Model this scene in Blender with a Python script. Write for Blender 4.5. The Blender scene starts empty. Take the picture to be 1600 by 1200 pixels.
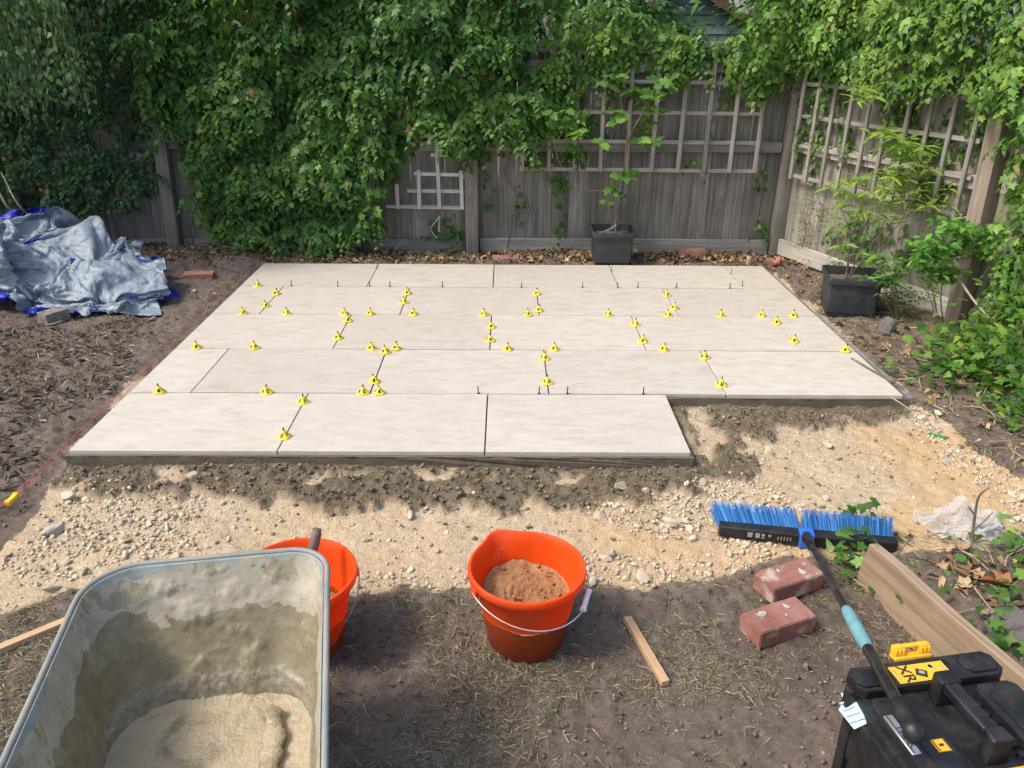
import bpy, bmesh, math, random
import numpy as np
from mathutils import Vector, Matrix, noise as mnoise
SC = bpy.context.scene
COL = SC.collection
R = math.radians
PI = math.pi
rng = np.random.default_rng(5)
random.seed(5)

# ------------------------------------------------------------------ camera
CAM = np.array([1.89272, -2.99329, 1.67240]); YAW, PITCH, ROLL, FPX = -0.0105367, 0.422608, 0.0085164, 1224.26
def cam_axes():
    cy, sy = math.cos(YAW), math.sin(YAW)
    f0 = np.array([-sy, cy, 0.]); r0 = np.array([cy, sy, 0.]); up = np.array([0, 0, 1.])
    f = f0*math.cos(PITCH) - up*math.sin(PITCH); u = f0*math.sin(PITCH) + up*math.cos(PITCH)
    return f, r0*math.cos(ROLL) + u*math.sin(ROLL), -r0*math.sin(ROLL) + u*math.cos(ROLL)
FW, RT, UP = cam_axes()
cam_data = bpy.data.cameras.new('camera'); cam = bpy.data.objects.new('camera', cam_data); COL.objects.link(cam)
m = Matrix(((RT[0], UP[0], -FW[0], CAM[0]), (RT[1], UP[1], -FW[1], CAM[1]), (RT[2], UP[2], -FW[2], CAM[2]), (0, 0, 0, 1)))
cam.matrix_world = m
cam_data.sensor_width = 36.0; cam_data.lens = FPX/1600*36.0
cam_data.clip_start = 0.05; cam_data.clip_end = 500
SC.camera = cam
# ------------------------------------------------------------------ light
SUN_DIR = Vector((-0.72, -0.22, 0.95)).normalized()      # towards the sun
elev = math.asin(SUN_DIR.z); azim = math.atan2(SUN_DIR.x, SUN_DIR.y)
world = bpy.data.worlds.new('World'); SC.world = world; world.use_nodes = True
wn = world.node_tree.nodes; wl = world.node_tree.links
sky = wn.new('ShaderNodeTexSky'); sky.sky_type = 'NISHITA'; sky.sun_disc = False
sky.sun_elevation = elev; sky.sun_rotation = azim; sky.air_density = 1.0; sky.dust_density = 3.5; sky.ozone_density = 1.0
wl.new(sky.outputs[0], wn['Background'].inputs['Color']); wn['Background'].inputs['Strength'].default_value = 0.15
sd = bpy.data.lights.new('sun', 'SUN'); sd.energy = 1.5; sd.angle = R(12.0); sd.color = (1.0, .95, .87)
sun = bpy.data.objects.new('sun', sd); COL.objects.link(sun); sun.location = (-6, -3, 9)
sun.rotation_euler = SUN_DIR.to_track_quat('Z', 'Y').to_euler()
vs = SC.view_settings; vs.view_transform = 'Standard'; vs.look = 'None'; vs.exposure = 0.90; vs.gamma = 1.0; vs.use_curve_mapping = False

# ------------------------------------------------------------------ places: a pixel of the photo to a point on a real surface
def ray(px, py):
    return FW + RT*(px-800)/FPX - UP*(py-600)/FPX
def P(px, py, z=0.):
    d = ray(px, py); return CAM + d*((z-CAM[2])/d[2])
def PY(px, py, Y):
    d = ray(px, py); return CAM + d*((Y-CAM[1])/d[1])
def to_px(X):
    d = np.asarray(X) - CAM; z = d@FW
    return np.stack([800 + FPX*(d@RT)/z, 600 - FPX*(d@UP)/z], -1)

# ------------------------------------------------------------------ object helpers
def tag(o, label=None, cat=None, group=None, kind=None):
    if label: o['label'] = label
    if cat: o['category'] = cat
    if group: o['group'] = group
    if kind: o['kind'] = kind
    return o
def empty(name, loc=(0, 0, 0), rz=0, label=None, cat=None, group=None, parent=None, kind=None):
    o = bpy.data.objects.new(name, None); COL.objects.link(o); o.location = tuple(float(c) for c in loc); o.rotation_euler = (0, 0, rz)
    o.empty_display_size = .05
    if parent: o.parent = parent
    return tag(o, label, cat, group, kind)
def link(name, me, mat=None, parent=None, loc=None, rot=None):
    o = bpy.data.objects.new(name, me); COL.objects.link(o)
    if mat is not None and len(me.materials) == 0:
        for mm in (mat if isinstance(mat, (list, tuple)) else [mat]): me.materials.append(mm)
    if parent is not None: o.parent = parent
    if loc is not None: o.location = tuple(float(c) for c in loc)
    if rot is not None: o.rotation_euler = rot
    return o
def smooth(me, ang=None):
    me.polygons.foreach_set('use_smooth', [True]*len(me.polygons))
    if ang is not None:
        me.set_sharp_from_angle(angle=R(ang))
    return me
def mesh_np(name, V, F, sm=False):
    V = np.asarray(V, dtype=np.float32); F = np.asarray(F, dtype=np.int32); k = F.shape[1]
    me = bpy.data.meshes.new(name); me.vertices.add(len(V)); me.vertices.foreach_set('co', V.ravel())
    me.loops.add(F.size); me.loops.foreach_set('vertex_index', F.ravel())
    me.polygons.add(len(F)); me.polygons.foreach_set('loop_start', np.arange(0, F.size, k, dtype=np.int32))
    me.polygons.foreach_set('loop_total', np.full(len(F), k, dtype=np.int32))
    if sm: me.polygons.foreach_set('use_smooth', np.ones(len(F), dtype=bool))
    me.update(calc_edges=True); me.validate(); return me
def face_attr(me, name, vals):
    a = me.attributes.new(name, 'FLOAT', 'POINT'); a.data.foreach_set('value', np.asarray(vals, dtype=np.float32))

class MB:
    """collects shapes into one mesh"""
    def __init__(s): s.v = []; s.f = []; s.mi = []; s.cur = 0
    def add(s, v, f):
        n = len(s.v); s.v.extend([tuple(map(float, p)) for p in v]); s.f.extend([tuple(i+n for i in q) for q in f]); s.mi.extend([s.cur]*len(f)); return s
    def box(s, c, size, rz=0, M=None):
        x, y, z = [q/2 for q in size]; cs, sn = math.cos(rz), math.sin(rz); v = []
        for sx, sy, sz in ((-1,-1,-1),(1,-1,-1),(1,1,-1),(-1,1,-1),(-1,-1,1),(1,-1,1),(1,1,1),(-1,1,1)):
            a, b, d = sx*x, sy*y, sz*z
            p = Vector((c[0]+a*cs-b*sn, c[1]+a*sn+b*cs, c[2]+d)); v.append(M@p if M else p)
        return s.add(v, [(0,3,2,1),(4,5,6,7),(0,1,5,4),(1,2,6,5),(2,3,7,6),(3,0,4,7)])
    def tube(s, pts, rad, n=8, cap=True):
        pts = [Vector(tuple(map(float, p))) for p in pts]; k = len(pts)
        rad = rad if hasattr(rad, '__len__') else [rad]*k
        nrm = None; rings = []
        for i, p in enumerate(pts):
            t = (pts[min(i+1, k-1)] - pts[max(i-1, 0)])
            t = t.normalized() if t.length > 1e-9 else Vector((0, 0, 1))
            if nrm is None: nrm = t.orthogonal().normalized()
            else:
                nrm = nrm - t*nrm.dot(t); nrm = nrm.normalized() if nrm.length > 1e-6 else t.orthogonal().normalized()
            b = t.cross(nrm); rings.append([p + (nrm*math.cos(a) + b*math.sin(a))*rad[i] for a in [2*PI*j/n for j in range(n)]])
        v = [q for r in rings for q in r]; f = []
        for i in range(k-1):
            for j in range(n): f.append((i*n+j, i*n+(j+1) % n, (i+1)*n+(j+1) % n, (i+1)*n+j))
        if cap: f.append(tuple(range(n-1, -1, -1))); f.append(tuple((k-1)*n+j for j in range(n)))
        return s.add(v, f)
    def lathe(s, prof, n=32, c=(0, 0, 0), close=False, rf=None):
        v = []; f = []; k = len(prof)
        for (r, z) in prof:
            for j in range(n):
                a = 2*PI*j/n; rr = rf(r, z, a) if rf else r
                v.append((c[0]+rr*math.cos(a), c[1]+rr*math.sin(a), c[2]+z))
        for i in range(k-1 + (1 if close else 0)):
            for j in range(n):
                i2 = (i+1) % k; f.append((i*n+j, i*n+(j+1) % n, i2*n+(j+1) % n, i2*n+j))
        if not close:
            if prof[0][0] > 1e-6: f.append(tuple(range(n-1, -1, -1)))
            if prof[-1][0] > 1e-6: f.append(tuple((k-1)*n+j for j in range(n)))
        return s.add(v, f)
    def prism(s, poly, z0, z1, M=None):
        n = len(poly); v = [Vector((x, y, z0)) for x, y in poly] + [Vector((x, y, z1)) for x, y in poly]
        if M: v = [M@p for p in v]
        f = [tuple(range(n-1, -1, -1)), tuple(range(n, 2*n))] + [(i, (i+1) % n, n+(i+1) % n, n+i) for i in range(n)]
        return s.add(v, f)
    def mesh(s, name, sm=None):
        me = bpy.data.meshes.new(name); me.from_pydata(s.v, [], s.f); me.polygons.foreach_set('material_index', s.mi)
        me.validate(); me.update()
        if sm is not None: smooth(me, sm if sm < 180 else None)
        return me
    def build(s, name, mat, parent=None, sm=None, loc=None, rot=None, bev=0, segs=2):
        me = s.mesh(name, sm)
        if bev:
            bm = bmesh.new(); bm.from_mesh(me); bmesh.ops.remove_doubles(bm, verts=bm.verts, dist=1e-6)
            bmesh.ops.bevel(bm, geom=[e for e in bm.edges if len(e.link_faces) == 2 and e.calc_face_angle(0) > .5], offset=bev, segments=segs, affect='EDGES', profile=.6)
            bm.to_mesh(me); bm.free(); smooth(me, 40)
        return link(name, me, mat, parent, loc, rot)
def cut(o, cutter_mb):
    c = bpy.data.objects.new('cutter', cutter_mb.mesh('cutter')); COL.objects.link(c)
    md = o.modifiers.new('b', 'BOOLEAN'); md.operation = 'DIFFERENCE'; md.object = c; md.solver = 'EXACT'
    dg = bpy.context.evaluated_depsgraph_get(); c.parent = o.parent; bpy.context.view_layer.update()
    dg = bpy.context.evaluated_depsgraph_get(); me = bpy.data.meshes.new_from_object(o.evaluated_get(dg))
    o.modifiers.clear(); o.data = me; bpy.data.objects.remove(c)
def bez(pts, n=12):
    """smooth path through points"""
    pts = [np.array(p, float) for p in pts]; out = []
    ext = [2*pts[0]-pts[1]] + pts + [2*pts[-1]-pts[-2]]
    for i in range(1, len(ext)-2):
        p0, p1, p2, p3 = ext[i-1:i+3]
        for t in np.linspace(0, 1, n, endpoint=False):
            out.append(.5*((2*p1)+(-p0+p2)*t+(2*p0-5*p1+4*p2-p3)*t*t+(-p0+3*p1-3*p2+p3)*t**3))
    out.append(pts[-1]); return out

# ------------------------------------------------------------------ noise (numpy)
def _h(ix, iy, iz, s):
    n = (ix*374761393 + iy*668265263 + iz*2147483647*3 + s*1274126177) & 0xffffffff
    n = ((n ^ (n >> 13))*1274126177) & 0xffffffff
    return ((n ^ (n >> 16)) & 0xffffff)/float(0xffffff)
def vn(p, s=0):
    p = np.asarray(p, float)
    if p.shape[-1] == 2: p = np.concatenate([p, np.zeros(p.shape[:-1]+(1,))], -1)
    i = np.floor(p).astype(np.int64); f = p-i; f = f*f*(3-2*f); r = 0
    for dx in (0, 1):
        for dy in (0, 1):
            for dz in (0, 1):
                w = (f[..., 0] if dx else 1-f[..., 0])*(f[..., 1] if dy else 1-f[..., 1])*(f[..., 2] if dz else 1-f[..., 2])
                r = r + w*_h(i[..., 0]+dx, i[..., 1]+dy, i[..., 2]+dz, s)
    return r
def fbm(p, o=4, s=0):
    a = .5; t = 0; r = 0; p = np.asarray(p, float)
    for k in range(o): r = r + a*vn(p, s+k*17); t += a; p = p*2.03+7.1; a *= .5
    return r/t
def pip(x, y, poly):
    ins = np.zeros(x.shape, bool); n = len(poly)
    for i in range(n):
        x1, y1 = poly[i]; x2, y2 = poly[(i+1) % n]
        if y1 == y2: continue
        c = ((y1 > y) != (y2 > y)) & (x < (x2-x1)*(y-y1)/(y2-y1)+x1); ins ^= c
    return ins

# ------------------------------------------------------------------ materials
def ramp(nt, fac, stops):
    r = nt.nodes.new('ShaderNodeValToRGB'); nt.links.new(fac, r.inputs[0]); e = r.color_ramp.elements
    while len(e) > 1: e.remove(e[0])
    e[0].position = stops[0][0]; e[0].color = (*stops[0][1], 1)
    for p, c in stops[1:]:
        q = e.new(p); q.color = (*c, 1)
    return r.outputs[0]
def mat(name): 
    m = bpy.data.materials.new(name); m.use_nodes = True; nt = m.node_tree; return m, nt, nt.nodes['Principled BSDF']
def nz(nt, scale, detail=5, rough=.6, vec=None, dist=0):
    n = nt.nodes.new('ShaderNodeTexNoise'); n.inputs['Scale'].default_value = scale; n.inputs['Detail'].default_value = detail
    n.inputs['Roughness'].default_value = rough; n.inputs['Distortion'].default_value = dist
    if vec is not None: nt.links.new(vec, n.inputs['Vector'])
    return n.outputs['Fac']
def coords(nt, kind='Object', scale=(1, 1, 1), rot=(0, 0, 0), rnd=False):
    t = nt.nodes.new('ShaderNodeTexCoord'); mp = nt.nodes.new('ShaderNodeMapping'); mp.inputs['Scale'].default_value = scale; mp.inputs['Rotation'].default_value = rot
    src = t.outputs[kind]
    if rnd:
        oi = nt.nodes.new('ShaderNodeObjectInfo'); a = nt.nodes.new('ShaderNodeVectorMath'); a.operation = 'MULTIPLY_ADD'
        cb = nt.nodes.new('ShaderNodeCombineXYZ')
        for k in range(3): nt.links.new(oi.outputs['Random'], cb.inputs[k])
        nt.links.new(cb.outputs[0], a.inputs[0]); a.inputs[1].default_value = (37.3, 91.7, 53.1); nt.links.new(src, a.inputs[2]); src = a.outputs[0]
    nt.links.new(src, mp.inputs['Vector']); return mp.outputs[0]
def mix(nt, fac, a, b, mode='MIX'):
    m = nt.nodes.new('ShaderNodeMix'); m.data_type = 'RGBA'; m.blend_type = mode
    for sock, v in ((m.inputs[0], fac), (m.inputs[6], a), (m.inputs[7], b)):
        if hasattr(v, 'links') or hasattr(v, 'is_linked'): nt.links.new(v, sock)
        elif isinstance(v, (tuple, list)): sock.default_value = (*v, 1)
        else: sock.default_value = v
    return m.outputs[2]
def mth(nt, op, a, b=0., c=None):
    m = nt.nodes.new('ShaderNodeMath'); m.operation = op
    for i, v in enumerate((a, b, c)):
        if v is None: continue
        if hasattr(v, 'is_linked'): nt.links.new(v, m.inputs[i])
        else: m.inputs[i].default_value = v
    return m.outputs[0]
def bump(nt, bs, h, strength=.3, dist=.002):
    b = nt.nodes.new('ShaderNodeBump'); b.inputs['Strength'].default_value = strength; b.inputs['Distance'].default_value = dist
    nt.links.new(h, b.inputs['Height']); nt.links.new(b.outputs[0], bs.inputs['Normal'])
def attr(nt, name):
    a = nt.nodes.new('ShaderNodeAttribute'); a.attribute_name = name; return a.outputs['Fac']
def island(nt): return nt.nodes.new('ShaderNodeNewGeometry').outputs['Random Per Island']
def orand(nt): return nt.nodes.new('ShaderNodeObjectInfo').outputs['Random']
def setc(nt, bs, c, rough=None):
    if hasattr(c, 'is_linked'): nt.links.new(c, bs.inputs['Base Color'])
    else: bs.inputs['Base Color'].default_value = (*c, 1)
    if rough is not None:
        if hasattr(rough, 'is_linked'): nt.links.new(rough, bs.inputs['Roughness'])
        else: bs.inputs['Roughness'].default_value = rough

def m_noisy(name, c1, c2, scale=6, rough=.8, b=.3, bd=.002, bs_scale=None, c3=None, kind='Object', rnd=True, detail=6):
    m, nt, bs = mat(name); v = coords(nt, kind, rnd=rnd); n = nz(nt, scale, detail, .65, v)
    st = [(.3, c1), (.7, c2)] if c3 is None else [(.28, c1), (.52, c2), (.72, c3)]
    setc(nt, bs, ramp(nt, n, st), rough)
    if b: bump(nt, bs, nz(nt, bs_scale or scale*6, 4, .6, v), b, bd)
    return m
def m_plastic(name, c, rough=.45, dirt=(.25, .2, .15), amt=.25, scale=9, spec=.5):
    m, nt, bs = mat(name); v = coords(nt, 'Object', rnd=True); n = nz(nt, scale, 8, .7, v)
    f = ramp(nt, n, [(.45, (0, 0, 0)), (.75, (amt, amt, amt))]); setc(nt, bs, mix(nt, f, c, dirt))
    nt.links.new(ramp(nt, n, [(.4, (rough,)*3), (.7, (min(1, rough+.25),)*3)]), bs.inputs['Roughness'])
    bump(nt, bs, nz(nt, 180, 3, .6, v), .08, .001); bs.inputs['Specular IOR Level'].default_value = spec; return m
def m_leaf(name, stops, patch=None, rough=.42, trans=.3, tc=(.22, .42, .04), island_based=True, big=2.2):
    m, nt, bs = mat(name)
    r = island(nt) if island_based else orand(nt)
    c = ramp(nt, r, stops)
    if patch:
        v = coords(nt, 'Object'); n = nz(nt, big, 3, .6, v)
        c = mix(nt, ramp(nt, n, [(.5, (0, 0, 0)), (.68, (.75,)*3)]), c, mix(nt, .65, c, patch))
    hs = nt.nodes.new('ShaderNodeHueSaturation'); nt.links.new(c, hs.inputs['Color'])
    nt.links.new(mth(nt, 'MULTIPLY_ADD', mth(nt, 'FRACT', mth(nt, 'MULTIPLY', r, 37.7)), .6, .7), hs.inputs['Value']); c = hs.outputs[0]
    setc(nt, bs, c, rough); bs.inputs['Specular IOR Level'].default_value = .28
    tr = nt.nodes.new('ShaderNodeBsdfTranslucent'); nt.links.new(mix(nt, .6, c, tc), tr.inputs['Color'])
    ms = nt.nodes.new('ShaderNodeMixShader'); ms.inputs[0].default_value = trans
    nt.links.new(bs.outputs[0], ms.inputs[1]); nt.links.new(tr.outputs[0], ms.inputs[2])
    nt.links.new(ms.outputs[0], nt.nodes['Material Output'].inputs['Surface']); return m
def m_wood(name, dark, mid, light, axis='Z', rough=.85, scale=1., green=0., knots=False):
    m, nt, bs = mat(name)
    sc = {'Z': (38, 38, 1.6), 'X': (1.6, 38, 38), 'Y': (38, 1.6, 38)}[axis]
    v = coords(nt, 'Object', tuple(q*scale for q in sc), rnd=True)
    g = nz(nt, 1.0, 7, .7, v, .5); c = ramp(nt, g, [(.3, dark), (.5, mid), (.72, light)])
    v2 = coords(nt, 'Object', rnd=True); st = nz(nt, 2.3, 5, .65, v2)
    c = mix(nt, ramp(nt, st, [(.42, (0, 0, 0)), (.7, (.55,)*3)]), c, dark)
    oi = orand(nt); hs = nt.nodes.new('ShaderNodeHueSaturation'); nt.links.new(c, hs.inputs['Color'])
    nt.links.new(mth(nt, 'MULTIPLY_ADD', oi, .45, .78), hs.inputs['Value']); c = hs.outputs[0]
    if green: 
        n3 = nz(nt, 3.1, 4, .6, coords(nt, 'Object', (1, 1, 1), rnd=True)); c = mix(nt, ramp(nt, n3, [(.5, (0, 0, 0)), (.75, (green,)*3)]), c, (.06, .085, .03))
    setc(nt, bs, c, rough); bump(nt, bs, g, .5, .003); bs.inputs['Specular IOR Level'].default_value = .25; return m

M = {}
M['board'] = m_wood('weathered_board', (.11, .098, .082), (.225, .205, .176), (.35, .325, .285), 'Z', green=.2)
M['board_sun'] = m_wood('sunlit_board', (.14, .125, .10), (.27, .242, .20), (.40, .365, .31), 'Z', green=.2)  # lighter copy of the board wood: right fence's sunlight put into the colour
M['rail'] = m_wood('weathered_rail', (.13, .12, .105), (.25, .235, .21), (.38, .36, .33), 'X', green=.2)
M['rail_sun'] = m_wood('sunlit_rail', (.19, .172, .14), (.35, .32, .27), (.50, .46, .40), 'X')  # rail wood again, lightened to carry the sun on the right fence
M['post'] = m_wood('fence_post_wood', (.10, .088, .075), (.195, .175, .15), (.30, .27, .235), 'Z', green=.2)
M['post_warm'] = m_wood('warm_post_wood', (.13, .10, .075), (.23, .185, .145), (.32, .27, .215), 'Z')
M['slat'] = m_wood('trellis_slat', (.16, .148, .128), (.30, .275, .238), (.44, .41, .36), 'Z')
M['slat_white'] = m_wood('flaking_white_slat', (.30, .28, .25), (.48, .455, .42), (.62, .60, .56), 'Z'); M['slatx_white'] = m_wood('flaking_white_bar', (.30, .28, .25), (.48, .455, .42), (.62, .60, .56), 'X')
M['slatx'] = m_wood('trellis_crossbar', (.16, .148, .128), (.30, .275, .238), (.44, .41, .36), 'X')
M['fresh'] = m_wood('sawn_pine', (.36, .21, .11), (.55, .36, .21), (.66, .47, .30), 'Y')
M['plank'] = m_wood('rough_sawn_plank', (.15, .10, .065), (.29, .21, .14), (.37, .285, .20), 'X', scale=.6)
M['twig'] = m_noisy('twig_bark', (.07, .055, .04), (.20, .165, .125), 30, .85, .3)
M['twig_pale'] = m_noisy('dry_twig', (.25, .2, .14), (.46, .39, .28), 30, .85, .2)
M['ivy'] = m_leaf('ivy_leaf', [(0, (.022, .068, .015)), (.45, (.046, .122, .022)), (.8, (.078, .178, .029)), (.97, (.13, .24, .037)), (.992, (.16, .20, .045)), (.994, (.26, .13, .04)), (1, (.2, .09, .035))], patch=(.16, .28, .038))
M['ivy_dark'] = m_leaf('shaded_ivy_leaf', [(0, (.018, .052, .018)), (.6, (.036, .09, .026)), (.98, (.05, .105, .03)), (.985, (.2, .10, .04)), (1, (.25, .12, .04))], trans=.22)  # darker copy of the ivy leaf, left-hand shade put into the colour
M['ivy_sun'] = m_leaf('sunlit_ivy_leaf', [(0, (.034, .095, .018)), (.4, (.070, .168, .027)), (.8, (.125, .24, .036)), (.98, (.20, .33, .05)), (.99, (.27, .26, .06)), (1, (.28, .14, .05))], patch=(.25, .36, .05))  # lighter copy of the ivy leaf, sunlight put into the colour
M['birch'] = m_leaf('birch_leaf', [(0, (.055, .11, .055)), (.6, (.09, .17, .075)), (.97, (.14, .24, .09)), (1, (.22, .28, .09))], trans=.35)
M['catkin'] = m_leaf('catkin', [(0, (.16, .2, .06)), (1, (.28, .3, .1))], trans=.2)
M['fig'] = m_leaf('fig_leaf', [(0, (.08, .18, .035)), (.6, (.13, .27, .05)), (1, (.22, .38, .08))], trans=.4, island_based=False)
M['lance'] = m_leaf('lance_leaf', [(0, (.14, .25, .03)), (.5, (.22, .35, .05)), (1, (.34, .45, .09))], trans=.42, tc=(.4, .6, .06))
M['oval'] = m_leaf('oval_leaf', [(0, (.07, .19, .03)), (.5, (.12, .29, .05)), (1, (.19, .38, .07))], trans=.4)
M['tree'] = m_leaf('tree_leaf', [(0, (.02, .05, .018)), (.6, (.035, .08, .025)), (1, (.07, .13, .035))], trans=.25)
M['litter'] = m_leaf('fallen_leaf', [(0, (.10, .065, .04)), (.35, (.19, .12, .07)), (.6, (.30, .19, .10)), (.8, (.42, .32, .19)), (.93, (.38, .17, .08)), (1, (.45, .38, .12))], trans=.08, rough=.7, tc=(.3, .2, .08))
M['chip'] = m_leaf('bark_chip', [(0, (.045, .033, .026)), (.4, (.085, .062, .048)), (.75, (.14, .105, .08)), (.93, (.24, .19, .145)), (1, (.34, .28, .22))], trans=.0, rough=.85)
M['splinter'] = m_leaf('faded_splinter', [(0, (.06, .045, .035)), (.4, (.13, .10, .075)), (.75, (.24, .19, .145)), (1, (.42, .35, .27))], trans=.0, rough=.9)
M['straw'] = m_leaf('dry_grass_blade', [(0, (.18, .14, .09)), (.4, (.31, .25, .16)), (.75, (.48, .40, .27)), (.92, (.24, .23, .11)), (1, (.16, .2, .07))], trans=.15, rough=.75)
def m_stone(name, stops):
    m, nt, bs = mat(name); v = coords(nt, 'Object'); c = ramp(nt, island(nt), stops); n = nz(nt, 60, 4, .7, v)
    c = mix(nt, .4, c, ramp(nt, n, [(.3, (.30, .23, .14)), (.7, (.62, .54, .42))]), 'MIX'); setc(nt, bs, c, .9); bump(nt, bs, nz(nt, 160, 4, .7, v), .4, .002)
    bs.inputs['Specular IOR Level'].default_value = .2; return m
M['stones'] = m_stone('limestone_chippings', [(0, (.33, .26, .175)), (.3, (.45, .365, .25)), (.65, (.53, .45, .32)), (.9, (.62, .56, .44)), (1, (.26, .23, .19))])
m_, nt, bs = mat('limestone'); oi = orand(nt); v = coords(nt, 'Object', rnd=True)
c = ramp(nt, oi, [(0, (.36, .28, .185)), (.4, (.49, .41, .285)), (.8, (.60, .52, .39)), (1, (.36, .33, .28))]); c = mix(nt, .35, c, ramp(nt, nz(nt, 50, 5, .7, v), [(.3, (.3, .23, .14)), (.7, (.7, .64, .52))]))
setc(nt, bs, c, .9); bump(nt, bs, nz(nt, 150, 5, .7, v), .4, .002); bs.inputs['Specular IOR Level'].default_value = .2; M['stone'] = m_
M['soil_bits'] = m_stone('soil_crumbs', [(0, (.07, .052, .042)), (.5, (.12, .092, .073)), (.95, (.185, .148, .117)), (1, (.4, .33, .25))])
nt = M['soil_bits'].node_tree
for n_ in nt.nodes:
    if n_.type == 'MIX': n_.inputs[0].default_value = .12
M['mortar_bits'] = m_stone('mortar_crumbs', [(0, (.095, .074, .048)), (.6, (.15, .12, .08)), (1, (.21, .17, .12))])
for n_ in M['mortar_bits'].node_tree.nodes:
    if n_.type == 'MIX': n_.inputs[0].default_value = .1

# soil
m_, nt, bs = mat('soil'); v = coords(nt, 'Object')
a = nz(nt, 2.2, 6, .7, v); b_ = nz(nt, 30, 6, .75, v)
c = ramp(nt, a, [(.3, (.12, .088, .068)), (.5, (.195, .15, .117)), (.7, (.285, .228, .178))])
c = mix(nt, .55, c, ramp(nt, b_, [(.3, (.070, .053, .044)), (.52, (.165, .13, .105)), (.72, (.30, .25, .20))]))
c = mix(nt, attr(nt, 'pale'), c, mix(nt, b_, (.30, .23, .15), (.46, .37, .25)))
c = mix(nt, mth(nt, 'MULTIPLY', attr(nt, 'damp_shade'), .14), c, (.052, .038, .032))
setc(nt, bs, c, .95); bs.inputs['Specular IOR Level'].default_value = .15; bump(nt, bs, nz(nt, 75, 8, .8, v), .9, .012); M['soil'] = m_
# crushed limestone sub-base
m_, nt, bs = mat('crushed_limestone'); v = coords(nt, 'Object')
a = nz(nt, 3.1, 6, .65, v); b_ = nz(nt, 45, 6, .75, v); d_ = nz(nt, 1.4, 3, .5, coords(nt, 'Object', rot=(0, 0, 1)))
c = ramp(nt, a, [(.3, (.355, .255, .14)), (.5, (.425, .33, .205)), (.7, (.475, .395, .275))])
c = mix(nt, ramp(nt, d_, [(.4, (0,)*3), (.62, (.7,)*3)]), c, (.42, .345, .265))
c = mix(nt, .5, c, ramp(nt, b_, [(.3, (.28, .20, .125)), (.5, (.45, .355, .24)), (.72, (.62, .54, .41))]))
vo = nt.nodes.new('ShaderNodeTexVoronoi'); vo.inputs['Scale'].default_value = 95; nt.links.new(v, vo.inputs['Vector'])
c = mix(nt, ramp(nt, vo.outputs['Distance'], [(.0, (.0,)*3), (.5, (.0,)*3), (.8, (.35,)*3)]), c, (.26, .19, .12))
c = mix(nt, mth(nt, 'MULTIPLY', attr(nt, 'ochre'), .6), c, (.50, .32, .14))
c = mix(nt, attr(nt, 'wet'), c, mix(nt, b_, (.085, .064, .040), (.185, .148, .10)))
setc(nt, bs, c, .95); bs.inputs['Specular IOR Level'].default_value = .15
bump(nt, bs, mth(nt, 'ADD', nz(nt, 120, 6, .75, v), vo.outputs['Distance']), .6, .006); M['gravel'] = m_
# porcelain paving
m_, nt, bs = mat('cream_stone_paving'); v = coords(nt, 'Object', (2.2, 5.5, 1), (0, 0, .45), rnd=True)
a = nz(nt, 3.2, 9, .74, v, .5); a2 = nz(nt, 1.1, 4, .55, coords(nt, 'Object', rnd=True)); sp = nz(nt, 240, 2, .5, coords(nt, 'Object', rnd=True))
c = ramp(nt, a, [(.28, (.36, .30, .235)), (.40, (.455, .405, .335)), (.52, (.51, .465, .395)), (.70, (.55, .515, .45))])
c = mix(nt, ramp(nt, a2, [(.4, (0,)*3), (.7, (.45,)*3)]), c, (.49, .435, .365))
c = mix(nt, ramp(nt, sp, [(.3, (.3,)*3), (.45, (0,)*3)]), c, (.40, .34, .27))
st = nz(nt, 3.3, 4, .6, coords(nt, 'Object', (1, 1.6, 1), rnd=True), .8)
c = mix(nt, ramp(nt, st, [(.62, (0,)*3), (.76, (.42,)*3)]), c, (.39, .32, .22))
hs = nt.nodes.new('ShaderNodeHueSaturation'); nt.links.new(c, hs.inputs['Color']); nt.links.new(mth(nt, 'MULTIPLY_ADD', orand(nt), .09, .945), hs.inputs['Value']); hs.inputs['Saturation'].default_value = 1.0; c = hs.outputs[0]
ds = nz(nt, 1.7, 7, .75, coords(nt, 'Object', (1, 1, 1), (0, 0, .9), rnd=True), 2.0); c = mix(nt, ramp(nt, ds, [(.55, (0,)*3), (.72, (.3,)*3)]), c, (.42, .37, .30))
setc(nt, bs, c, .62); bs.inputs['Specular IOR Level'].default_value = .3; bump(nt, bs, a, .12, .002); M['slab'] = m_
M['mortar'] = m_noisy('bedding_mortar', (.10, .083, .058), (.165, .138, .098), 14, .95, .9, .006, 60)
M['yellow'] = m_plastic('yellow_plastic', (.80, .62, .015), .42, (.5, .38, .1), .2)
M['black'] = m_plastic('black_plastic', (.010, .010, .011), .42, (.14, .12, .10), .22, 14)
M['blackpole'] = m_plastic('black_enamel', (.012, .012, .014), .25, (.16, .14, .11), .25, 20)
M['stem'] = m_plastic('black_stem', (.02, .02, .02), .5, amt=.1)
M['pot'] = m_plastic('dark_pot_plastic', (.022, .026, .03), .42, (.14, .13, .11), .3, 10)
M['teal'] = m_noisy('teal_foam', (.10, .26, .28), (.17, .36, .38), 30, .85, .5, .002, 120)
M['blue'] = m_plastic('blue_plastic', (.02, .13, .52), .4, amt=.15)
m_, nt, bs = mat('blue_bristle'); setc(nt, bs, ramp(nt, island(nt), [(0, (.015, .10, .30)), (.6, (.04, .20, .50)), (1, (.14, .36, .66))]), .45); M['bristle'] = m_
M['paleblue'] = m_plastic('pale_blue_plastic', (.42, .62, .74), .4, amt=.3)
M['green'] = m_plastic('green_plastic', (.01, .25, .05), .4)
M['whiteplastic'] = m_plastic('white_plastic', (.74, .76, .78), .4, amt=.2)
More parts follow.
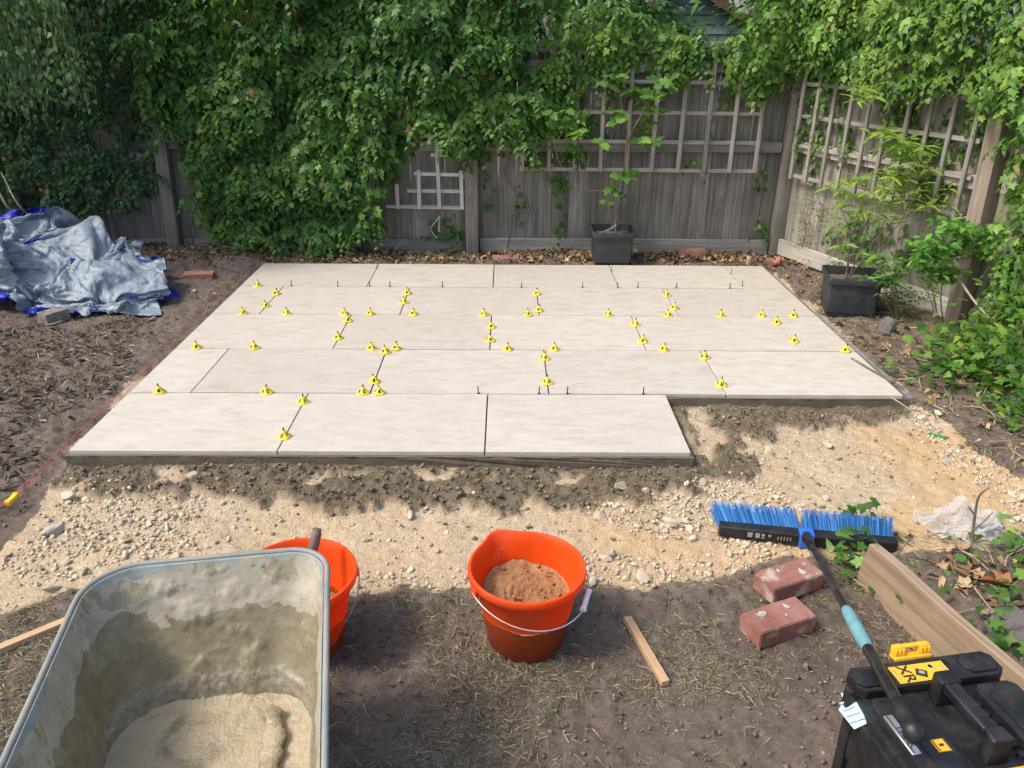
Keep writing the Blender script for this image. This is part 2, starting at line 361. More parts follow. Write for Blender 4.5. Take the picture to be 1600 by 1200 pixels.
M['wire'] = m_noisy('galvanised_wire', (.45, .45, .46), (.6, .6, .61), 20, .4, 0); M['wire'].node_tree.nodes['Principled BSDF'].inputs['Metallic'].default_value = .6
M['red_string'] = m_noisy('red_line', (.5, .06, .05), (.62, .12, .09), 60, .8, 0)
M['pink'] = m_noisy('pink_paint', (.75, .10, .12), (.85, .2, .2), 20, .6, 0)
M['alu'] = m_noisy('brushed_metal', (.45, .46, .47), (.62, .63, .64), 40, .35, .1); M['alu'].node_tree.nodes['Principled BSDF'].inputs['Metallic'].default_value = .7
M['amber'] = m_plastic('amber_yellow', (.82, .44, .02), .45, amt=.12)
M['print_black'] = m_noisy('black_print', (.02, .02, .02), (.03, .03, .03), 9, .6, 0)
M['print_white'] = m_noisy('white_print', (.55, .55, .55), (.68, .68, .68), 9, .6, 0)
M['print_grey'] = m_noisy('grey_print', (.3, .28, .25), (.36, .33, .3), 9, .6, 0)
def m_brick(name, c1, c2, c3):
    m, nt, bs = mat(name); v = coords(nt, 'Object', rnd=True); a = nz(nt, 9, 7, .7, v); b2 = nz(nt, 70, 5, .7, v)
    c = ramp(nt, a, [(.3, c1), (.5, c2), (.68, c3)]); c = mix(nt, .35, c, ramp(nt, b2, [(.35, c1), (.65, c2)]))
    w = nz(nt, 13, 5, .6, coords(nt, 'Object', (1, 1, 1.3), rnd=True)); c = mix(nt, ramp(nt, w, [(.55, (0,)*3), (.68, (.7,)*3)]), c, (.50, .43, .37))
    setc(nt, bs, c, .9); bump(nt, bs, b2, .6, .004); return m
M['brick'] = m_brick('red_brick', (.16, .068, .052), (.28, .115, .085), (.38, .22, .175))
M['brick_dull'] = m_brick('dull_brick', (.20, .08, .06), (.33, .15, .11), (.40, .27, .22))
# orange bucket: thin plastic that lets light through, with the fill's shade and dirt painted in below
m_, nt, bs = mat('orange_plastic'); v = coords(nt, 'Object', rnd=True); n1 = nz(nt, 14, 7, .7, v)
c = mix(nt, ramp(nt, n1, [(.5, (0,)*3), (.78, (.35,)*3)]), (.88, .105, .008), (.46, .24, .14))
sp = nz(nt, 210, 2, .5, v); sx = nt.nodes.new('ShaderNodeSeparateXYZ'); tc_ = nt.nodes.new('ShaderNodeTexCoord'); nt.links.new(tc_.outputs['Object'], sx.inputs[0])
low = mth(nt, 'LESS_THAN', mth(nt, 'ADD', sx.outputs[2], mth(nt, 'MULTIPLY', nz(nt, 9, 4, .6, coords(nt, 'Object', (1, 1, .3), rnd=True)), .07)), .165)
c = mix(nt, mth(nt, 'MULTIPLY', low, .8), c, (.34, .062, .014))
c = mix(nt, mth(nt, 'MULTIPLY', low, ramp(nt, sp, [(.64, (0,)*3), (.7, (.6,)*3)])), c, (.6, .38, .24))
setc(nt, bs, c, .38); tr = nt.nodes.new('ShaderNodeBsdfTranslucent'); nt.links.new(mix(nt, .5, c, (1., .16, .01)), tr.inputs['Color'])
ms = nt.nodes.new('ShaderNodeMixShader'); ms.inputs[0].default_value = .38; nt.links.new(bs.outputs[0], ms.inputs[1]); nt.links.new(tr.outputs[0], ms.inputs[2]); nt.links.new(ms.outputs[0], nt.nodes['Material Output'].inputs['Surface']); M['orange'] = m_
M['sand'] = m_noisy('building_sand', (.22, .10, .042), (.34, .175, .078), 9, .95, 1., .008, 90, c3=(.50, .29, .13))
# tarpaulin: silver face, blue underside
m_, nt, bs = mat('tarpaulin'); v = coords(nt, 'Object'); n1 = nz(nt, 6, 6, .65, v); g_ = nt.nodes.new('ShaderNodeNewGeometry')
c = ramp(nt, n1, [(.3, (.17, .205, .245)), (.5, (.235, .275, .315)), (.7, (.31, .345, .375))])
c = mix(nt, ramp(nt, nz(nt, 21, 5, .7, v), [(.55, (0,)*3), (.75, (.35,)*3)]), c, (.34, .36, .36))
c = mix(nt, g_.outputs['Backfacing'], c, (.008, .02, .36)); setc(nt, bs, c, ramp(nt, n1, [(.3, (.42,)*3), (.7, (.62,)*3)]))
bs.inputs['Specular IOR Level'].default_value = .42
vo = nt.nodes.new('ShaderNodeTexVoronoi'); vo.feature = 'F1'; vo.inputs['Scale'].default_value = 7; nt.links.new(coords(nt, 'Object', (1, 1.6, 1.2), (.3, .2, .5)), vo.inputs['Vector'])
bump(nt, bs, mth(nt, 'ADD', mth(nt, 'MULTIPLY', vo.outputs['Distance'], .25), mth(nt, 'ABSOLUTE', mth(nt, 'SUBTRACT', nz(nt, 11, 3, .5, v, .3), .5))), .35, .03); M['tarp'] = m_
m_, nt, bs = mat('clear_polythene'); setc(nt, bs, (.80, .83, .86), .28); bs.inputs['Specular IOR Level'].default_value = .6
tp = nt.nodes.new('ShaderNodeBsdfTransparent'); tp.inputs['Color'].default_value = (.93, .95, .97, 1); ms = nt.nodes.new('ShaderNodeMixShader')
lw = nt.nodes.new('ShaderNodeLayerWeight'); lw.inputs['Blend'].default_value = .45
nt.links.new(ramp(nt, lw.outputs['Facing'], [(0, (.90,)*3), (1, (.45,)*3)]), ms.inputs[0]); nt.links.new(bs.outputs[0], ms.inputs[1]); nt.links.new(tp.outputs[0], ms.inputs[2]); nt.links.new(ms.outputs[0], nt.nodes['Material Output'].inputs['Surface'])
bump(nt, bs, nz(nt, 16, 3, .5, coords(nt, 'Object'), 1.), .35, .008); M['poly'] = m_
# barrow tray
m_, nt, bs = mat('cement_coated_tray'); v = coords(nt, 'Object'); sx = nt.nodes.new('ShaderNodeSeparateXYZ'); nt.links.new(v, sx.inputs[0]); z_ = sx.outputs[2]
n1 = nz(nt, 5, 6, .6, v); n2 = nz(nt, 26, 6, .7, v); vstr = nz(nt, 9, 6, .7, coords(nt, 'Object', (6, 6, .35)))
wet = ramp(nt, n2, [(.3, (.15, .125, .072)), (.6, (.235, .20, .122)), (.8, (.30, .26, .165))]); wet = mix(nt, ramp(nt, vstr, [(.5, (0,)*3), (.8, (.3,)*3)]), wet, (.22, .21, .165))
dry = ramp(nt, n2, [(.3, (.28, .25, .185)), (.7, (.41, .37, .28))])
galv = ramp(nt, nz(nt, 17, 4, .6, v), [(.3, (.20, .225, .21)), (.7, (.31, .33, .305))])
zz = mth(nt, 'ADD', z_, mth(nt, 'MULTIPLY', mth(nt, 'SUBTRACT', n1, .5), .26))
c = mix(nt, mth(nt, 'GREATER_THAN', zz, .452), wet, dry)
pz = nz(nt, 7, 5, .6, coords(nt, 'Object', (1, 1, .6), (0, 0, 2)))
c = mix(nt, mth(nt, 'MULTIPLY', mth(nt, 'GREATER_THAN', pz, .56), mth(nt, 'GREATER_THAN', z_, .40)), c, mix(nt, .5, wet, (.30, .27, .185)))
sp2 = nz(nt, 38, 5, .7, v); c = mix(nt, ramp(nt, sp2, [(.60, (0,)*3), (.66, (.55,)*3)]), c, (.11, .09, .055)); c = mix(nt, ramp(nt, nz(nt, 11, 6, .65, coords(nt, 'Object', (4, 4, .5), (0, 0, 1))), [(.58, (0,)*3), (.74, (.3,)*3)]), c, (.30, .265, .175))
c = mix(nt, mth(nt, 'GREATER_THAN', mth(nt, 'ADD', z_, mth(nt, 'MULTIPLY', mth(nt, 'SUBTRACT', nz(nt, 8, 5, .6, v), .5), .10)), .54), c, galv)
bz = mth(nt, 'MULTIPLY', mth(nt, 'LESS_THAN', mth(nt, 'ABSOLUTE', mth(nt, 'SUBTRACT', mth(nt, 'ADD', z_, mth(nt, 'MULTIPLY', nz(nt, 12, 4, .6, v), .05)), .312)), .024), .75); c = mix(nt, bz, c, ramp(nt, nz(nt, 70, 4, .7, v), [(.35, (.15, .13, .09)), (.65, (.33, .295, .225))]))
setc(nt, bs, c, ramp(nt, n1, [(.35, (.4,)*3), (.6, (.8,)*3)])); bump(nt, bs, mth(nt, 'ADD', n2, mth(nt, 'MULTIPLY', nz(nt, 90, 4, .7, v), .4)), .5, .006); M['tray'] = m_
M['galv'] = m_noisy('galvanised_steel', (.22, .27, .29), (.36, .41, .42), 12, .45, .15, .002, 40); M['galv'].node_tree.nodes['Principled BSDF'].inputs['Metallic'].default_value = .35
m_, nt, bs = mat('cement_slurry'); v = coords(nt, 'Object'); n1 = nz(nt, 7, 5, .6, v, 1.2)
setc(nt, bs, ramp(nt, n1, [(.32, (.20, .165, .105)), (.42, (.34, .28, .18)), (.55, (.43, .345, .215)), (.66, (.33, .29, .20)), (.75, (.52, .43, .28))]), ramp(nt, n1, [(.4, (.22,)*3), (.6, (.6,)*3)])); bump(nt, bs, mth(nt, 'ADD', nz(nt, 28, 6, .7, v), nz(nt, 110, 3, .6, v)), .6, .008); M['slurry'] = m_
M['rubber'] = m_noisy('tyre_rubber', (.02, .02, .02), (.04, .038, .035), 10, .9, .2)
M['trowel_handle'] = m_plastic('dusty_brown_handle', (.14, .085, .075), .55, (.3, .26, .24), .5, 20)
M['shedboard'] = m_wood('painted_shed_board', (.10, .15, .145), (.16, .225, .215), (.22, .29, .275), 'X')
M['fascia'] = m_noisy('brown_fascia', (.14, .06, .045), (.22, .10, .08), 8, .7, .1)
M['felt'] = m_noisy('roof_felt', (.07, .07, .075), (.12, .12, .12), 8, .9, .3)
M['stump'] = m_noisy('grey_stump_wood', (.10, .085, .075), (.30, .27, .25), 22, .9, .9, .01, 30)
# ================================================================== THE GROUND
GRAV = [P(*q, -.06)[:2] for q in [(0,868),(30,830),(62,800),(88,765),(108,728),(118,700),(205,612)]] + [np.array([.3, 3.0]), np.array([4.02, 2.95])] + \
       [P(*q, -.06)[:2] for q in [(1425,622),(1452,640),(1478,662),(1500,690),(1545,722),(1600,752),(1720,790),(1800,860),(1600,850),(1480,868),(1385,868),(1330,872),(1292,880),(1235,872),(1180,900),(1080,912),(960,922),(800,926),(620,926),(520,922),(350,925),(110,925),(45,960),(-60,985),(-160,930)]]
WET = [[P(*q, -.06)[:2] for q in poly] for poly in (
    [(100,716),(230,716),(215,790),(120,785),(85,760)], [(190,716),(640,716),(1080,716),(1050,625),(1420,625),(1420,655),(1330,668),(1190,680),(1170,740),(1120,765),(1000,785),(880,792),(800,800),(640,800),(560,790),(480,800),(420,795),(300,770),(215,775)])]
NOWET = [[P(*q, -.06)[:2] for q in poly] for poly in ([(490,742),(555,738),(580,748),(520,758),(470,765)], [(230,735),(290,730),(300,750),(240,765)], [(1075,640),(1110,635),(1130,700),(1100,735),(1085,700)], [(640,728),(700,735),(690,752),(640,748)])]
PX1, PY1 = 3.926, 3.02
def gz(x, y):
    """ground height"""
    x = np.asarray(x, float); y = np.asarray(y, float); p = np.stack([x, y], -1)
    base = np.full(x.shape, -.055)
    left = np.clip((-.02-x)/.12, 0, 1); base = base + left*.028 + np.clip((-x-.35)/1.2, 0, 1)*.03
    right = np.clip((x-3.98-np.clip(-y, 0, 1)*.12)/.25, 0, 1)*np.clip((y+.9)/.5, 0, 1); base = base + right*.03 + np.clip((x-4.4)/1., 0, 1)*.06*np.clip((y+1.2)/.6, 0, 1)
    base = base - .016*np.clip(1-np.abs(y+.03)/.12, 0, 1)*(x > 0)*(x < 2.8) - .014*np.clip(1-np.abs(y-.56)/.12, 0, 1)*(x > 2.7)*(x < 3.95)
    back = np.clip((y-3.03)/.08, 0, 1); base = base + back*.04*np.clip(1-right, 0, 1)
    bed = np.clip((x-3.28)/.12, 0, 1)*np.clip((-.55-y)/.2, 0, 1); base = base + bed*.05
    inn = (x > .02) & (x < PX1-.02) & (y > .02) & (y < PY1-.02) & ~((x > 2.68) & (y < .62)); base = np.where(inn, -.11, base)
    am = np.where(inn, .2, 1.)
    return base + am*((fbm(p*1.7, 3, 3)-.5)*.03 + (fbm(p*9, 4, 8)-.5)*.022)
def zones(x, y):
    p = np.stack([x, y], -1); wob = .11
    dx = (fbm(p*5, 4, 21)-.5)*wob*1.3; dy = (fbm(p*5, 4, 33)-.5)*wob*1.3
    X = x+dx; Y = y+dy; g = pip(X, Y, GRAV)
    dx2 = (fbm(p*9, 4, 41)-.5)*.28; dy2 = (fbm(p*9, 4, 43)-.5)*.28
    w = np.zeros(x.shape, bool)
    for q in WET: w |= pip(x+dx2, y+dy2, q)
    for q in NOWET: w &= ~pip(x+dx2*.6, y+dy2*.6, q)
    w &= ~((fbm(p*6.5, 3, 77) > .70) & (y < -.12))
    return g, w & g
def axis(lo, hi, st, a, b):
    core = np.arange(lo, hi, st); out = [core]; s = st; c = hi; up = []
    while c < b: up.append(c); s *= 1.25; c += s
    s = st; c = lo; dn = []
    while c > a: s *= 1.25; c -= s; dn.append(c)
    return np.concatenate([dn[::-1], core, up])
gx = axis(-1.5, 5.3, .0125, -80, 80)
gy = axis(-1.7, 3.7, .017, -60, 90); gy = np.concatenate([gy[gy < -1.0], np.arange(-.995, .66, .0095), gy[gy > .665]])
GX, GY = np.meshgrid(gx, gy); g_m, w_m = zones(GX, GY)
pp = np.stack([GX, GY], -1)
Z = gz(GX, GY)
far = np.maximum(np.maximum(-1.5-GX, GX-5.3), np.maximum(-1.7-GY, GY-3.7)).clip(0); Z = Z*np.clip(1-far/2, 0, 1) - .03*np.clip(far/2, 0, 1)
core_soil = ~g_m
Z += np.where(core_soil, (fbm(pp*26, 4, 5)-.5)*.034 + (fbm(pp*60, 3, 15)-.5)*.016, (fbm(pp*32, 4, 6)-.5)*.015 + (fbm(pp*75, 2, 16)-.5)*.008)
lump = np.clip(fbm(pp*20, 5, 9)-.33, 0, 1) + .5*np.abs(fbm(pp*42, 3, 19)-.5)
# bank of mortar lies a little proud of the sub-base, thick near the slabs
clr = np.clip(np.minimum(np.where(GX < 2.75, -GY, 9), np.where(GX > 2.7, np.abs(.56-GY), 9))/.07, .12, 1)
Z += np.where(w_m, .004 + lump*.048 + np.clip(fbm(pp*48, 3, 4)-.42, 0, 1)*.045, 0)*clr
# under wheelbarrow tyre, stays level. seams between loosened soil and gravel
V = np.stack([GX, GY, Z], -1).reshape(-1, 3); ny, nx = GX.shape
idx = np.arange(ny*nx).reshape(ny, nx); F = np.stack([idx[:-1, :-1], idx[:-1, 1:], idx[1:, 1:], idx[1:, :-1]], -1).reshape(-1, 4)
gm = g_m.reshape(-1); fg = gm[F].sum(1) >= 2
def blur(a, k):
    a = a.astype(float)
    for _ in range(k): 
        a = (a + np.roll(a, 1, 0) + np.roll(a, -1, 0) + np.roll(a, 1, 1) + np.roll(a, -1, 1))/5
    return a
wet_s = blur(w_m, 2); pale = np.clip(blur(g_m, 9), 0, 1)*(~g_m)*.7
damp_shade = np.clip((fbm(pp*1.1, 3, 50)-.38)*3.2, 0, 1)*np.where(GY < -.9, 1, .6) + np.clip((GY-3.0)*3, 0, .5) + np.clip(-GX*.6, 0, .3)  # moist patches; tree shade put into the soil colour at left, darker at back
damp_shade = np.clip(damp_shade, 0, 1)
p_och = np.clip((fbm(pp*1.5, 3, 61)-.47)*5, 0, 1)*np.clip((GX-2.0)*.9+.3, .25, 1)
def submesh(name, sel, m_, attrs):
    f = F[sel]; used = np.unique(f); remap = np.full(ny*nx, -1); remap[used] = np.arange(len(used))
    me = mesh_np(name, V[used], remap[f], True)
    for k, a in attrs.items(): face_attr(me, k, a.reshape(-1)[used])
    o = link(name, me, m_); return o
ground = tag(submesh('ground', ~fg, M['soil'], {'pale': pale, 'damp_shade': damp_shade}), 'dark brown soil around the new patio', kind='structure')
subbase = tag(submesh('gravel_base', fg, M['gravel'], {'wet': wet_s, 'ochre': p_och}), 'pale crushed limestone base with dark wet mortar spilt along the slabs', kind='structure')
def surf_z(x, y):
    """height of the built sheet at x, y"""
    i = np.clip(np.searchsorted(gx, x)-1, 0, nx-2); j = np.clip(np.searchsorted(gy, y)-1, 0, ny-2)
    return Z[j, i]

# ------------------------------------------------------------------ scatter
def ico(sub, seed, flat=.7, jit=.22):
    bm = bmesh.new(); bmesh.ops.create_icosphere(bm, subdivisions=sub, radius=1.0); r = np.random.default_rng(seed)
    V_ = np.array([v.co[:] for v in bm.verts]); F_ = np.array([[v.index for v in f.verts] for f in bm.faces]); bm.free()
    # cut by a few planes: broken stone
    for _ in range(13):
        n = r.normal(size=3); n /= np.linalg.norm(n); d = r.uniform(.38, .8); s = V_@n; over = s > d; V_[over] -= np.outer(s[over]-d, n)
    V_ += r.normal(size=V_.shape)*jit*.25; V_ *= np.array([1, r.uniform(.65, 1), flat]); return V_, F_
def rotm(n, rs, tilt=1.):
    a = rs.uniform(0, 2*PI, n); b = rs.normal(size=n)*.5*tilt; c = rs.normal(size=n)*.5*tilt
    ca, sa, cb, sb, cc, sc = np.cos(a), np.sin(a), np.cos(b), np.sin(b), np.cos(c), np.sin(c); o = np.zeros(n); l = np.ones(n)
    Rz = np.stack([ca, -sa, o, sa, ca, o, o, o, l], -1).reshape(n, 3, 3); Rx = np.stack([l, o, o, o, cb, -sb, o, sb, cb], -1).reshape(n, 3, 3); Ry = np.stack([cc, o, sc, o, l, o, -sc, o, cc], -1).reshape(n, 3, 3)
    return Rz@Rx@Ry
def scatter(name, protos, pos, size, rot, m_, label=None, cat=None, parent=None, sm=False):
    pk = rng.integers(0, len(protos), len(pos)); Vs = []; Fs = []; off = 0
    size = np.asarray(size); size = size[:, None] if size.ndim == 1 else size
    for k, (pv, pf) in enumerate(protos):
        s = pk == k; n = s.sum()
        if not n: continue
        W = np.einsum('nij,vj->nvi', rot[s], pv)*1.0 if size.shape[1] == 1 else np.einsum('nij,nvj->nvi', rot[s], pv[None]*size[s][:, None, :])
        if size.shape[1] == 1: W = W*size[s][:, None, :]
        W = W + pos[s][:, None, :]; Vs.append(W.reshape(-1, 3)); Fs.append((pf[None]+(np.arange(n)*len(pv))[:, None, None]).reshape(-1, pf.shape[1])+off); off += n*len(pv)
    me = mesh_np(name, np.concatenate(Vs), np.concatenate(Fs), sm); o = link(name, me, m_, parent); return tag(o, label, cat, kind='stuff')
def sample(n, x0, x1, y0, y1, w):
    x = rng.uniform(x0, x1, n); y = rng.uniform(y0, y1, n); k = rng.uniform(size=n) < w(x, y); return x[k], y[k]
on_slab = lambda x, y: (x > -.03) & (x < PX1+.03) & (y > -.03) & (y < PY1+.03) & ~((x > 2.74) & (y < .57))
STONES = [P(*q, -.06)[:2] for q in [(1000,900)]]
BANDS = [[P(*q, -.06)[:2] for q in poly] for poly in (
   [(60,830),(150,740),(230,760),(330,790),(300,860),(180,900),(0,940),(0,880)], [(880,790),(1010,775),(1180,745),(1270,800),(1180,850),(1080,850),(940,820)],
   [(1420,640),(1480,660),(1620,770),(1600,860),(1540,840),(1560,780),(1450,690)], [(500,890),(760,900),(1000,880),(1180,860),(1340,860),(1300,905),(960,935),(520,940)], [(1130,840),(1340,850),(1350,900),(1120,900)])]
def band(x, y):
    p = np.stack([x, y], -1); r = np.zeros(x.shape, bool); X = x+(fbm(p*6, 3, 91)-.5)*.25; Y = y+(fbm(p*6, 3, 93)-.5)*.25
    for b in BANDS: r |= pip(X, Y, b)
    return r
icos0 = [ico(1, s, .7) for s in range(8)]; icoT = [ico(1, s+50, .6, .3) for s in range(5)]
ico_low = []
for s in range(6):
    bm = bmesh.new(); bmesh.ops.create_icosphere(bm, subdivisions=1, radius=1.0); bm.free()
    r_ = np.random.default_rng(s+80); t = (1+5**.5)/2
    v_ = np.array([(-1,t,0),(1,t,0),(-1,-t,0),(1,-t,0),(0,-1,t),(0,1,t),(0,-1,-t),(0,1,-t),(t,0,-1),(t,0,1),(-t,0,-1),(-t,0,1)])/1.9
    f_ = np.array([(0,11,5),(0,5,1),(0,1,7),(0,7,10),(0,10,11),(1,5,9),(5,11,4),(11,10,2),(10,7,6),(7,1,8),(3,9,4),(3,4,2),(3,2,6),(3,6,8),(3,8,9),(4,9,5),(2,4,11),(6,2,10),(8,6,7),(9,8,1)])
    ico_low.append((v_*r_.uniform(.7, 1.2, (12, 1))*np.array([1, r_.uniform(.6, 1), .7]), f_))
# small chippings
x, y = sample(60000, -.3, 4.9, -1.1, .65, lambda x, y: np.where(band(x, y), .66, .045)*(~on_slab(x, y)))
g, w = zones(x, y); k = g & (~w | (rng.uniform(size=len(x)) < .12)); x, y = x[k], y[k]; s = .0028 + rng.gamma(1.6, .0022, len(x)); s = np.clip(s, .0025, .013)
scatter('gravel', ico_low, np.stack([x, y, surf_z(x, y)+s*.25], -1), s, rotm(len(x), rng), M['stones'], 'small pale limestone chippings loose on the dug-out base')
# stones one can pick out
sm_ = [mesh_np('stone', *ico(2, s+10, .72, .12), True) for s in range(9)]
for me in sm_: me.materials.append(M['stone']); smooth(me, 35)
x, y = sample(9000, -.2, 4.9, -1.05, .62, lambda x, y: np.where(band(x, y), .5, .022)*(~on_slab(x, y)))
g, w = zones(x, y); k = g & (~w | (rng.uniform(size=len(x)) < .25)); x, y = x[k][:284], y[k][:284]
for i in range(len(x)):
    s = float(np.clip(.0112+rng.gamma(1.3, .0046), .011, .034)); o = link('stone', sm_[i % 9], None, subbase, (x[i], y[i], surf_z(x[i], y[i])+s*.3), (rng.normal()*.4, rng.normal()*.4, rng.uniform(0, 6.28))); o.scale = (s, s*rng.uniform(.7, 1), s*rng.uniform(.7, 1.1))
BIG = [((668,791),.026,'round white stone lying on the sand just in front of the patio','white pebble'),((641,807),.03,'pointed grey-brown stone in front of the round white pebble','stone'),((105,777),.045,'pale block-shaped stone at the left front corner of the patio','stone'),((82,830),.05,'flat cream stone at the left edge of the gravel near the line block','stone'),((10,868),.026,'small white stone on dark soil at the far left edge of the gravel','stone'),((1045,822),.04,'tan rounded stone, nearest of the heap left of the broom','stone'),((1008,772),.028,'white pebble at the top of the stone heap left of the broom','white pebble'),((970,770),.04,'cream stone on the heap beside the wet mortar, left of the broom','stone'),((1440,652),.036,'grey stone at the end of the dry twig by the right patio corner','stone'),((1465,648),.032,'flat pale stone between the grey stone and the dark soil bed','stone'),((1228,870),.036,'long pale stone below the broom head beside the bricks','stone'),((300,753),.034,'buff stone half buried in wet mortar left of the patio front','stone'),((245,940),.0,'','')]
for (q, s, lb, ct) in BIG:
    if s == 0: continue
    p = P(*q, -.05); z = float(surf_z(p[0], p[1])); o = link('stone', sm_[int(rng.integers(9))].copy(), None, None, (p[0], p[1], z+s*.35), (.1, .1, rng.uniform(0, 6))); o.scale = (s, s*.8, s*.75); tag(o, lb, 'stone')
p = P(80, 918, -.05); o = link('stone', sm_[3].copy(), None, None, (p[0], p[1], float(surf_z(p[0], p[1]))+.015), (0, .1, .5)); o.scale = (.035, .024, .022); tag(o, 'pink-white flat stone on the soil beside the left rim of the wheelbarrow', 'stone')
# wet mortar crumbs
x, y = sample(40000, -.1, 4.1, -.6, .65, lambda x, y: np.full(x.shape, .55)*(~on_slab(x, y)))
g, w = zones(x, y); k = w | (g & (rng.uniform(size=len(x)) < .05)); x, y = x[k], y[k]; s = np.clip(.002+rng.gamma(1.3, .0024, len(x)), .002, .014)
scatter('mortar_crumbs', ico_low, np.stack([x, y, surf_z(x, y)+s*.3], -1), s, rotm(len(x), rng), M['mortar_bits'], 'dark wet mortar crumbs spilt in front of the slabs')
# soil crumbs
x, y = sample(110000, -1.5, 5.2, -1.75, 3.5, lambda x, y: np.where(y < -.7, .75, .33)*(~on_slab(x, y)))
g, w = zones(x, y); k = ~g; x, y = x[k], y[k]; s = np.clip(.0018+rng.gamma(1.1, .0017, len(x)), .0016, .009)
scatter('soil_crumbs', ico_low, np.stack([x, y, surf_z(x, y)+s*.2], -1), s, rotm(len(x), rng), M['soil_bits'], 'crumbs and clods of dark soil')
# bark mulch chips
def chip(seed):
    r = np.random.default_rng(seed); v_ = np.array([(-1,-.22,-.06),(-.2,-.3,-.08),(1,-.12,-.04),(1,.15,-.05),(.1,.26,-.05),(-.9,.2,-.06)]); v_ = v_*r.uniform(.75, 1.2, (6, 3)); t = v_+np.array([0, 0, .12]); vv = np.concatenate([v_, t]); vv[:, 2] += .12*vv[:, 0]**2*r.choice([-1, 1])
    f = [(0,4,5),(0,1,4),(1,3,4),(1,2,3),(6,11,10),(6,10,7),(7,10,9),(7,9,8)]
    for i in range(6): j = (i+1) % 6; f += [(i, j, 6+j), (i, 6+j, 6+i)]
    return vv, np.array(f)
chips = [chip(i) for i in range(7)]
MUL = [P(*q, -.03)[:2] for q in [(0,515),(110,520),(230,500),(215,570),(130,640),(60,700),(0,760),(-200,900),(-500,700),(-300,500)]]
def mulw(x, y):
    p = np.stack([x, y], -1); a = pip(x+(fbm(p*4, 3, 3)-.5)*.5, y+(fbm(p*4, 3, 5)-.5)*.5, MUL); return np.where(a, .8, .05)*(x < -.1)
x, y = sample(9000, -1.7, 0, -.6, 3.4, mulw); s = rng.gamma(3, .0046, len(x)).clip(.005, .036)
scatter('bark_mulch', chips, np.stack([x, y, surf_z(x, y)+s*.12+rng.uniform(0, .012, len(x))], -1), s, rotm(len(x), rng, .8), M['chip'], 'shredded bark mulch left of the patio')
x, y = sample(7000, -1.7, 0.1, -.8, 3.4, mulw); s = rng.gamma(3, .006, len(x)).clip(.006, .05)
scatter('wood_splinters', chips, np.stack([x, y, surf_z(x, y)+.004+rng.uniform(0, .018, len(x))], -1), np.stack([s, s*.35, s*.6], -1), rotm(len(x), rng, .6), M['splinter'], 'thin splinters and faded fibres in the bark mulch')
# fallen leaves
def leafproto(kind):
    if kind == 'ivy': out = [(0,0),(.22,-.14),(.5,.02),(.33,.24),(.56,.52),(.25,.58),(0,1.02)]
    elif kind == 'ivylong': out = [(0,0),(.16,-.06),(.34,.10),(.22,.34),(.20,.6),(.09,.85),(0,1.12)]
    elif kind == 'fig': out = [(0,0),(.2,-.06),(.42,.1),(.47,.3),(.3,.42),(.44,.62),(.42,.8),(.22,.72),(.2,.92),(0,1.05)]
    elif kind == 'oval': out = [(0,0),(.16,.18),(.22,.42),(.17,.7),(.06,.93),(0,1)]
    elif kind == 'lance': out = [(0,0),(.07,.15),(.12,.4),(.09,.7),(.03,.92),(0,1)]
    elif kind == 'birch': out = [(0,0),(.28,.12),(.36,.3),(.2,.65),(0,1)]
    elif kind == 'catkin': out = [(0,0),(.09,.1),(.1,.5),(.07,.9),(0,1)]
    elif kind == 'blade': out = [(0,0),(.03,0),(.025,.5),(0,1)]
    n = len(out); mid = [(0, t) for t in (.33, .66)] if kind != 'blade' else [(0, .5)]
    R_ = out; L_ = [(-a, b) for a, b in out[1:-1]]; pts = R_ + L_ + [(0, .42)]; c = len(pts)-1
    f = []; ring = list(range(n)) + [n+len(L_)-1-i for i in range(len(L_))]
    for i in range(len(ring)): f.append((c, ring[i], ring[(i+1) % len(ring)]))
    V_ = np.array([(a, b, 0) for a, b in pts], float)
    return V_, np.array(f)
def shape_leaf(pv, fold=.25, droop=.25, wav=.06, seed=0):
    r = np.random.default_rng(seed); v = pv.copy(); v[:, 2] = fold*np.abs(v[:, 0]) - droop*v[:, 1]**2 + r.normal(size=len(v))*wav; return v
def protos(kind, n=5, **k):
    a, f = leafproto(kind); return [(shape_leaf(a, seed=i, **k), f) for i in range(n)]
P_ivy = protos('ivy', 5, fold=-.16, droop=.18, wav=.035) + protos('ivylong', 5, fold=-.22, droop=.3, wav=.03); P_fig = protos('fig', 6, fold=.14, droop=.28, wav=.03); P_oval = protos('oval', 5, fold=.3, droop=.25, wav=.02)
P_lance = protos('lance', 5, fold=.35, droop=.35, wav=.015); P_birch = protos('birch', 4, fold=.2, droop=.2, wav=.02); P_cat = protos('catkin', 3, fold=-.5, droop=.05, wav=.01); P_blade = [(pv+np.outer(pv[:, 1]**2, [c, 0, 0]), pf) for (pv, pf), c in zip(protos('blade', 6, fold=.5, droop=.45, wav=.02), (-.5, -.25, 0, .2, .4, .6))]
P_dead = protos('oval', 4, fold=.8, droop=.5, wav=.1)+protos('ivy', 4, fold=.5, droop=.5, wav=.1)
def frames(t, nrm):
    t = t/np.linalg.norm(t, axis=1, keepdims=True); nrm = nrm - t*(nrm*t).sum(1, keepdims=True); nrm /= np.linalg.norm(nrm, axis=1, keepdims=True)+1e-9
    return np.stack([np.cross(t, nrm), t, nrm], -1)
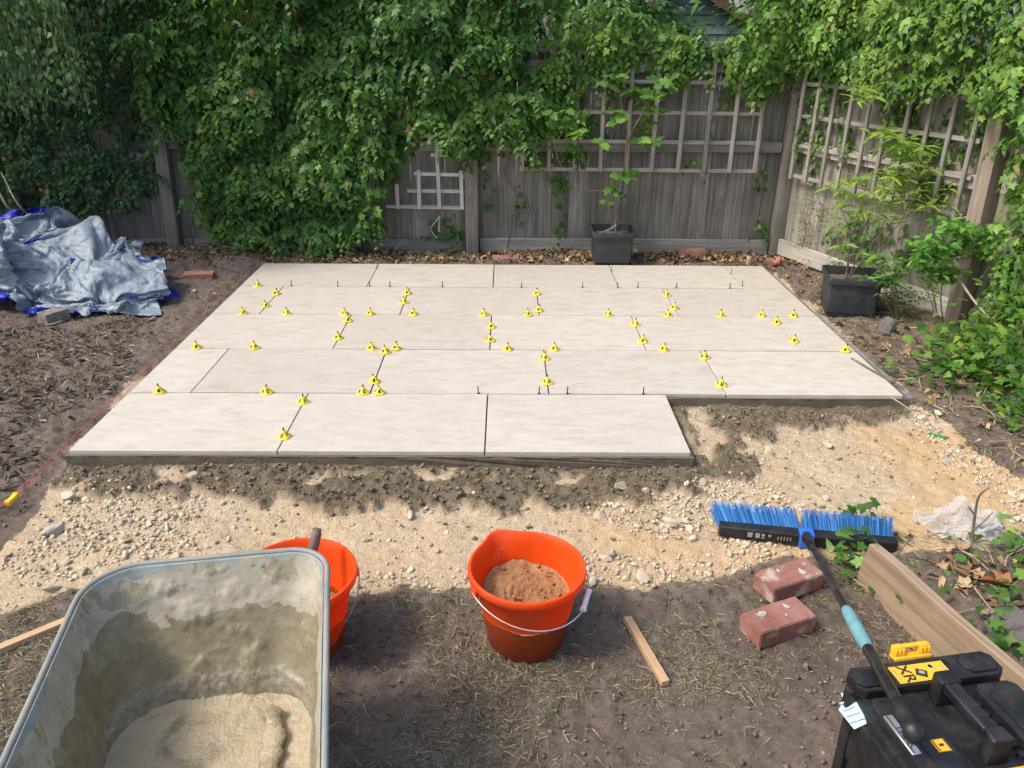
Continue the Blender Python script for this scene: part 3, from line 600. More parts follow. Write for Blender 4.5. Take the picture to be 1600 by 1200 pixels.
def litter(n, x0, x1, y0, y1, w, name='fallen_leaves', label=None, smin=.018, smax=.05):
    x, y = sample(n, x0, x1, y0, y1, w); s = rng.uniform(smin, smax, len(x)); a = rng.uniform(0, 6.28, len(x))
    t = np.stack([np.cos(a), np.sin(a), rng.normal(size=len(x))*.25], -1); nr = np.stack([rng.normal(size=len(x))*.5, rng.normal(size=len(x))*.5, np.ones(len(x))], -1)
    return scatter(name, P_dead, np.stack([x, y, surf_z(x, y)+.006+rng.uniform(0, .012, len(x))], -1), s, frames(t, nr), M['litter'], label)
def w_back(x, y): return np.where((y > 3.06), np.clip((y-3.0)*4, .3, 1), 0)*np.where(x < 0, .6, 1)
litter(4200, -1.2, 4.3, 3.05, 3.5, w_back, label='dry fallen leaves along the foot of the back fence')
litter(2600, 3.96, 5.2, -.2, 3.3, lambda x, y: np.where(zones(x, y)[0], .0, .55)*(fbm(np.stack([x, y], -1)*3, 3, 7)), label='dry fallen leaves on the soil bed along the right fence')
litter(1500, 3.25, 4.9, -1.7, -.55, lambda x, y: np.where(x > 3.3+.25*(-.8-y)+.06, .9, 0)*np.where(y < -.75, 1, .15), label='brown fallen leaves behind the plank at the bottom right', smin=.025, smax=.06)
litter(420, -1.4, 3.2, -1.7, 3.0, lambda x, y: np.where(on_slab(x, y) | zones(x, y)[0], 0, .5), label='odd dry leaf bits on the soil', smin=.01, smax=.028)
# dry grass
def grass(n, w, label, smin=.02, smax=.06, up=.22, m_='straw', name='dry_grass', x0=.3, x1=3.35, y0=-1.75, y1=-.6, seg=P_blade, wid=1.):
    x, y = sample(n, x0, x1, y0, y1, w); s = rng.uniform(smin, smax, len(x)); a = rng.uniform(0, 6.28, len(x)); 
    a += (vn(np.stack([x, y], -1)*9, 3)-.5)*5
    t = np.stack([np.cos(a), np.sin(a), np.abs(rng.normal(size=len(x)))*up], -1); nr = np.stack([rng.normal(size=len(x))*.5, rng.normal(size=len(x))*.5, np.ones(len(x))], -1)
    sz = np.stack([s*.9*wid, s, s], -1); return scatter(name, seg, np.stack([x, y, surf_z(x, y)+.002+rng.uniform(0, .008, len(x))], -1), sz, frames(t, nr), M[m_], label)
def w_gr(x, y):
    p = np.stack([x, y], -1); d = np.clip((fbm(p*3.2, 3, 19)-.36)*3.2, .06, 1); return np.where(zones(x, y)[0], 0, d)
grass(62000, w_gr, 'dead straw-coloured grass trodden into the bare soil', .012, .044, wid=.8)
M['greengrass'] = m_leaf('grass_blade', [(0, (.10, .13, .04)), (1, (.17, .24, .07))], trans=.2)
grass(5000, lambda x, y: np.where(zones(x, y)[0], 0, np.clip((fbm(np.stack([x, y], -1)*5, 3, 29)-.6)*9, 0, 1)), 'thin green grass tufts in the trodden soil', .02, .05, .7, 'greengrass', 'grass')
# low bits of dry stems in the right bed
grass(2600, lambda x, y: np.where(zones(x, y)[0], 0, .7), 'thin dry stems and twigs littering the right-hand bed', .05, .16, .35, 'straw', 'dry_stems', 3.9, 5.1, -.1, 2.6, wid=.45)
grass(1200, lambda x, y: np.where(x > 3.36+.25*(-.8-y), .8, 0), 'thin dry stems among the leaves behind the plank', .05, .13, .3, 'straw', 'dry_stems', 3.3, 4.8, -1.6, -.5, wid=.45)
grass(1500, lambda x, y: np.full(x.shape, .6), 'dry stems at the foot of the ivy', .05, .18, .5, 'straw', 'dry_stems', -.8, 1.6, 3.15, 3.4, wid=.4)

# ================================================================== THE PATIO
bed = MB()
def slab_edges(x0, x1, y0, y1): return (x0, x1, y0, y1)
bed.prism([(-.012, -.012), (2.712+.01, -.012), (2.712+.01, .604-.008), (3.926+.03, .604-.008), (3.926+.03, 3.02+.015), (-.012, 3.02+.015)], -.12, -.0195)
patio = bed.build('patio', M['mortar']); tag(patio, 'unfinished patio of cream slabs bedded on grey mortar', kind='structure')
bm = bmesh.new(); bm.from_mesh(patio.data)
for _ in range(6):
    ed = [e for e in bm.edges if e.calc_length() > .06 and e.verts[0].co.z > -.2]
    if not ed: break
    bmesh.ops.subdivide_edges(bm, edges=ed, cuts=1)
    if len(bm.verts) > 6000: break
for v in bm.verts:
    if v.co.z < -.025 or True:
        n = mnoise.noise(v.co*14)*.006+mnoise.noise(v.co*45)*.003
        if abs(v.co.y) < .02 or v.co.x > 2.7: v.co.y += n if v.co.y < .7 else 0; v.co.x += n if v.co.x > 2.7 else 0
bm.to_mesh(patio.data); bm.free()
def slab_mesh(w, d, t=.0195):
    b = MB(); b.box((0, 0, -t/2), (w, d, t)); me = b.mesh('paving_slab'); bm = bmesh.new(); bm.from_mesh(me); bmesh.ops.bevel(bm, geom=list(bm.edges), offset=.0012, segments=1, affect='EDGES'); bm.to_mesh(me); bm.free(); me.materials.append(M['slab']); return me
G = .0065; cache = {}
def slab(x0, x1, j):
    w = round(x1-x0-G, 4); key = w
    if key not in cache: cache[key] = slab_mesh(w, .604-.0078)
    o = link('paving_slab', cache[key], None, patio, ((x0+x1)/2, (j+.5)*.604, rng.normal()*.0006), (rng.normal()*.0006, rng.normal()*.0004, rng.normal()*.0007 + (PI if rng.uniform() < .5 else 0))); return o
W_ = .904
for j in range(5):
    if j == 0: xs = [0, W_, 2*W_, 3*W_]
    elif j in (1, 3): xs = [0, .31, .31+W_, .31+2*W_, .31+3*W_, 3.926]
    else: xs = [0, W_, 2*W_, 3*W_, 4*W_, 3.926]
    for a, b in zip(xs[:-1], xs[1:]): slab(a, b, j)
# levelling clips
cm = MB(); nseg = 32
prof = [(.0305, 0), (.0315, .002), (.0305, .0055), (.025, .0085), (.0205, .013), (.0165, .019), (.0125, .0245), (.0095, .029), (.0085, .036), (.0062, .037), (.0055, .031)]
v = []; f = []
for i, (r, z) in enumerate(prof):
    for j in range(nseg):
        a = 2*PI*j/nseg; lob = 1 + (.07*math.cos(4*a) if i < 4 else 0); v.append((r*lob*math.cos(a), r*lob*math.sin(a), z))
for i in range(len(prof)-1):
    for j in range(nseg):
        if 3 <= i <= 5 and (j % 8) in (2, 3, 4, 5): continue
        f.append((i*nseg+j, i*nseg+(j+1) % nseg, (i+1)*nseg+(j+1) % nseg, (i+1)*nseg+j))
cm.add(v, f); cap_me = cm.mesh('cap', 200); cap_me.materials.append(M['yellow'])
sb = MB(); sb.box((0, 0, .022), (.0052, .0035, .052)); 
for k in range(7): sb.box((0, 0, .012+k*.0052), (.0066, .0046, .0018))
stem_me = sb.mesh('stem'); stem_me.materials.append(M['stem'])
bb = MB(); bb.box((0, 0, .019), (.0055, .0036, .042)); bb.box((0, 0, .003), (.013, .0034, .006)); bare_me = bb.mesh('levelling_spike'); bare_me.materials.append(M['stem'])
ORD = ['first', 'second', 'third', 'fourth', 'fifth', 'sixth', 'seventh', 'eighth', 'ninth', 'tenth', 'eleventh', 'twelfth']
JN = {1: 'the crosswise joint nearest the buckets', 2: 'the second crosswise joint from the buckets', 3: 'the third crosswise joint from the buckets', 4: 'the crosswise joint nearest the fence'}
RN = {1: 'front slab row', 2: 'second slab row', 3: 'middle slab row', 4: 'fourth slab row', 5: 'back slab row'}
capj = {4: [(406,444)], 3: [(383,487),(450,488),(540,488),(580,488),(647,489),(756,490),(825,490),(950,491),(1043,492),(1125,492),(1188,492),(1238,493)],
        2: [(309,542),(400,542),(582,543),(620,543),(793,544),(866,545),(1036,545),(1319,547)], 1: [(251,611),(419,611),(569,611),(594,611)]}
capc = {4: [(427,460),(410,479),(635,459),(629,473),(837,460),(839,486),(1039,462),(1052,482)], 3: [(543,502),(529,529),(768,512),(767,533),(992,508),(1004,534),(1217,505),(1246,534)],
        2: [(602,551),(585,597),(849,561),(854,599),(1101,559),(1128,602)], 1: [(472,629),(442,683)]}
def clip(x, y, rz, label):
    t = empty('levelling_clip', (x, y, .0003), rz + rng.normal()*.3, label, 'levelling clip', 'yellow levelling clips on the patio joints')
    link('cap', cap_me, None, t, rot=(rng.normal()*.035, rng.normal()*.035, rng.uniform(0, 6))); link('stem', stem_me, None, t, rot=(rng.normal()*.06, rng.normal()*.06, 0))
n_clip = 0
for j, L in capj.items():
    for i, q in enumerate(L):
        p = P(*q, .0); lab = ('yellow cap on black stem, alone on ' + JN[j]) if len(L) == 1 else f'{ORD[i]} yellow cap from the left along {JN[j]}'
        clip(p[0], j*.604, rng.choice([0, .8]), lab)
xj = {1: [W_, 2*W_, 3*W_], 2: [.31, .31+W_, .31+2*W_, .31+3*W_], 3: [W_, 2*W_, 3*W_, 4*W_], 4: [.31, .31+W_, .31+2*W_, .31+3*W_], 5: [W_, 2*W_, 3*W_, 4*W_]}
for j, L in capc.items():
    byx = {}
    for q in L:
        p = P(*q, .0); k = min(range(len(xj[j])), key=lambda k: abs(xj[j][k]-p[0])); byx.setdefault(k, []).append(p)
    for k, ps in byx.items():
        ps.sort(key=lambda p: p[1])
        for i, p in enumerate(ps):
            clip(xj[j][k], p[1], rng.choice([0, .8]), f"{['nearer', 'farther'][i]} yellow cap on the {ORD[k]} short joint from the left in the {RN[j]}")
stems = [(1, 748), (1, 842), (1, 886), (1, 1004), (4, 454), (4, 527), (4, 577), (4, 609), (4, 691), (4, 815), (4, 910), (4, 965), (4, 996), (4, 1056), (4, 1139)]
cnt = {1: 0, 4: 0}
for j, px in stems:
    y_px = 613 if j == 1 else 449; p = P(px, y_px, 0.); cnt[j] += 1
    o = link('levelling_spike', bare_me, None, None, (p[0], j*.604, .0), (rng.normal()*.04, rng.normal()*.04, 0)); tag(o, f'{ORD[cnt[j]-1]} bare black stem from the left along {JN[j]}', 'levelling spike', 'bare levelling stems without caps')
for (px, py, lb) in [(589, 419, 'left'), (953, 423, 'right')]:
    p = P(px, py, 0); k = W_ if px < 700 else 3*W_
    o = link('levelling_spike', bare_me, None, None, (k, p[1], .0), (.1, 0, PI/2)); tag(o, 'bare black stem on the leftmost short joint of the back slab row' if px < 700 else 'bare black stem on the back-row joint directly in front of the potted fig', 'levelling spike', 'bare levelling stems without caps')
for (px, py, lb) in [(1141, 428, 'farther of two bare black stems on the rightmost joint of the back row'), (1160, 447, 'nearer of two bare black stems on the rightmost joint of the back row')]:
    p = P(px, py, 0); o = link('levelling_spike', bare_me, None, None, (4*W_, p[1], .0), (0, 0, PI/2)); tag(o, lb, 'levelling spike', 'bare levelling stems without caps')
# ================================================================== FENCES
GR = -.06
def fence(root, L, z_top, m_board, m_rail, m_post, rails, posts, x0=0., skip=None, bw=.142):
    x = x0; i = 0
    while x < L:
        w = bw*rng.uniform(.93, 1.05); h = z_top + rng.normal()*.006; b = MB()
        # feather-edged board: thick edge to thin edge, overlapping the next
        b.add([(0,0,.02),(w-.001,0.012,.02),(w-.001,.020,.02),(0,.024,.02),(0,0,h),(w-.001,.012,h),(w-.001,.020,h),(0,.024,h)], [(0,3,2,1),(4,5,6,7),(0,1,5,4),(1,2,6,5),(2,3,7,6),(3,0,4,7)])
        y = rng.uniform(0, .006)
        o = b.build('board', m_board, root, loc=(x, y, 0), rot=(0, rng.normal()*.003, 0)); x += w+.0035; i += 1
    for (a, c, z, hh, th) in rails:
        b = MB(); n = 6
        b.box(((a+c)/2, -th/2-.002, z), (c-a, th, hh)); b.build('rail', m_rail, root, bev=.004, segs=1, rot=(0, rng.normal()*.002, 0))
    for (px_, w, h, lean, mm) in posts:
        b = MB(); b.box((0, -.055, h/2-.02), (w, .1, h+.04)); b.build('post', mm, root, loc=(px_, 0, 0), rot=(0, lean, 0), bev=.005)
FY = 3.50
bf = empty('fence', (0, FY, GR), 0, 'back fence of weathered grey vertical boards between posts, half under ivy', 'fence')
fence(bf, 4.2, 1.62, M['board'], M['rail'], M['post'],
      [(-3.6, -.90, .80, .09, .04), (-.79, 1.56, .90, .08, .04), (1.68, 4.10, .905, .085, .04), (-.79, 1.56, .08, .13, .03), (1.68, 4.10, .105, .12, .034), (-3.6, -.90, .08, .12, .03), (1.68, 4.10, 1.50, .085, .04)],
      [(-.85, .10, 1.45, .03, M['post']), (1.62, .105, 1.62, 0, M['post']), (4.165, .115, 1.74, 0, M['post']), (-3.4, .1, 1.6, 0, M['post'])], x0=-4.6)
lf = empty('fence', (-4.65, 3.5, GR), -PI/2, 'plain grey board fence along the far left side of the garden, beyond the mulch', 'fence')
fence(lf, 6.2, 1.62, M['board'], M['rail'], M['post'], [], [(.1, .1, 1.66, 0, M['post']), (2.1, .1, 1.66, 0, M['post']), (4.1, .1, 1.66, 0, M['post'])], x0=.05)
lf.rotation_euler = (0, 0, PI/2); lf.location = (-4.65, -2.7, GR)
b = MB(); b.box((1.9, -.01, 1.655), (4.6, .10, .045)); b.build('capping_rail', M['rail'], bf, bev=.004)
b = MB(); b.box((3.0, -.10, .012), (2.1, .03, .06)); b.build('edging_board', M['rail'], bf, bev=.003)
CP = np.array([4.156, 3.508]); DV = np.array([.34358, -.93912]); NV = np.array([-.93912, -.34358])
rz = math.atan2(DV[1], DV[0])
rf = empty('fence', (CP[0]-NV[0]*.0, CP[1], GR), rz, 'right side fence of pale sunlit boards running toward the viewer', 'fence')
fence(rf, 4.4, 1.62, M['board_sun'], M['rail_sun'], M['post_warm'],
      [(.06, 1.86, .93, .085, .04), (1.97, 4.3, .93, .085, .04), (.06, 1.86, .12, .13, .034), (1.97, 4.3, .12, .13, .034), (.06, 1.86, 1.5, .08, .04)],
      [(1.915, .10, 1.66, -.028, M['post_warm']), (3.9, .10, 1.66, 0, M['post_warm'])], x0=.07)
def RW(u, v, off=0.): 
    u = np.asarray(u, float); return np.stack([CP[0]+DV[0]*u+NV[0]*off, CP[1]+DV[1]*u+NV[1]*off, v+0*u], -1)
def RP(px, py, off=0.):
    A = CP + NV*off; d = ray(px, py); t = ((A-CAM[:2])@NV)/(d[:2]@NV); X = CAM+d*t; return float((X[:2]-CP)@DV), float(X[2])
def trellis(loc, rz, verts, horiz, label, wv=.030, hv=.028, ms=M['slat'], mx=M['slatx'], jig=.004):
    t = empty('trellis', loc, rz, label, 'trellis')
    for (x, z0, z1, tilt) in verts:
        b = MB(); b.box((0, -.009, (z0+z1)/2), (wv, .018, z1-z0)); b.build('slat', ms, t, loc=(x, 0, 0), rot=(0, tilt, 0), bev=.002, segs=1)
    for (a, c, z, tilt) in horiz:
        b = MB(); b.box((0, .010, 0), (c-a, .018, hv)); b.build('crossbar', mx, t, loc=((a+c)/2, 0, z), rot=(0, tilt, 0), bev=.002, segs=1)
    return t
vx = [2.028+i*.2066 for i in range(10)]
trellis((0, 3.425, 0), 0, [(x, .655 if i != 5 else .66, 1.56, rng.normal()*.004+.004) for i, x in enumerate(vx)],
        [(2.005, 3.90, z, .004) for z in (.668, .885, 1.105, 1.33, 1.545)], 'wide square trellis on the back fence behind the potted fig tree')
tl = PY(723, 328, 3.42)
trellis((0, 3.42, 0), 0, [(x, .35, z1, rng.normal()*.01) for x, z1 in ((-.38, .8), (-.18, .72), (.02, .8), (.22, .85), (.42, .9), (.62, .9), (.82, .85), (1.02, .55), (1.19, .66), (1.365, 1.0), (1.545, .66))],
        [(-.40, .05, .37, -.01), (-.4, .0, .60, 0), (.92, 1.565, .362, .012), (1.10, 1.565, .492, .004), (1.16, 1.565, .625, .02), (1.30, 1.46, .775, 0), (1.25, 1.36, .92, .0)], 'broken whitish trellis panel half buried in ivy left of the fence post', ms=M['slat_white'], mx=M['slatx_white'])
o = empty('trellis', (0, 3.405, 0), 0, 'short split trellis offcut hanging below the broken trellis', 'trellis')
a_ = PY(687, 338, 3.4); c_ = PY(672, 358, 3.4)
b = MB(); b.tube([a_-[0, 3.405, 0], PY(686, 362, 3.4)-[0, 3.405, 0]], .008, 6); b.build('slat', M['slat'], o)
b = MB(); b.tube([a_-[0, 3.405, 0], c_-[0, 3.405, 0], PY(682, 372, 3.4)-[0, 3.405, 0]], .007, 6); b.build('slat', M['slat'], o)
ru = [.185+i*.1725 for i in range(10)]
t = trellis((*(CP+NV*.07), 0), rz, [(x, .63, 1.55, .0) for x in ru], [(.15, 1.78, z, 0) for z in (.655, .885, 1.10, 1.33, 1.54)], 'bleached trellis panel on the right side fence in the sun')

# ================================================================== IVY
def leafmesh(name, pr, pos, T, Nn, size, m_, parent=None, label=None, cat=None):
    return scatter(name, pr, pos, size, frames(T, Nn), M[m_] if isinstance(m_, str) else m_, label, cat, parent)
def plane_back(Y): return (lambda px, py: (lambda q: (float(q[0]), float(q[2])))(PY(px, py, Y))), (lambda u, v, off: np.stack([u, FY-off+0*u, v], -1)), np.array([0, -1., 0]), np.array([1., 0, 0])
def plane_right(off0): return (lambda px, py: RP(px, py, off0)), (lambda u, v, off: RW(u, v, 0.)+NV3[None]*np.asarray(off)[:, None]), NV3, np.array([DV[0], DV[1], 0.])
NV3 = np.array([NV[0], NV[1], 0.])
def ivy(label, plane, polys, dens, depth, m_, size=(.035, .07), seed=1, spray=.7, thick=.10, fall=.12, stems=5, edge=.05, cat='ivy', lean_out=1., top=None):
    px2, w, out, side = plane; Q = [[px2(*q) for q in p] for p in polys]
    allq = [q for p in Q for q in p]; u0, u1 = min(q[0] for q in allq), max(q[0] for q in allq); v0, v1 = max(-.02, min(q[1] for q in allq)), min(top or 9, max(q[1] for q in allq))
    def inside(u, v):
        p = np.stack([u, v], -1); a = u+(fbm(p*4+seed, 3, seed)-.5)*edge*4; b = v+(fbm(p*4-seed, 3, seed+5)-.5)*edge*4; r = np.zeros(u.shape, bool)
        for q in Q: r |= pip(a, b, q)
        if top: r &= v < top
        return r
    def D(u, v):
        p = np.stack([u, v], -1); n = fbm(p*np.array([3.3, 4.2])+seed*3.1, 4, seed+9); sharp = np.abs(fbm(p*5.5, 3, seed+2)-.5)*2
        return depth[0] + (depth[1]-depth[0])*np.clip((n-.28)*2.2, 0, 1)*(.75+.5*sharp) 
    area = (u1-u0)*(v1-v0); nb = int(area*dens*.45); u = rng.uniform(u0, u1, nb); v = rng.uniform(v0, v1, nb); k = inside(u, v); u, v = u[k], v[k]
    d = D(u, v)*rng.uniform(.25, 1, len(u)); pos = [w(u, v, d)]; n = len(u)
    up = np.array([0, 0, 1.])
    T = [-up*rng.uniform(.5, 1, n)[:, None] + side*rng.normal(size=n)[:, None]*.45 + out*rng.uniform(0, .5, n)[:, None]]
    Nn = [out*1. + up*rng.uniform(.1, .9, n)[:, None] + side*rng.normal(size=n)[:, None]*.4]; S = [rng.uniform(size[0], size[1], n)*.9]
    # sprays: short shoots that arch outwards and hang, leaves alternating along them
    per = 13; ns = int(area*dens*spray/per); u = rng.uniform(u0, u1, ns); v = rng.uniform(v0, v1, ns); k = inside(u, v-.05); u, v = u[k], v[k]; ns = len(u)
    d0 = D(u, v); L = rng.uniform(.08, .26, ns); sl = rng.normal(size=ns)*.45; ou = rng.uniform(.05, .5, ns)*lean_out
    sp_size = rng.uniform(size[0], size[1], ns)
    for i in range(per):
        t = (i+rng.uniform(0, .6, ns))/per; s_ = L*t
        rise = .25*t - 1.0*t*t
        p = w(u + sl*s_, v + L*rise, d0 + ou*s_*1.4*(1-.45*t) + .01); sg = 1 if i % 2 else -1
        pos.append(p + side*(sg*.018)); n = ns
        T.append(-up*(.55+.4*t)[:, None] + side*(sg*.75+rng.normal(size=n)*.25)[:, None] + out*(.35+rng.normal(size=n)*.2)[:, None])
        Nn.append(out*(.55+rng.normal(size=n)*.2)[:, None] + up*(.85-.3*t)[:, None] + side*(rng.normal(size=n)*.35)[:, None]); S.append(sp_size*(1.1-.4*t)*rng.uniform(.8, 1.15, n))
    pos = np.concatenate(pos); T = np.concatenate(T); Nn = np.concatenate(Nn); S = np.concatenate(S)
    k = pos[:, 2] > -.03; pos, T, Nn, S = pos[k], T[k], Nn[k], S[k]
    bx = pos.mean(0); root = empty('ivy', (bx[0], bx[1], GR), 0, label, cat)
    r0 = np.array([bx[0], bx[1], GR]); o = leafmesh('foliage', P_ivy, pos-r0, T, Nn, S, m_, root)
    if stems:
        b = MB()
        for s in range(stems):
            uu = rng.uniform(u0, u1); pts = []; vv = v0
            while vv < v1*.9:
                pts.append(w(np.array([uu]), np.array([vv]), np.array([.035]))[0]-r0); vv += .15; uu += rng.normal()*.05
            if len(pts) > 2: bb_ = MB(); bb_.tube(bez(pts, 4), .006, 5); bb_.build('stem', M['twig'], root)
    return root
MAIN = [(205,-260),(850,-260),(842,150),(822,190),(820,238),(780,222),(745,262),(722,255),(700,232),(690,205),(655,200),(640,255),(618,268),(600,300),(590,322),(602,345),(596,372),(560,390),(500,385),(440,398),(330,392),(300,350),(262,225),(205,185)]
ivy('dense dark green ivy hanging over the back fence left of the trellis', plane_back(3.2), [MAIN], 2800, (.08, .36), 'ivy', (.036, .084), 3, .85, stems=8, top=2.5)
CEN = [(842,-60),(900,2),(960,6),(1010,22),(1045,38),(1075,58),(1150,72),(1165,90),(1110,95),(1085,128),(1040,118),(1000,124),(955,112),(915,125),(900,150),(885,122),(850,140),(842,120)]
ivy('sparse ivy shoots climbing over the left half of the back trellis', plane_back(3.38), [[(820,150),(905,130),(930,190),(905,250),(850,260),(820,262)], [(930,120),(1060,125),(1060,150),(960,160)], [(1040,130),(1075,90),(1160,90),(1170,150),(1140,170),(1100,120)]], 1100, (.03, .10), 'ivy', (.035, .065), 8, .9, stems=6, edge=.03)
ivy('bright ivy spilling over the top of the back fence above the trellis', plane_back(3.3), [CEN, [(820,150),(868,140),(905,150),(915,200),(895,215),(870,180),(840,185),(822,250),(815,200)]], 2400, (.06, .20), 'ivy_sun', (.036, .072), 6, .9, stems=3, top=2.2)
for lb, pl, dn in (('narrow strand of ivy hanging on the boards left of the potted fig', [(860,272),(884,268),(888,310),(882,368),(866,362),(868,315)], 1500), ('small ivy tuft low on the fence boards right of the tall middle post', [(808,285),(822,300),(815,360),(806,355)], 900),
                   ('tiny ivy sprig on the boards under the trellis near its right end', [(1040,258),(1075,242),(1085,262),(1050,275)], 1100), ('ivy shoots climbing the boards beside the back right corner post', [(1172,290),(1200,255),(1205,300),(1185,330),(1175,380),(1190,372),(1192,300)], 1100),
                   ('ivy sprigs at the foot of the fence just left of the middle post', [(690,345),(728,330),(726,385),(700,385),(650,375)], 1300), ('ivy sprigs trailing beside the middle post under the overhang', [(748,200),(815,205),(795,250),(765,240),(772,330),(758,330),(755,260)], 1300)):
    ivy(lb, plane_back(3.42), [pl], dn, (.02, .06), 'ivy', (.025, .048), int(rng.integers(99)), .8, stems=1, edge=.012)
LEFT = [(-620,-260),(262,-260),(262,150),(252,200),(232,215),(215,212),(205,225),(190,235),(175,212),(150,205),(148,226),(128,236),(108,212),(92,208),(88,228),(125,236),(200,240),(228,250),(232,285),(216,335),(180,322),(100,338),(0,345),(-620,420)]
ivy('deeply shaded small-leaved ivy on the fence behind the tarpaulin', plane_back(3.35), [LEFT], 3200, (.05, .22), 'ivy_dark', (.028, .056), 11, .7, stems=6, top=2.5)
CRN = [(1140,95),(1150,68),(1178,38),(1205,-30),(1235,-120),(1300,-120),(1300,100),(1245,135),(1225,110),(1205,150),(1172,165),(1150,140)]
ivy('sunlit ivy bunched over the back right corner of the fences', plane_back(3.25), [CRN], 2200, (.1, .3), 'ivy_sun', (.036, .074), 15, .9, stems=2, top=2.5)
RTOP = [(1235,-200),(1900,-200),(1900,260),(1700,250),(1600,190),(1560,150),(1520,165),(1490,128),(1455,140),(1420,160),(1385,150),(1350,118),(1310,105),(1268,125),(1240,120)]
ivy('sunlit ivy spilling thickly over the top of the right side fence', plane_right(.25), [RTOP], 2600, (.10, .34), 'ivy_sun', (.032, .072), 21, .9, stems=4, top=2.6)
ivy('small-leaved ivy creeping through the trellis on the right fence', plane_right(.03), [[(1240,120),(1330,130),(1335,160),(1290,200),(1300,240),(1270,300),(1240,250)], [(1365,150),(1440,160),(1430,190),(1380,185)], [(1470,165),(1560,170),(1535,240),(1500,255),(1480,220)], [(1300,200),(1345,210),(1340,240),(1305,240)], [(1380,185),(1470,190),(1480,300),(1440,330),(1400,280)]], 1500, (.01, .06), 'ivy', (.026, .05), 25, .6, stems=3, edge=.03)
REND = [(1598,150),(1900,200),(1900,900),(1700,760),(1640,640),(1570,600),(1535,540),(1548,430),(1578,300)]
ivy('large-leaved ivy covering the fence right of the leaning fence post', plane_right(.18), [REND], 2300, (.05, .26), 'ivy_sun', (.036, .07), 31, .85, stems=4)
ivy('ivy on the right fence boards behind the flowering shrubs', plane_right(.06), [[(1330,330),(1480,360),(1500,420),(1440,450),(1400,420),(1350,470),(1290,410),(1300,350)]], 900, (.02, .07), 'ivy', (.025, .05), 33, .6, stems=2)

# ground ivy along the right bed and bottom right corner
def ground_ivy(label, pts_px, n, size, spread, m_='ivy', z=0., h=.06, seed=0):
    c = [P(*q, -.02) for q in pts_px]; pos = []; T = []; Nn = []; S = []
    for i in range(n):
        q = c[int(rng.integers(len(c)))]; x = q[0]+float(np.clip(rng.normal(), -1.5, 1.5))*spread; y = q[1]+float(np.clip(rng.normal(), -1.5, 1.5))*spread
        if on_slab(np.array([x]), np.array([y]))[0]: continue
        pos.append((x, y, float(surf_z(x, y))+.01+rng.gamma(1.6, h/2))); a = rng.uniform(0, 6.28); T.append((math.cos(a), math.sin(a), rng.normal()*.3-.1)); Nn.append((rng.normal()*.45, rng.normal()*.45-.25, 1)); S.append(rng.uniform(*size))
    pos = np.array(pos); r0 = np.array([pos[:, 0].mean(), pos[:, 1].mean(), GR]); root = empty('ivy', r0, 0, label, 'ivy')
    leafmesh('foliage', P_ivy, pos-r0, np.array(T), np.array(Nn), np.array(S), m_, root)
    b = MB()
    for k in range(max(3, n//25)):
        i = int(rng.integers(len(pos))); p = pos[i]-r0; a = rng.uniform(0, 6.28); pts = [p+np.array([math.cos(a), math.sin(a), 0])*s+np.array([rng.normal()*.02, rng.normal()*.02, .012]) for s in (-.12, -.04, .04, .12)]
        pts = [np.array([q[0], q[1], float(surf_z(q[0]+r0[0], q[1]+r0[1]))-r0[2]+.012+rng.uniform(0, .02)]) for q in pts]; b.tube(bez(pts, 4), .0022, 4)
    b.build('stem', M['twig_pale'], root)
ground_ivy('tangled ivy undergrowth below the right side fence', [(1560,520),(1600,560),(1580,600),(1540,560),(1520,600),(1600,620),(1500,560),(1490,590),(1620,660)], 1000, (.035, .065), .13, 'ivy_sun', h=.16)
ground_ivy('ivy shoots trailing at the tip of the plank beside the broom head', [(1335,830),(1345,850),(1330,870),(1322,885),(1345,815)], 60, (.03, .055), .035, 'ivy', h=.06)
ground_ivy('scattered ivy among the dead leaves near the clear plastic bag', [(1390,880),(1520,880),(1570,870),(1430,920),(1480,930)], 45, (.022, .042), .10, 'ivy', h=.05)
ground_ivy('green ivy sprigs at the lower right edge beside the plank', [(1585,1010),(1600,930),(1580,950),(1520,985),(1600,1030),(1600,880)], 60, (.028, .05), .06, 'ivy', h=.05)
ground_ivy('thin trail of ivy hanging over the right corner of the patio', [(1378,545),(1385,575),(1400,600),(1440,590),(1460,570)], 30, (.025, .045), .035, 'ivy', h=.05)

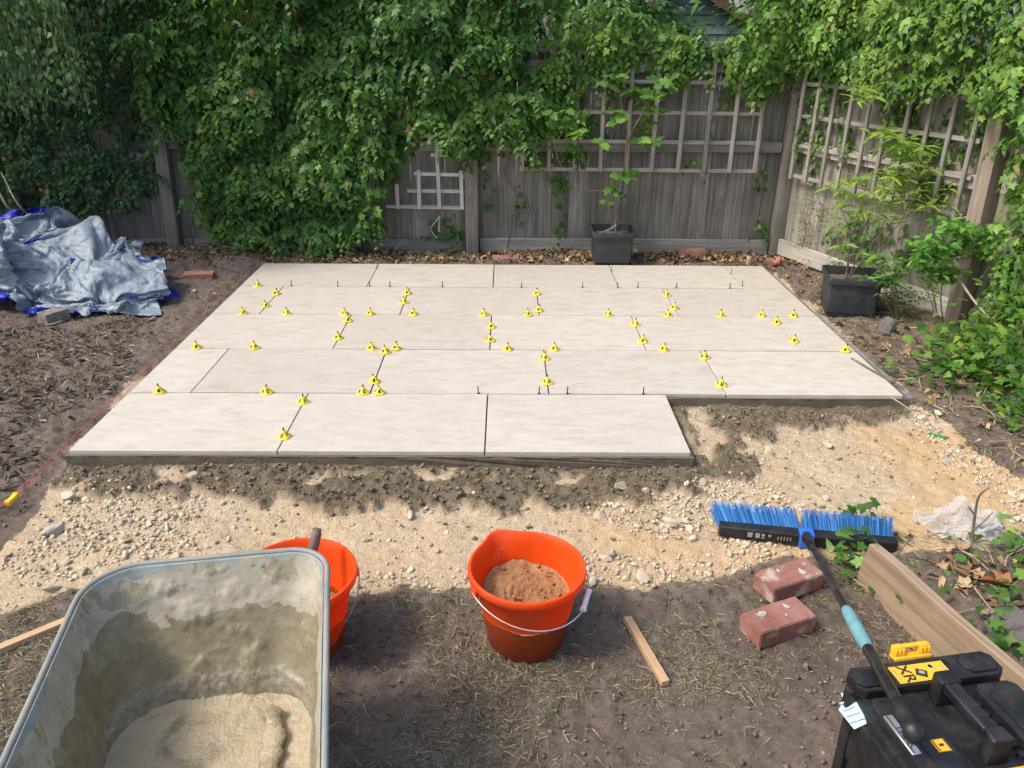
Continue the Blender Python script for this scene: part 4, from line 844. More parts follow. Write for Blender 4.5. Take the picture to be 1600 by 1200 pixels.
# ================================================================== PLANTS
def grow(root, stems_, leaf_pts, proto, m_, size, name='leaf', rad=.006, per=7, parts=True, spread=.5, dirs=None, stem_mat='twig'):
    """stems_: lists of points; leaf_pts: (point, direction, n, scale)"""
    r0 = np.array(root.location)
    for s in stems_:
        pts = bez([np.array(p)-r0 for p in s[0]], 6); k = len(pts); b = MB(); b.tube(pts, [s[1]*(1-.65*i/(k-1)) for i in range(k)], 7); b.build(s[2] if len(s) > 2 else 'stem', M[stem_mat], root, sm=200)
    pos = []; T = []; Nn = []; S = []
    for (p, d, n, sc) in leaf_pts:
        for i in range(n):
            a = i*2.4+rng.uniform(0, .8); e = rng.uniform(-.3, .7); t = np.array([math.cos(a)*math.cos(e), math.sin(a)*math.cos(e), math.sin(e)]) + np.array(d)*.5
            back = rng.uniform(0, spread)*sc
            pos.append(np.array(p)-r0-np.array(d)*back*.12+t*.012); T.append(t+[0, 0, -.15]); Nn.append(np.array([rng.normal()*.3, rng.normal()*.3-.45, 1.])); S.append(rng.uniform(*size)*(.75+.25*sc))
    pos, T, Nn, S = map(np.array, (pos, T, Nn, S))
    if not parts: return leafmesh('foliage', proto, pos, T, Nn, S, m_, root)
    FR = frames(T, Nn); mes = []
    for i, (pv, pf) in enumerate(proto):
        me = mesh_np(name, pv, pf, True); me.materials.append(M[m_]); mes.append(me)
    for i in range(len(pos)):
        o = link(name, mes[i % len(mes)], None, root); Rm = Matrix(FR[i].tolist()).to_4x4(); o.matrix_local = Matrix.Translation(Vector(pos[i]))@Rm@Matrix.Scale(float(S[i]), 4)
def square_pot(loc, rz, w, h, label, taper=.80):
    t = empty('plant_pot', loc, rz, label, 'plant pot'); hw = w/2; lw = hw*taper
    def rr(a, n=5, r=.02): 
        pts = []
        for cx, cy, s in ((1,1,0),(-1,1,1),(-1,-1,2),(1,-1,3)):
            for i in range(n+1):
                an = (s+i/n)*PI/2; pts.append((cx*(a-r)+r*math.cos(an), cy*(a-r)+r*math.sin(an)))
        return pts
    lev = [(lw, 0), (lw*1.01, .01), (lw+(hw-.012-lw)*.5, h*.5), (hw-.012, h-.045), (hw-.012, h-.04), (hw, h-.038), (hw+.002, h-.004), (hw, h), (hw-.010, h), (hw-.014, h-.05), (lw+.01, .03)]
    b = MB(); v = []; n = 24
    for a, z in lev: v += [(x, y, z) for x, y in rr(a)]
    f = [(i*n+j, i*n+(j+1) % n, (i+1)*n+(j+1) % n, (i+1)*n+j) for i in range(len(lev)-1) for j in range(n)]; f.append(tuple(range(n-1, -1, -1))); f.append(tuple((len(lev)-1)*n+j for j in range(n)))
    b.add(v, f); b.build('pot_body', M['pot'], t, sm=35)
    for s in range(4):
        a = s*PI/2
        for (zz, hh, ww) in ((h*.38, .004, w*.5), (h*.74, .004, w*.62)):
            Mx = Matrix.Rotation(a, 4, 'Z'); q = lw+(hw-.012-lw)*(zz/(h-.045)); b = MB(); b.box((0, -q-.001, zz), (ww, .005, hh), M=Mx); b.build('moulded_rib', M['pot'], t)
    b = MB(); N = 14; v = []; f = []
    for j in range(N):
        for i in range(N):
            x = (i/(N-1)*2-1)*(hw-.018); y = (j/(N-1)*2-1)*(hw-.018); v.append((x, y, h-.055+mnoise.noise(Vector((x*25, y*25, h*9)))*.012))
    for j in range(N-1):
        for i in range(N-1): f.append((j*N+i, j*N+i+1, (j+1)*N+i+1, (j+1)*N+i))
    b.add(v, f); b.build('potting_soil', M['soil'], t, sm=200); return t
# fig in its pot by the back fence
pc = P(958, 409, -.012); pot1 = (2.745, 3.185, -.018)
square_pot(pot1, -.02, .33, .27, 'dark square plastic pot with the young fig tree at the back of the patio', .82)
Yf = 3.17
def fy(px, py, dy=0): return PY(px, py, Yf+dy)
fr = empty('fig_tree', (2.745, Yf, .19), 0, 'young fig tree with big lobed leaves growing in the pot by the back fence', 'fig tree')
st = [([fy(965,372), fy(962,350), fy(972,300,.02), fy(976,250,.02), fy(980,212), fy(972,165), fy(963,125)], .010, 'trunk'), ([fy(976,250), fy(985,212,-.03), fy(1003,178,-.05), fy(1022,140,-.05), fy(1035,122,-.05)], .006, 'branch'),
      ([fy(970,374), fy(975,345,.04), fy(990,310,.05), fy(996,270,.05), fy(988,235,.03)], .006, 'branch'), ([fy(960,372), fy(952,330,.0), fy(945,300), fy(912,298,-.02), fy(886,278,-.03), fy(868,232,-.03), fy(880,205,-.03)], .005, 'branch'),
      ([fy(966,360), fy(948,330,.03), fy(950,285,.03), fy(945,245,.02), fy(962,200)], .005, 'branch'), ([fy(912,298,-.02), fy(905,255,-.03), fy(903,215,-.04)], .004, 'branch'), ([fy(968,374), fy(985,340,.05), fy(1012,300,.06)], .004, 'branch')]
lp = []
for (a, b, n, sc) in [(963,122,8,1.1),(950,135,4,1),(990,140,4,1),(1035,128,7,1.1),(1022,150,6,1.1),(1015,165,5,1),(1048,135,4,1),(1030,175,4,1),(905,208,8,1.15),(880,190,6,1),(862,178,4,.9),(898,235,3,1),(940,222,4,1.1),(962,190,5,.9),(955,175,4,.9),(1005,205,5,1),(1010,190,4,1),(1025,220,3,1.1),(975,275,6,1),(985,270,4,.9),(955,292,5,1),(948,318,4,.9),(968,305,4,.8),(870,200,4,.9),(885,172,4,.9),(1000,220,3,1)]:
    lp.append((fy(a, b, rng.normal()*.05), (0, -.2, .2), n, sc))
grow(fr, st, lp, P_fig, 'fig', (.055, .105))
b = MB(); p0 = fy(963, 352, -.04)-np.array(fr.location); 
pts = bez([p0, fy(950,360,-.08)-np.array(fr.location), fy(934,367,-.14)-np.array(fr.location)], 6); v = []; f = []
for i, p in enumerate(pts): v += [p+np.array([0, .006, -.010]), p+np.array([0, -.006, .012])]
for i in range(len(pts)-1): f.append((2*i, 2*i+2, 2*i+3, 2*i+1))
b.add(v, f); lbl = b.build('plant_label', M['whiteplastic'], None); lbl.location = fr.location; sf = lbl.modifiers.new('s', 'SOLIDIFY'); sf.thickness = .001; tag(lbl, 'white curved plant label tied to the stem of the potted fig', 'plant label')
# right pot with shrub
c2 = P(1318, 470, -.02)
pot2 = (4.20, 2.03, -.03)
square_pot(pot2, R(-20)+.12, .345, .26, 'dark square plastic pot with a spindly shrub by the right fence', .84)
r2 = empty('shrub', (pot2[0], pot2[1], .18), 0, 'spindly shrub with narrow yellow-green leaves growing in the right-hand pot', 'shrub')
def qy(px, py, dy=0): return PY(px, py, pot2[1]+dy)
st = [([qy(1322,437), qy(1325,405), qy(1328,375), qy(1322,345), qy(1300,300,.05)], .006), ([qy(1324,437), qy(1340,405), qy(1362,380,-.05), qy(1390,350,-.1), qy(1405,330,-.12)], .006), ([qy(1322,437), qy(1345,412), qy(1385,372,-.05), qy(1415,330,-.1), qy(1425,260,-.1)], .006),
      ([qy(1320,438), qy(1330,400,.06), qy(1355,345,.08), qy(1385,275,.08), qy(1400,225,.1)], .006), ([qy(1390,350,-.1), qy(1420,345,-.12), qy(1450,335,-.15)], .004), ([qy(1328,375), qy(1345,330), qy(1355,260,.05), qy(1350,190,.08)], .005), ([qy(1322,345), qy(1290,330), qy(1275,300)], .003)]
lp = []
for (a, b, n, sp) in [(1350,150,40,20),(1395,215,60,30),(1430,235,60,30),(1350,280,50,34),(1400,285,80,38),(1440,265,60,30),(1300,295,24,26),(1330,320,30,26),(1385,325,50,34),(1440,310,80,36),(1480,300,50,24),(1510,320,30,20),(1300,345,14,18),(1345,385,10,18),(1400,235,40,25),(1320,385,8,12)]:
    for i in range(n//5): lp.append((qy(a+rng.normal()*sp*.6, b+rng.normal()*sp*.5, rng.normal()*.10), (0, -.1, .1), 6, 1))
grow(r2, [(s[0], s[1]) for s in st], lp, P_lance, 'lance', (.05, .10), parts=False)
# bright-leaved shrub in the ground right of the pot
r3 = empty('shrub', (4.62, 1.55, -.02), 0, 'bright green broad-leaved shrub on reddish stems in front of the leaning post', 'shrub')
def ky(px, py, dy=0): return PY(px, py, 1.55+dy)
st = [([ky(1472,588), ky(1470,540), ky(1462,480), ky(1452,430), ky(1440,385)], .006), ([ky(1476,590), ky(1480,540), ky(1470,470), ky(1480,420), ky(1510,375)], .006), ([ky(1470,590), ky(1465,530), ky(1455,470), ky(1430,430)], .005), ([ky(1478,588), ky(1500,520,.05), ky(1520,450,.05), ky(1535,380,.05)], .005)]
lp = []
for (a, b, n, sp) in [(1440,385,60,26),(1465,400,80,30),(1500,370,70,28),(1530,370,60,24),(1470,430,70,24),(1500,400,60,24),(1540,400,36,20),(1490,430,36,18),(1430,410,30,16),(1470,360,36,20)]:
    for i in range(n//5): lp.append((ky(a+rng.normal()*sp*.6, b+rng.normal()*sp*.5, rng.normal()*.07), (0, -.1, .1), 6, 1))
grow(r3, [(s[0], s[1]) for s in st], lp, P_oval, 'oval', (.035, .07), parts=False, stem_mat='twig')
r4 = empty('shrub', (4.42, 1.80, -.03), 0, 'small leafy shoot standing between the right-hand pot and the bright shrub', 'shrub')
def hy(px, py, dy=0): return PY(px, py, 1.8+dy)
lp = [(hy(1390+rng.normal()*9, 430+rng.normal()*18, rng.normal()*.04), (0, 0, .2), 5, 1) for i in range(24)]
grow(r4, [([hy(1402,505), hy(1398,470), hy(1390,415)], .004), ([hy(1402,505), hy(1385,470), hy(1382,440)], .003)], lp, P_oval, 'oval', (.035, .06), parts=False)
r5 = empty('shrub', (4.45, 1.85, -.03), 0, 'small grey-green bushy plant in the soil at the foot of the right fence', 'shrub')
lp = [(PY(1415+rng.normal()*22, 462+rng.normal()*12, 1.85+rng.normal()*.05), (0, 0, .3), 6, .6) for i in range(60)]
grow(r5, [([PY(1420,505,1.85), PY(1415,470,1.85)], .004)], lp, P_lance, 'ivy', (.022, .045), parts=False)
r6 = empty('climber', (*RW(np.array([.35]), np.array([0.]), .05)[0][:2], GR), 0, 'wispy small-leaved climber on the right fence boards behind the pot', 'climber')
lp = [(RW(np.array([.42+rng.normal()*.12]), np.array([.34+rng.normal()*.15]), .05)[0], (0, -.2, .1), 4, .6) for i in range(80)]
grow(r6, [(list(RW(np.array([.35, .4, .38, .45]), np.array([0., .2, .4, .62]), .03)), .004), (list(RW(np.array([.4, .5, .52]), np.array([0., .25, .5]), .03)), .003)], lp, P_lance, 'ivy', (.02, .042), parts=False)
# dry branches by the right bed
def branch(label, paths, m_='twig_pale', r=.006, name='branch'):
    b = MB(); 
    for k, pth in enumerate(paths):
        pts = bez(pth, 6); n = len(pts); b.tube(pts, [(r if k == 0 else r*.55)*(1-.6*i/(n-1)) for i in range(n)], 6)
    o = b.build(name, M[m_], None, sm=200); return tag(o, label, 'branch')
branch('long bare branch leaning from the leaning post down to the right edge', [[PY(1502,442,1.5), PY(1530,480,1.35), PY(1570,520,1.2), PY(1620,560,1.0)], [PY(1530,480,1.35), PY(1545,462,1.3), PY(1562,485,1.3), PY(1575,510,1.3)]], r=.008)
branch('crooked pale bare branch in the ivy at the right edge', [[P(1580,640,0), PY(1568,610,.95), PY(1575,585,.95), PY(1540,560,.95), PY(1548,545,.95)], [PY(1575,585,.95), PY(1590,560,.95)]])
branch('thin pale stem arching over the ivy undergrowth', [[P(1535,620,0), PY(1560,570,1.), PY(1590,545,1.), PY(1600,500,1.)]], r=.004)
branch('dry twig lying from the right patio corner to the grey stone', [[P(1388,618,.012), P(1410,632,.0), P(1435,650,-.03)]], r=.004)
branch('brown stick on the soil beside the right patio edge', [[P(1330,560,.0), P(1380,588,.01), P(1425,612,.0), P(1470,630,-.01)]], 'twig', .006)
branch('knobbly dead twig standing up in front of the clear plastic bag', [[P(1512,895,-.03), PY(1518,850,-.68), PY(1524,800,-.66), PY(1530,775,-.66), PY(1545,762,-.66)], [PY(1520,830,-.67), PY(1540,812,-.66), PY(1552,800,-.66)], [PY(1517,860,-.68), PY(1508,850,-.68)], [PY(1524,806,-.66), PY(1512,790,-.66)]], 'twig', .007)
branch('thin dead twig with two ivy leaves right of the broom head', [[P(1400,870,-.03), PY(1415,850,-.68), PY(1424,838,-.68), PY(1420,830,-.68)]], 'twig', .003)
for k, (a, b_, tx) in enumerate([(14, -10, 'leftmost of the grey sticks leaning on the fence behind the tarpaulin'), (32, 4, 'middle of the grey sticks leaning on the fence behind the tarpaulin'), (52, 20, 'rightmost of the grey sticks leaning on the fence behind the tarpaulin')]):
    branch(tx, [[P(a-6, 395, -.03)+np.array([0, .6, 0]), PY(a-14, 330, 3.1), PY(b_-18, 270, 3.25)]], 'twig_pale', .012, 'stick')
# birch whose hanging twigs come in at the top left
bt = empty('birch_tree', (-3.9, 2.3, -.03), 0, 'birch tree whose drooping twigs and catkins hang in at the top left', 'tree')
r0 = np.array(bt.location)
b = MB(); tp = bez([(0,0,-.1),(.1,.05,1.5),(.0,.1,3.2),(.2,.3,5.2)], 8); b.tube(tp, [.14*(1-.75*i/(len(tp)-1)) for i in range(len(tp))], 12); b.build('trunk', M['stump'], bt, sm=200)
lpos = []; lT = []; cpos = []; bm_ = MB(); lim = MB()
starts = []
for i in range(50):
    tx, ty = rng.uniform(-40, 185), rng.uniform(35, 185)
    ty = min(ty, 200-.35*max(0, tx-20)) if tx < 175 else ty
    if i % 3 == 0: tx = rng.uniform(-60, 90)
    Y = rng.uniform(2.5, 3.05); tip = PY(tx, ty, Y); top = tip+np.array([-rng.uniform(.1, .45), rng.normal()*.1, rng.uniform(.55, 1.1)])
    mid = (tip+top)/2+np.array([.08+rng.normal()*.04, 0, .12]); pts = bez([top, mid, tip], 9); bm_.tube([p-r0 for p in pts], [.0035*(1-.6*k/(len(pts)-1)) for k in range(len(pts))], 4); starts.append(top)
    for p in pts[3:]:
        for q in range(4):
            pp = p+rng.normal(size=3)*np.array([.05, .05, .04]); lpos.append(pp); lT.append(np.array([rng.normal()*.5, rng.normal()*.5, -1.]))
        if rng.uniform() < .5: cpos.append(p+rng.normal(size=3)*.04)
for s in starts[::2]:
    pts = bez([(-3.8, 2.5, 3.1), (np.array([-3.8, 2.5, 3.1])+s)/2+[0, 0, .25], s], 6); lim.tube([p-r0 for p in pts], [.02*(1-.8*k/(len(pts)-1)) for k in range(len(pts))], 6)
lim.build('branch', M['twig'], bt, sm=200); bm_.build('twigs', M['twig'], bt, sm=200)
n = len(lpos); leafmesh('foliage', P_birch, np.array(lpos)-r0, np.array(lT), rng.normal(size=(n, 3))*.5+np.array([0, -.7, .5]), rng.uniform(.03, .055, n), 'birch', bt)
n = len(cpos)*2; cp_ = np.repeat(np.array(cpos), 2, 0)+rng.normal(size=(n, 3))*.03; scatter('catkins', P_cat, cp_-r0, rng.uniform(.03, .05, n), frames(np.tile([0, 0, -1.], (n, 1))+rng.normal(size=(n, 3))*.12, rng.normal(size=(n, 3))), M['catkin'], parent=bt)
def crown(root, c, rad, n, m_='tree', size=(.07, .14), clumps=40):
    c = np.array(c); cc = rng.normal(size=(clumps, 3)); cc /= np.linalg.norm(cc, axis=1, keepdims=True); cc = c+cc*rng.uniform(.35, 1., clumps)[:, None]*np.array(rad)
    k = rng.integers(0, clumps, n); d = rng.normal(size=(n, 3)); pos = cc[k]+d*np.array(rad)*.16; T = d+np.array([0, 0, -.6]); Nn = rng.normal(size=(n, 3))*.4+np.array([0, -.3, 1.])
    return leafmesh('crown', P_oval, pos-np.array(root.location), T, Nn, rng.uniform(*size, n), m_, root)
crown(bt, (-3.5, 2.9, 3.5), (1.25, .9, 1.1), 7000, 'birch', (.05, .09), 60)
def tree(label, x, y, h, rad, n, seed, m_='tree'):
    t = empty('tree', (x, y, -.05), 0, label, 'tree'); b = MB(); tp = bez([(0,0,-.1),(.05,0,h*.4),(-.05,.1,h*.75),(.05,0,h*.98)], 6); b.tube(tp, [.11*(1-.8*i/(len(tp)-1)) for i in range(len(tp))], 10)
    for k in range(6):
        a = k*1.1; b.tube([(0, 0, h*.45+k*.1), (math.cos(a)*rad*.4, math.sin(a)*rad*.4, h*.7), (math.cos(a)*rad*.75, math.sin(a)*rad*.7, h*.9)], [.04, .025, .01], 6)
    b.build('trunk', M['twig'], t, sm=200); crown(t, (x, y, h*.86), (rad, rad*.8, h*.34), n, m_, clumps=70)
tree('dark leafy tree added behind the left back fence to block the sky', -1.9, 5.4, 3.1, 1.9, 20000, 1); tree('leafy tree added beyond the middle back fence to block the sky', 1.0, 5.4, 2.9, 1.9, 20000, 2)  # added as dark backing so bright sky does not leak through the ivy
tree('green tree beside the neighbour\'s shed on its left', 3.35, 7.3, 1.75, .75, 7000, 3, 'ivy'); tree('green tree right of the neighbour\'s shed roof', 5.75, 6.3, 2.5, 1.35, 15000, 4, 'ivy')
tree('tree beyond the right side fence', 7.8, 2.6, 3.2, 1.6, 9000, 5)
# neighbour's shed
SY = 8.2; sx_ = PY(1071, 20, SY)[0]; k_ = (PY(1171, 20, SY)[0]-sx_)/100.; zr = lambda py: PY(1071, py, SY)[2]
sh = empty('shed', (sx_, SY, -.06), 0, 'neighbour\'s grey-green boarded shed gable with brown bargeboards above the fence', 'shed')
apex = zr(-27)+.06; slope = .56; hw_ = 1.05; eave = apex-hw_*slope
z = 0.; i = 0
while z < apex:
    z2 = z+.115; half = hw_-.04 if z2 < eave else max(0, (apex-z2)/slope-.02)
    half0 = hw_-.04 if z < eave else max(0.01, (apex-z)/slope-.02)
    if half0 > .03:
        b = MB(); b.add([(-half0,-.018,z),(half0,-.018,z),(half0,.01,z),(-half0,.01,z),(-half,-.002,z2),(half,-.002,z2),(half,.01,z2),(-half,.01,z2)], [(0,3,2,1),(4,5,6,7),(0,1,5,4),(1,2,6,5),(2,3,7,6),(3,0,4,7)]); b.build('board', M['shedboard'], sh)
    z = z2
for s in (-1, 1):
    Mx = Matrix.Translation((s*hw_*.55, 1., apex-hw_*.55*slope+.035))@Matrix.Rotation(s*math.atan(slope), 4, 'Y'); b = MB(); b.box((0, 0, 0), (hw_*1.36, 2.2, .03), M=Mx); b.build('roof', M['felt'], sh)
    Mx = Matrix.Translation((s*hw_*.55, -.12, apex-hw_*.55*slope+.01))@Matrix.Rotation(s*math.atan(slope), 4, 'Y'); b = MB(); b.box((0, 0, 0), (hw_*1.36, .03, .10), M=Mx); b.build('bargeboard', M['fascia'], sh)
    b = MB(); b.box((s*(hw_-.05), 1., eave/2), (.05, 2., eave)); b.build('wall', M['shedboard'], sh)
b = MB(); b.box((0, 2., eave/2), (2*hw_-.1, .05, eave)); b.build('wall', M['shedboard'], sh)
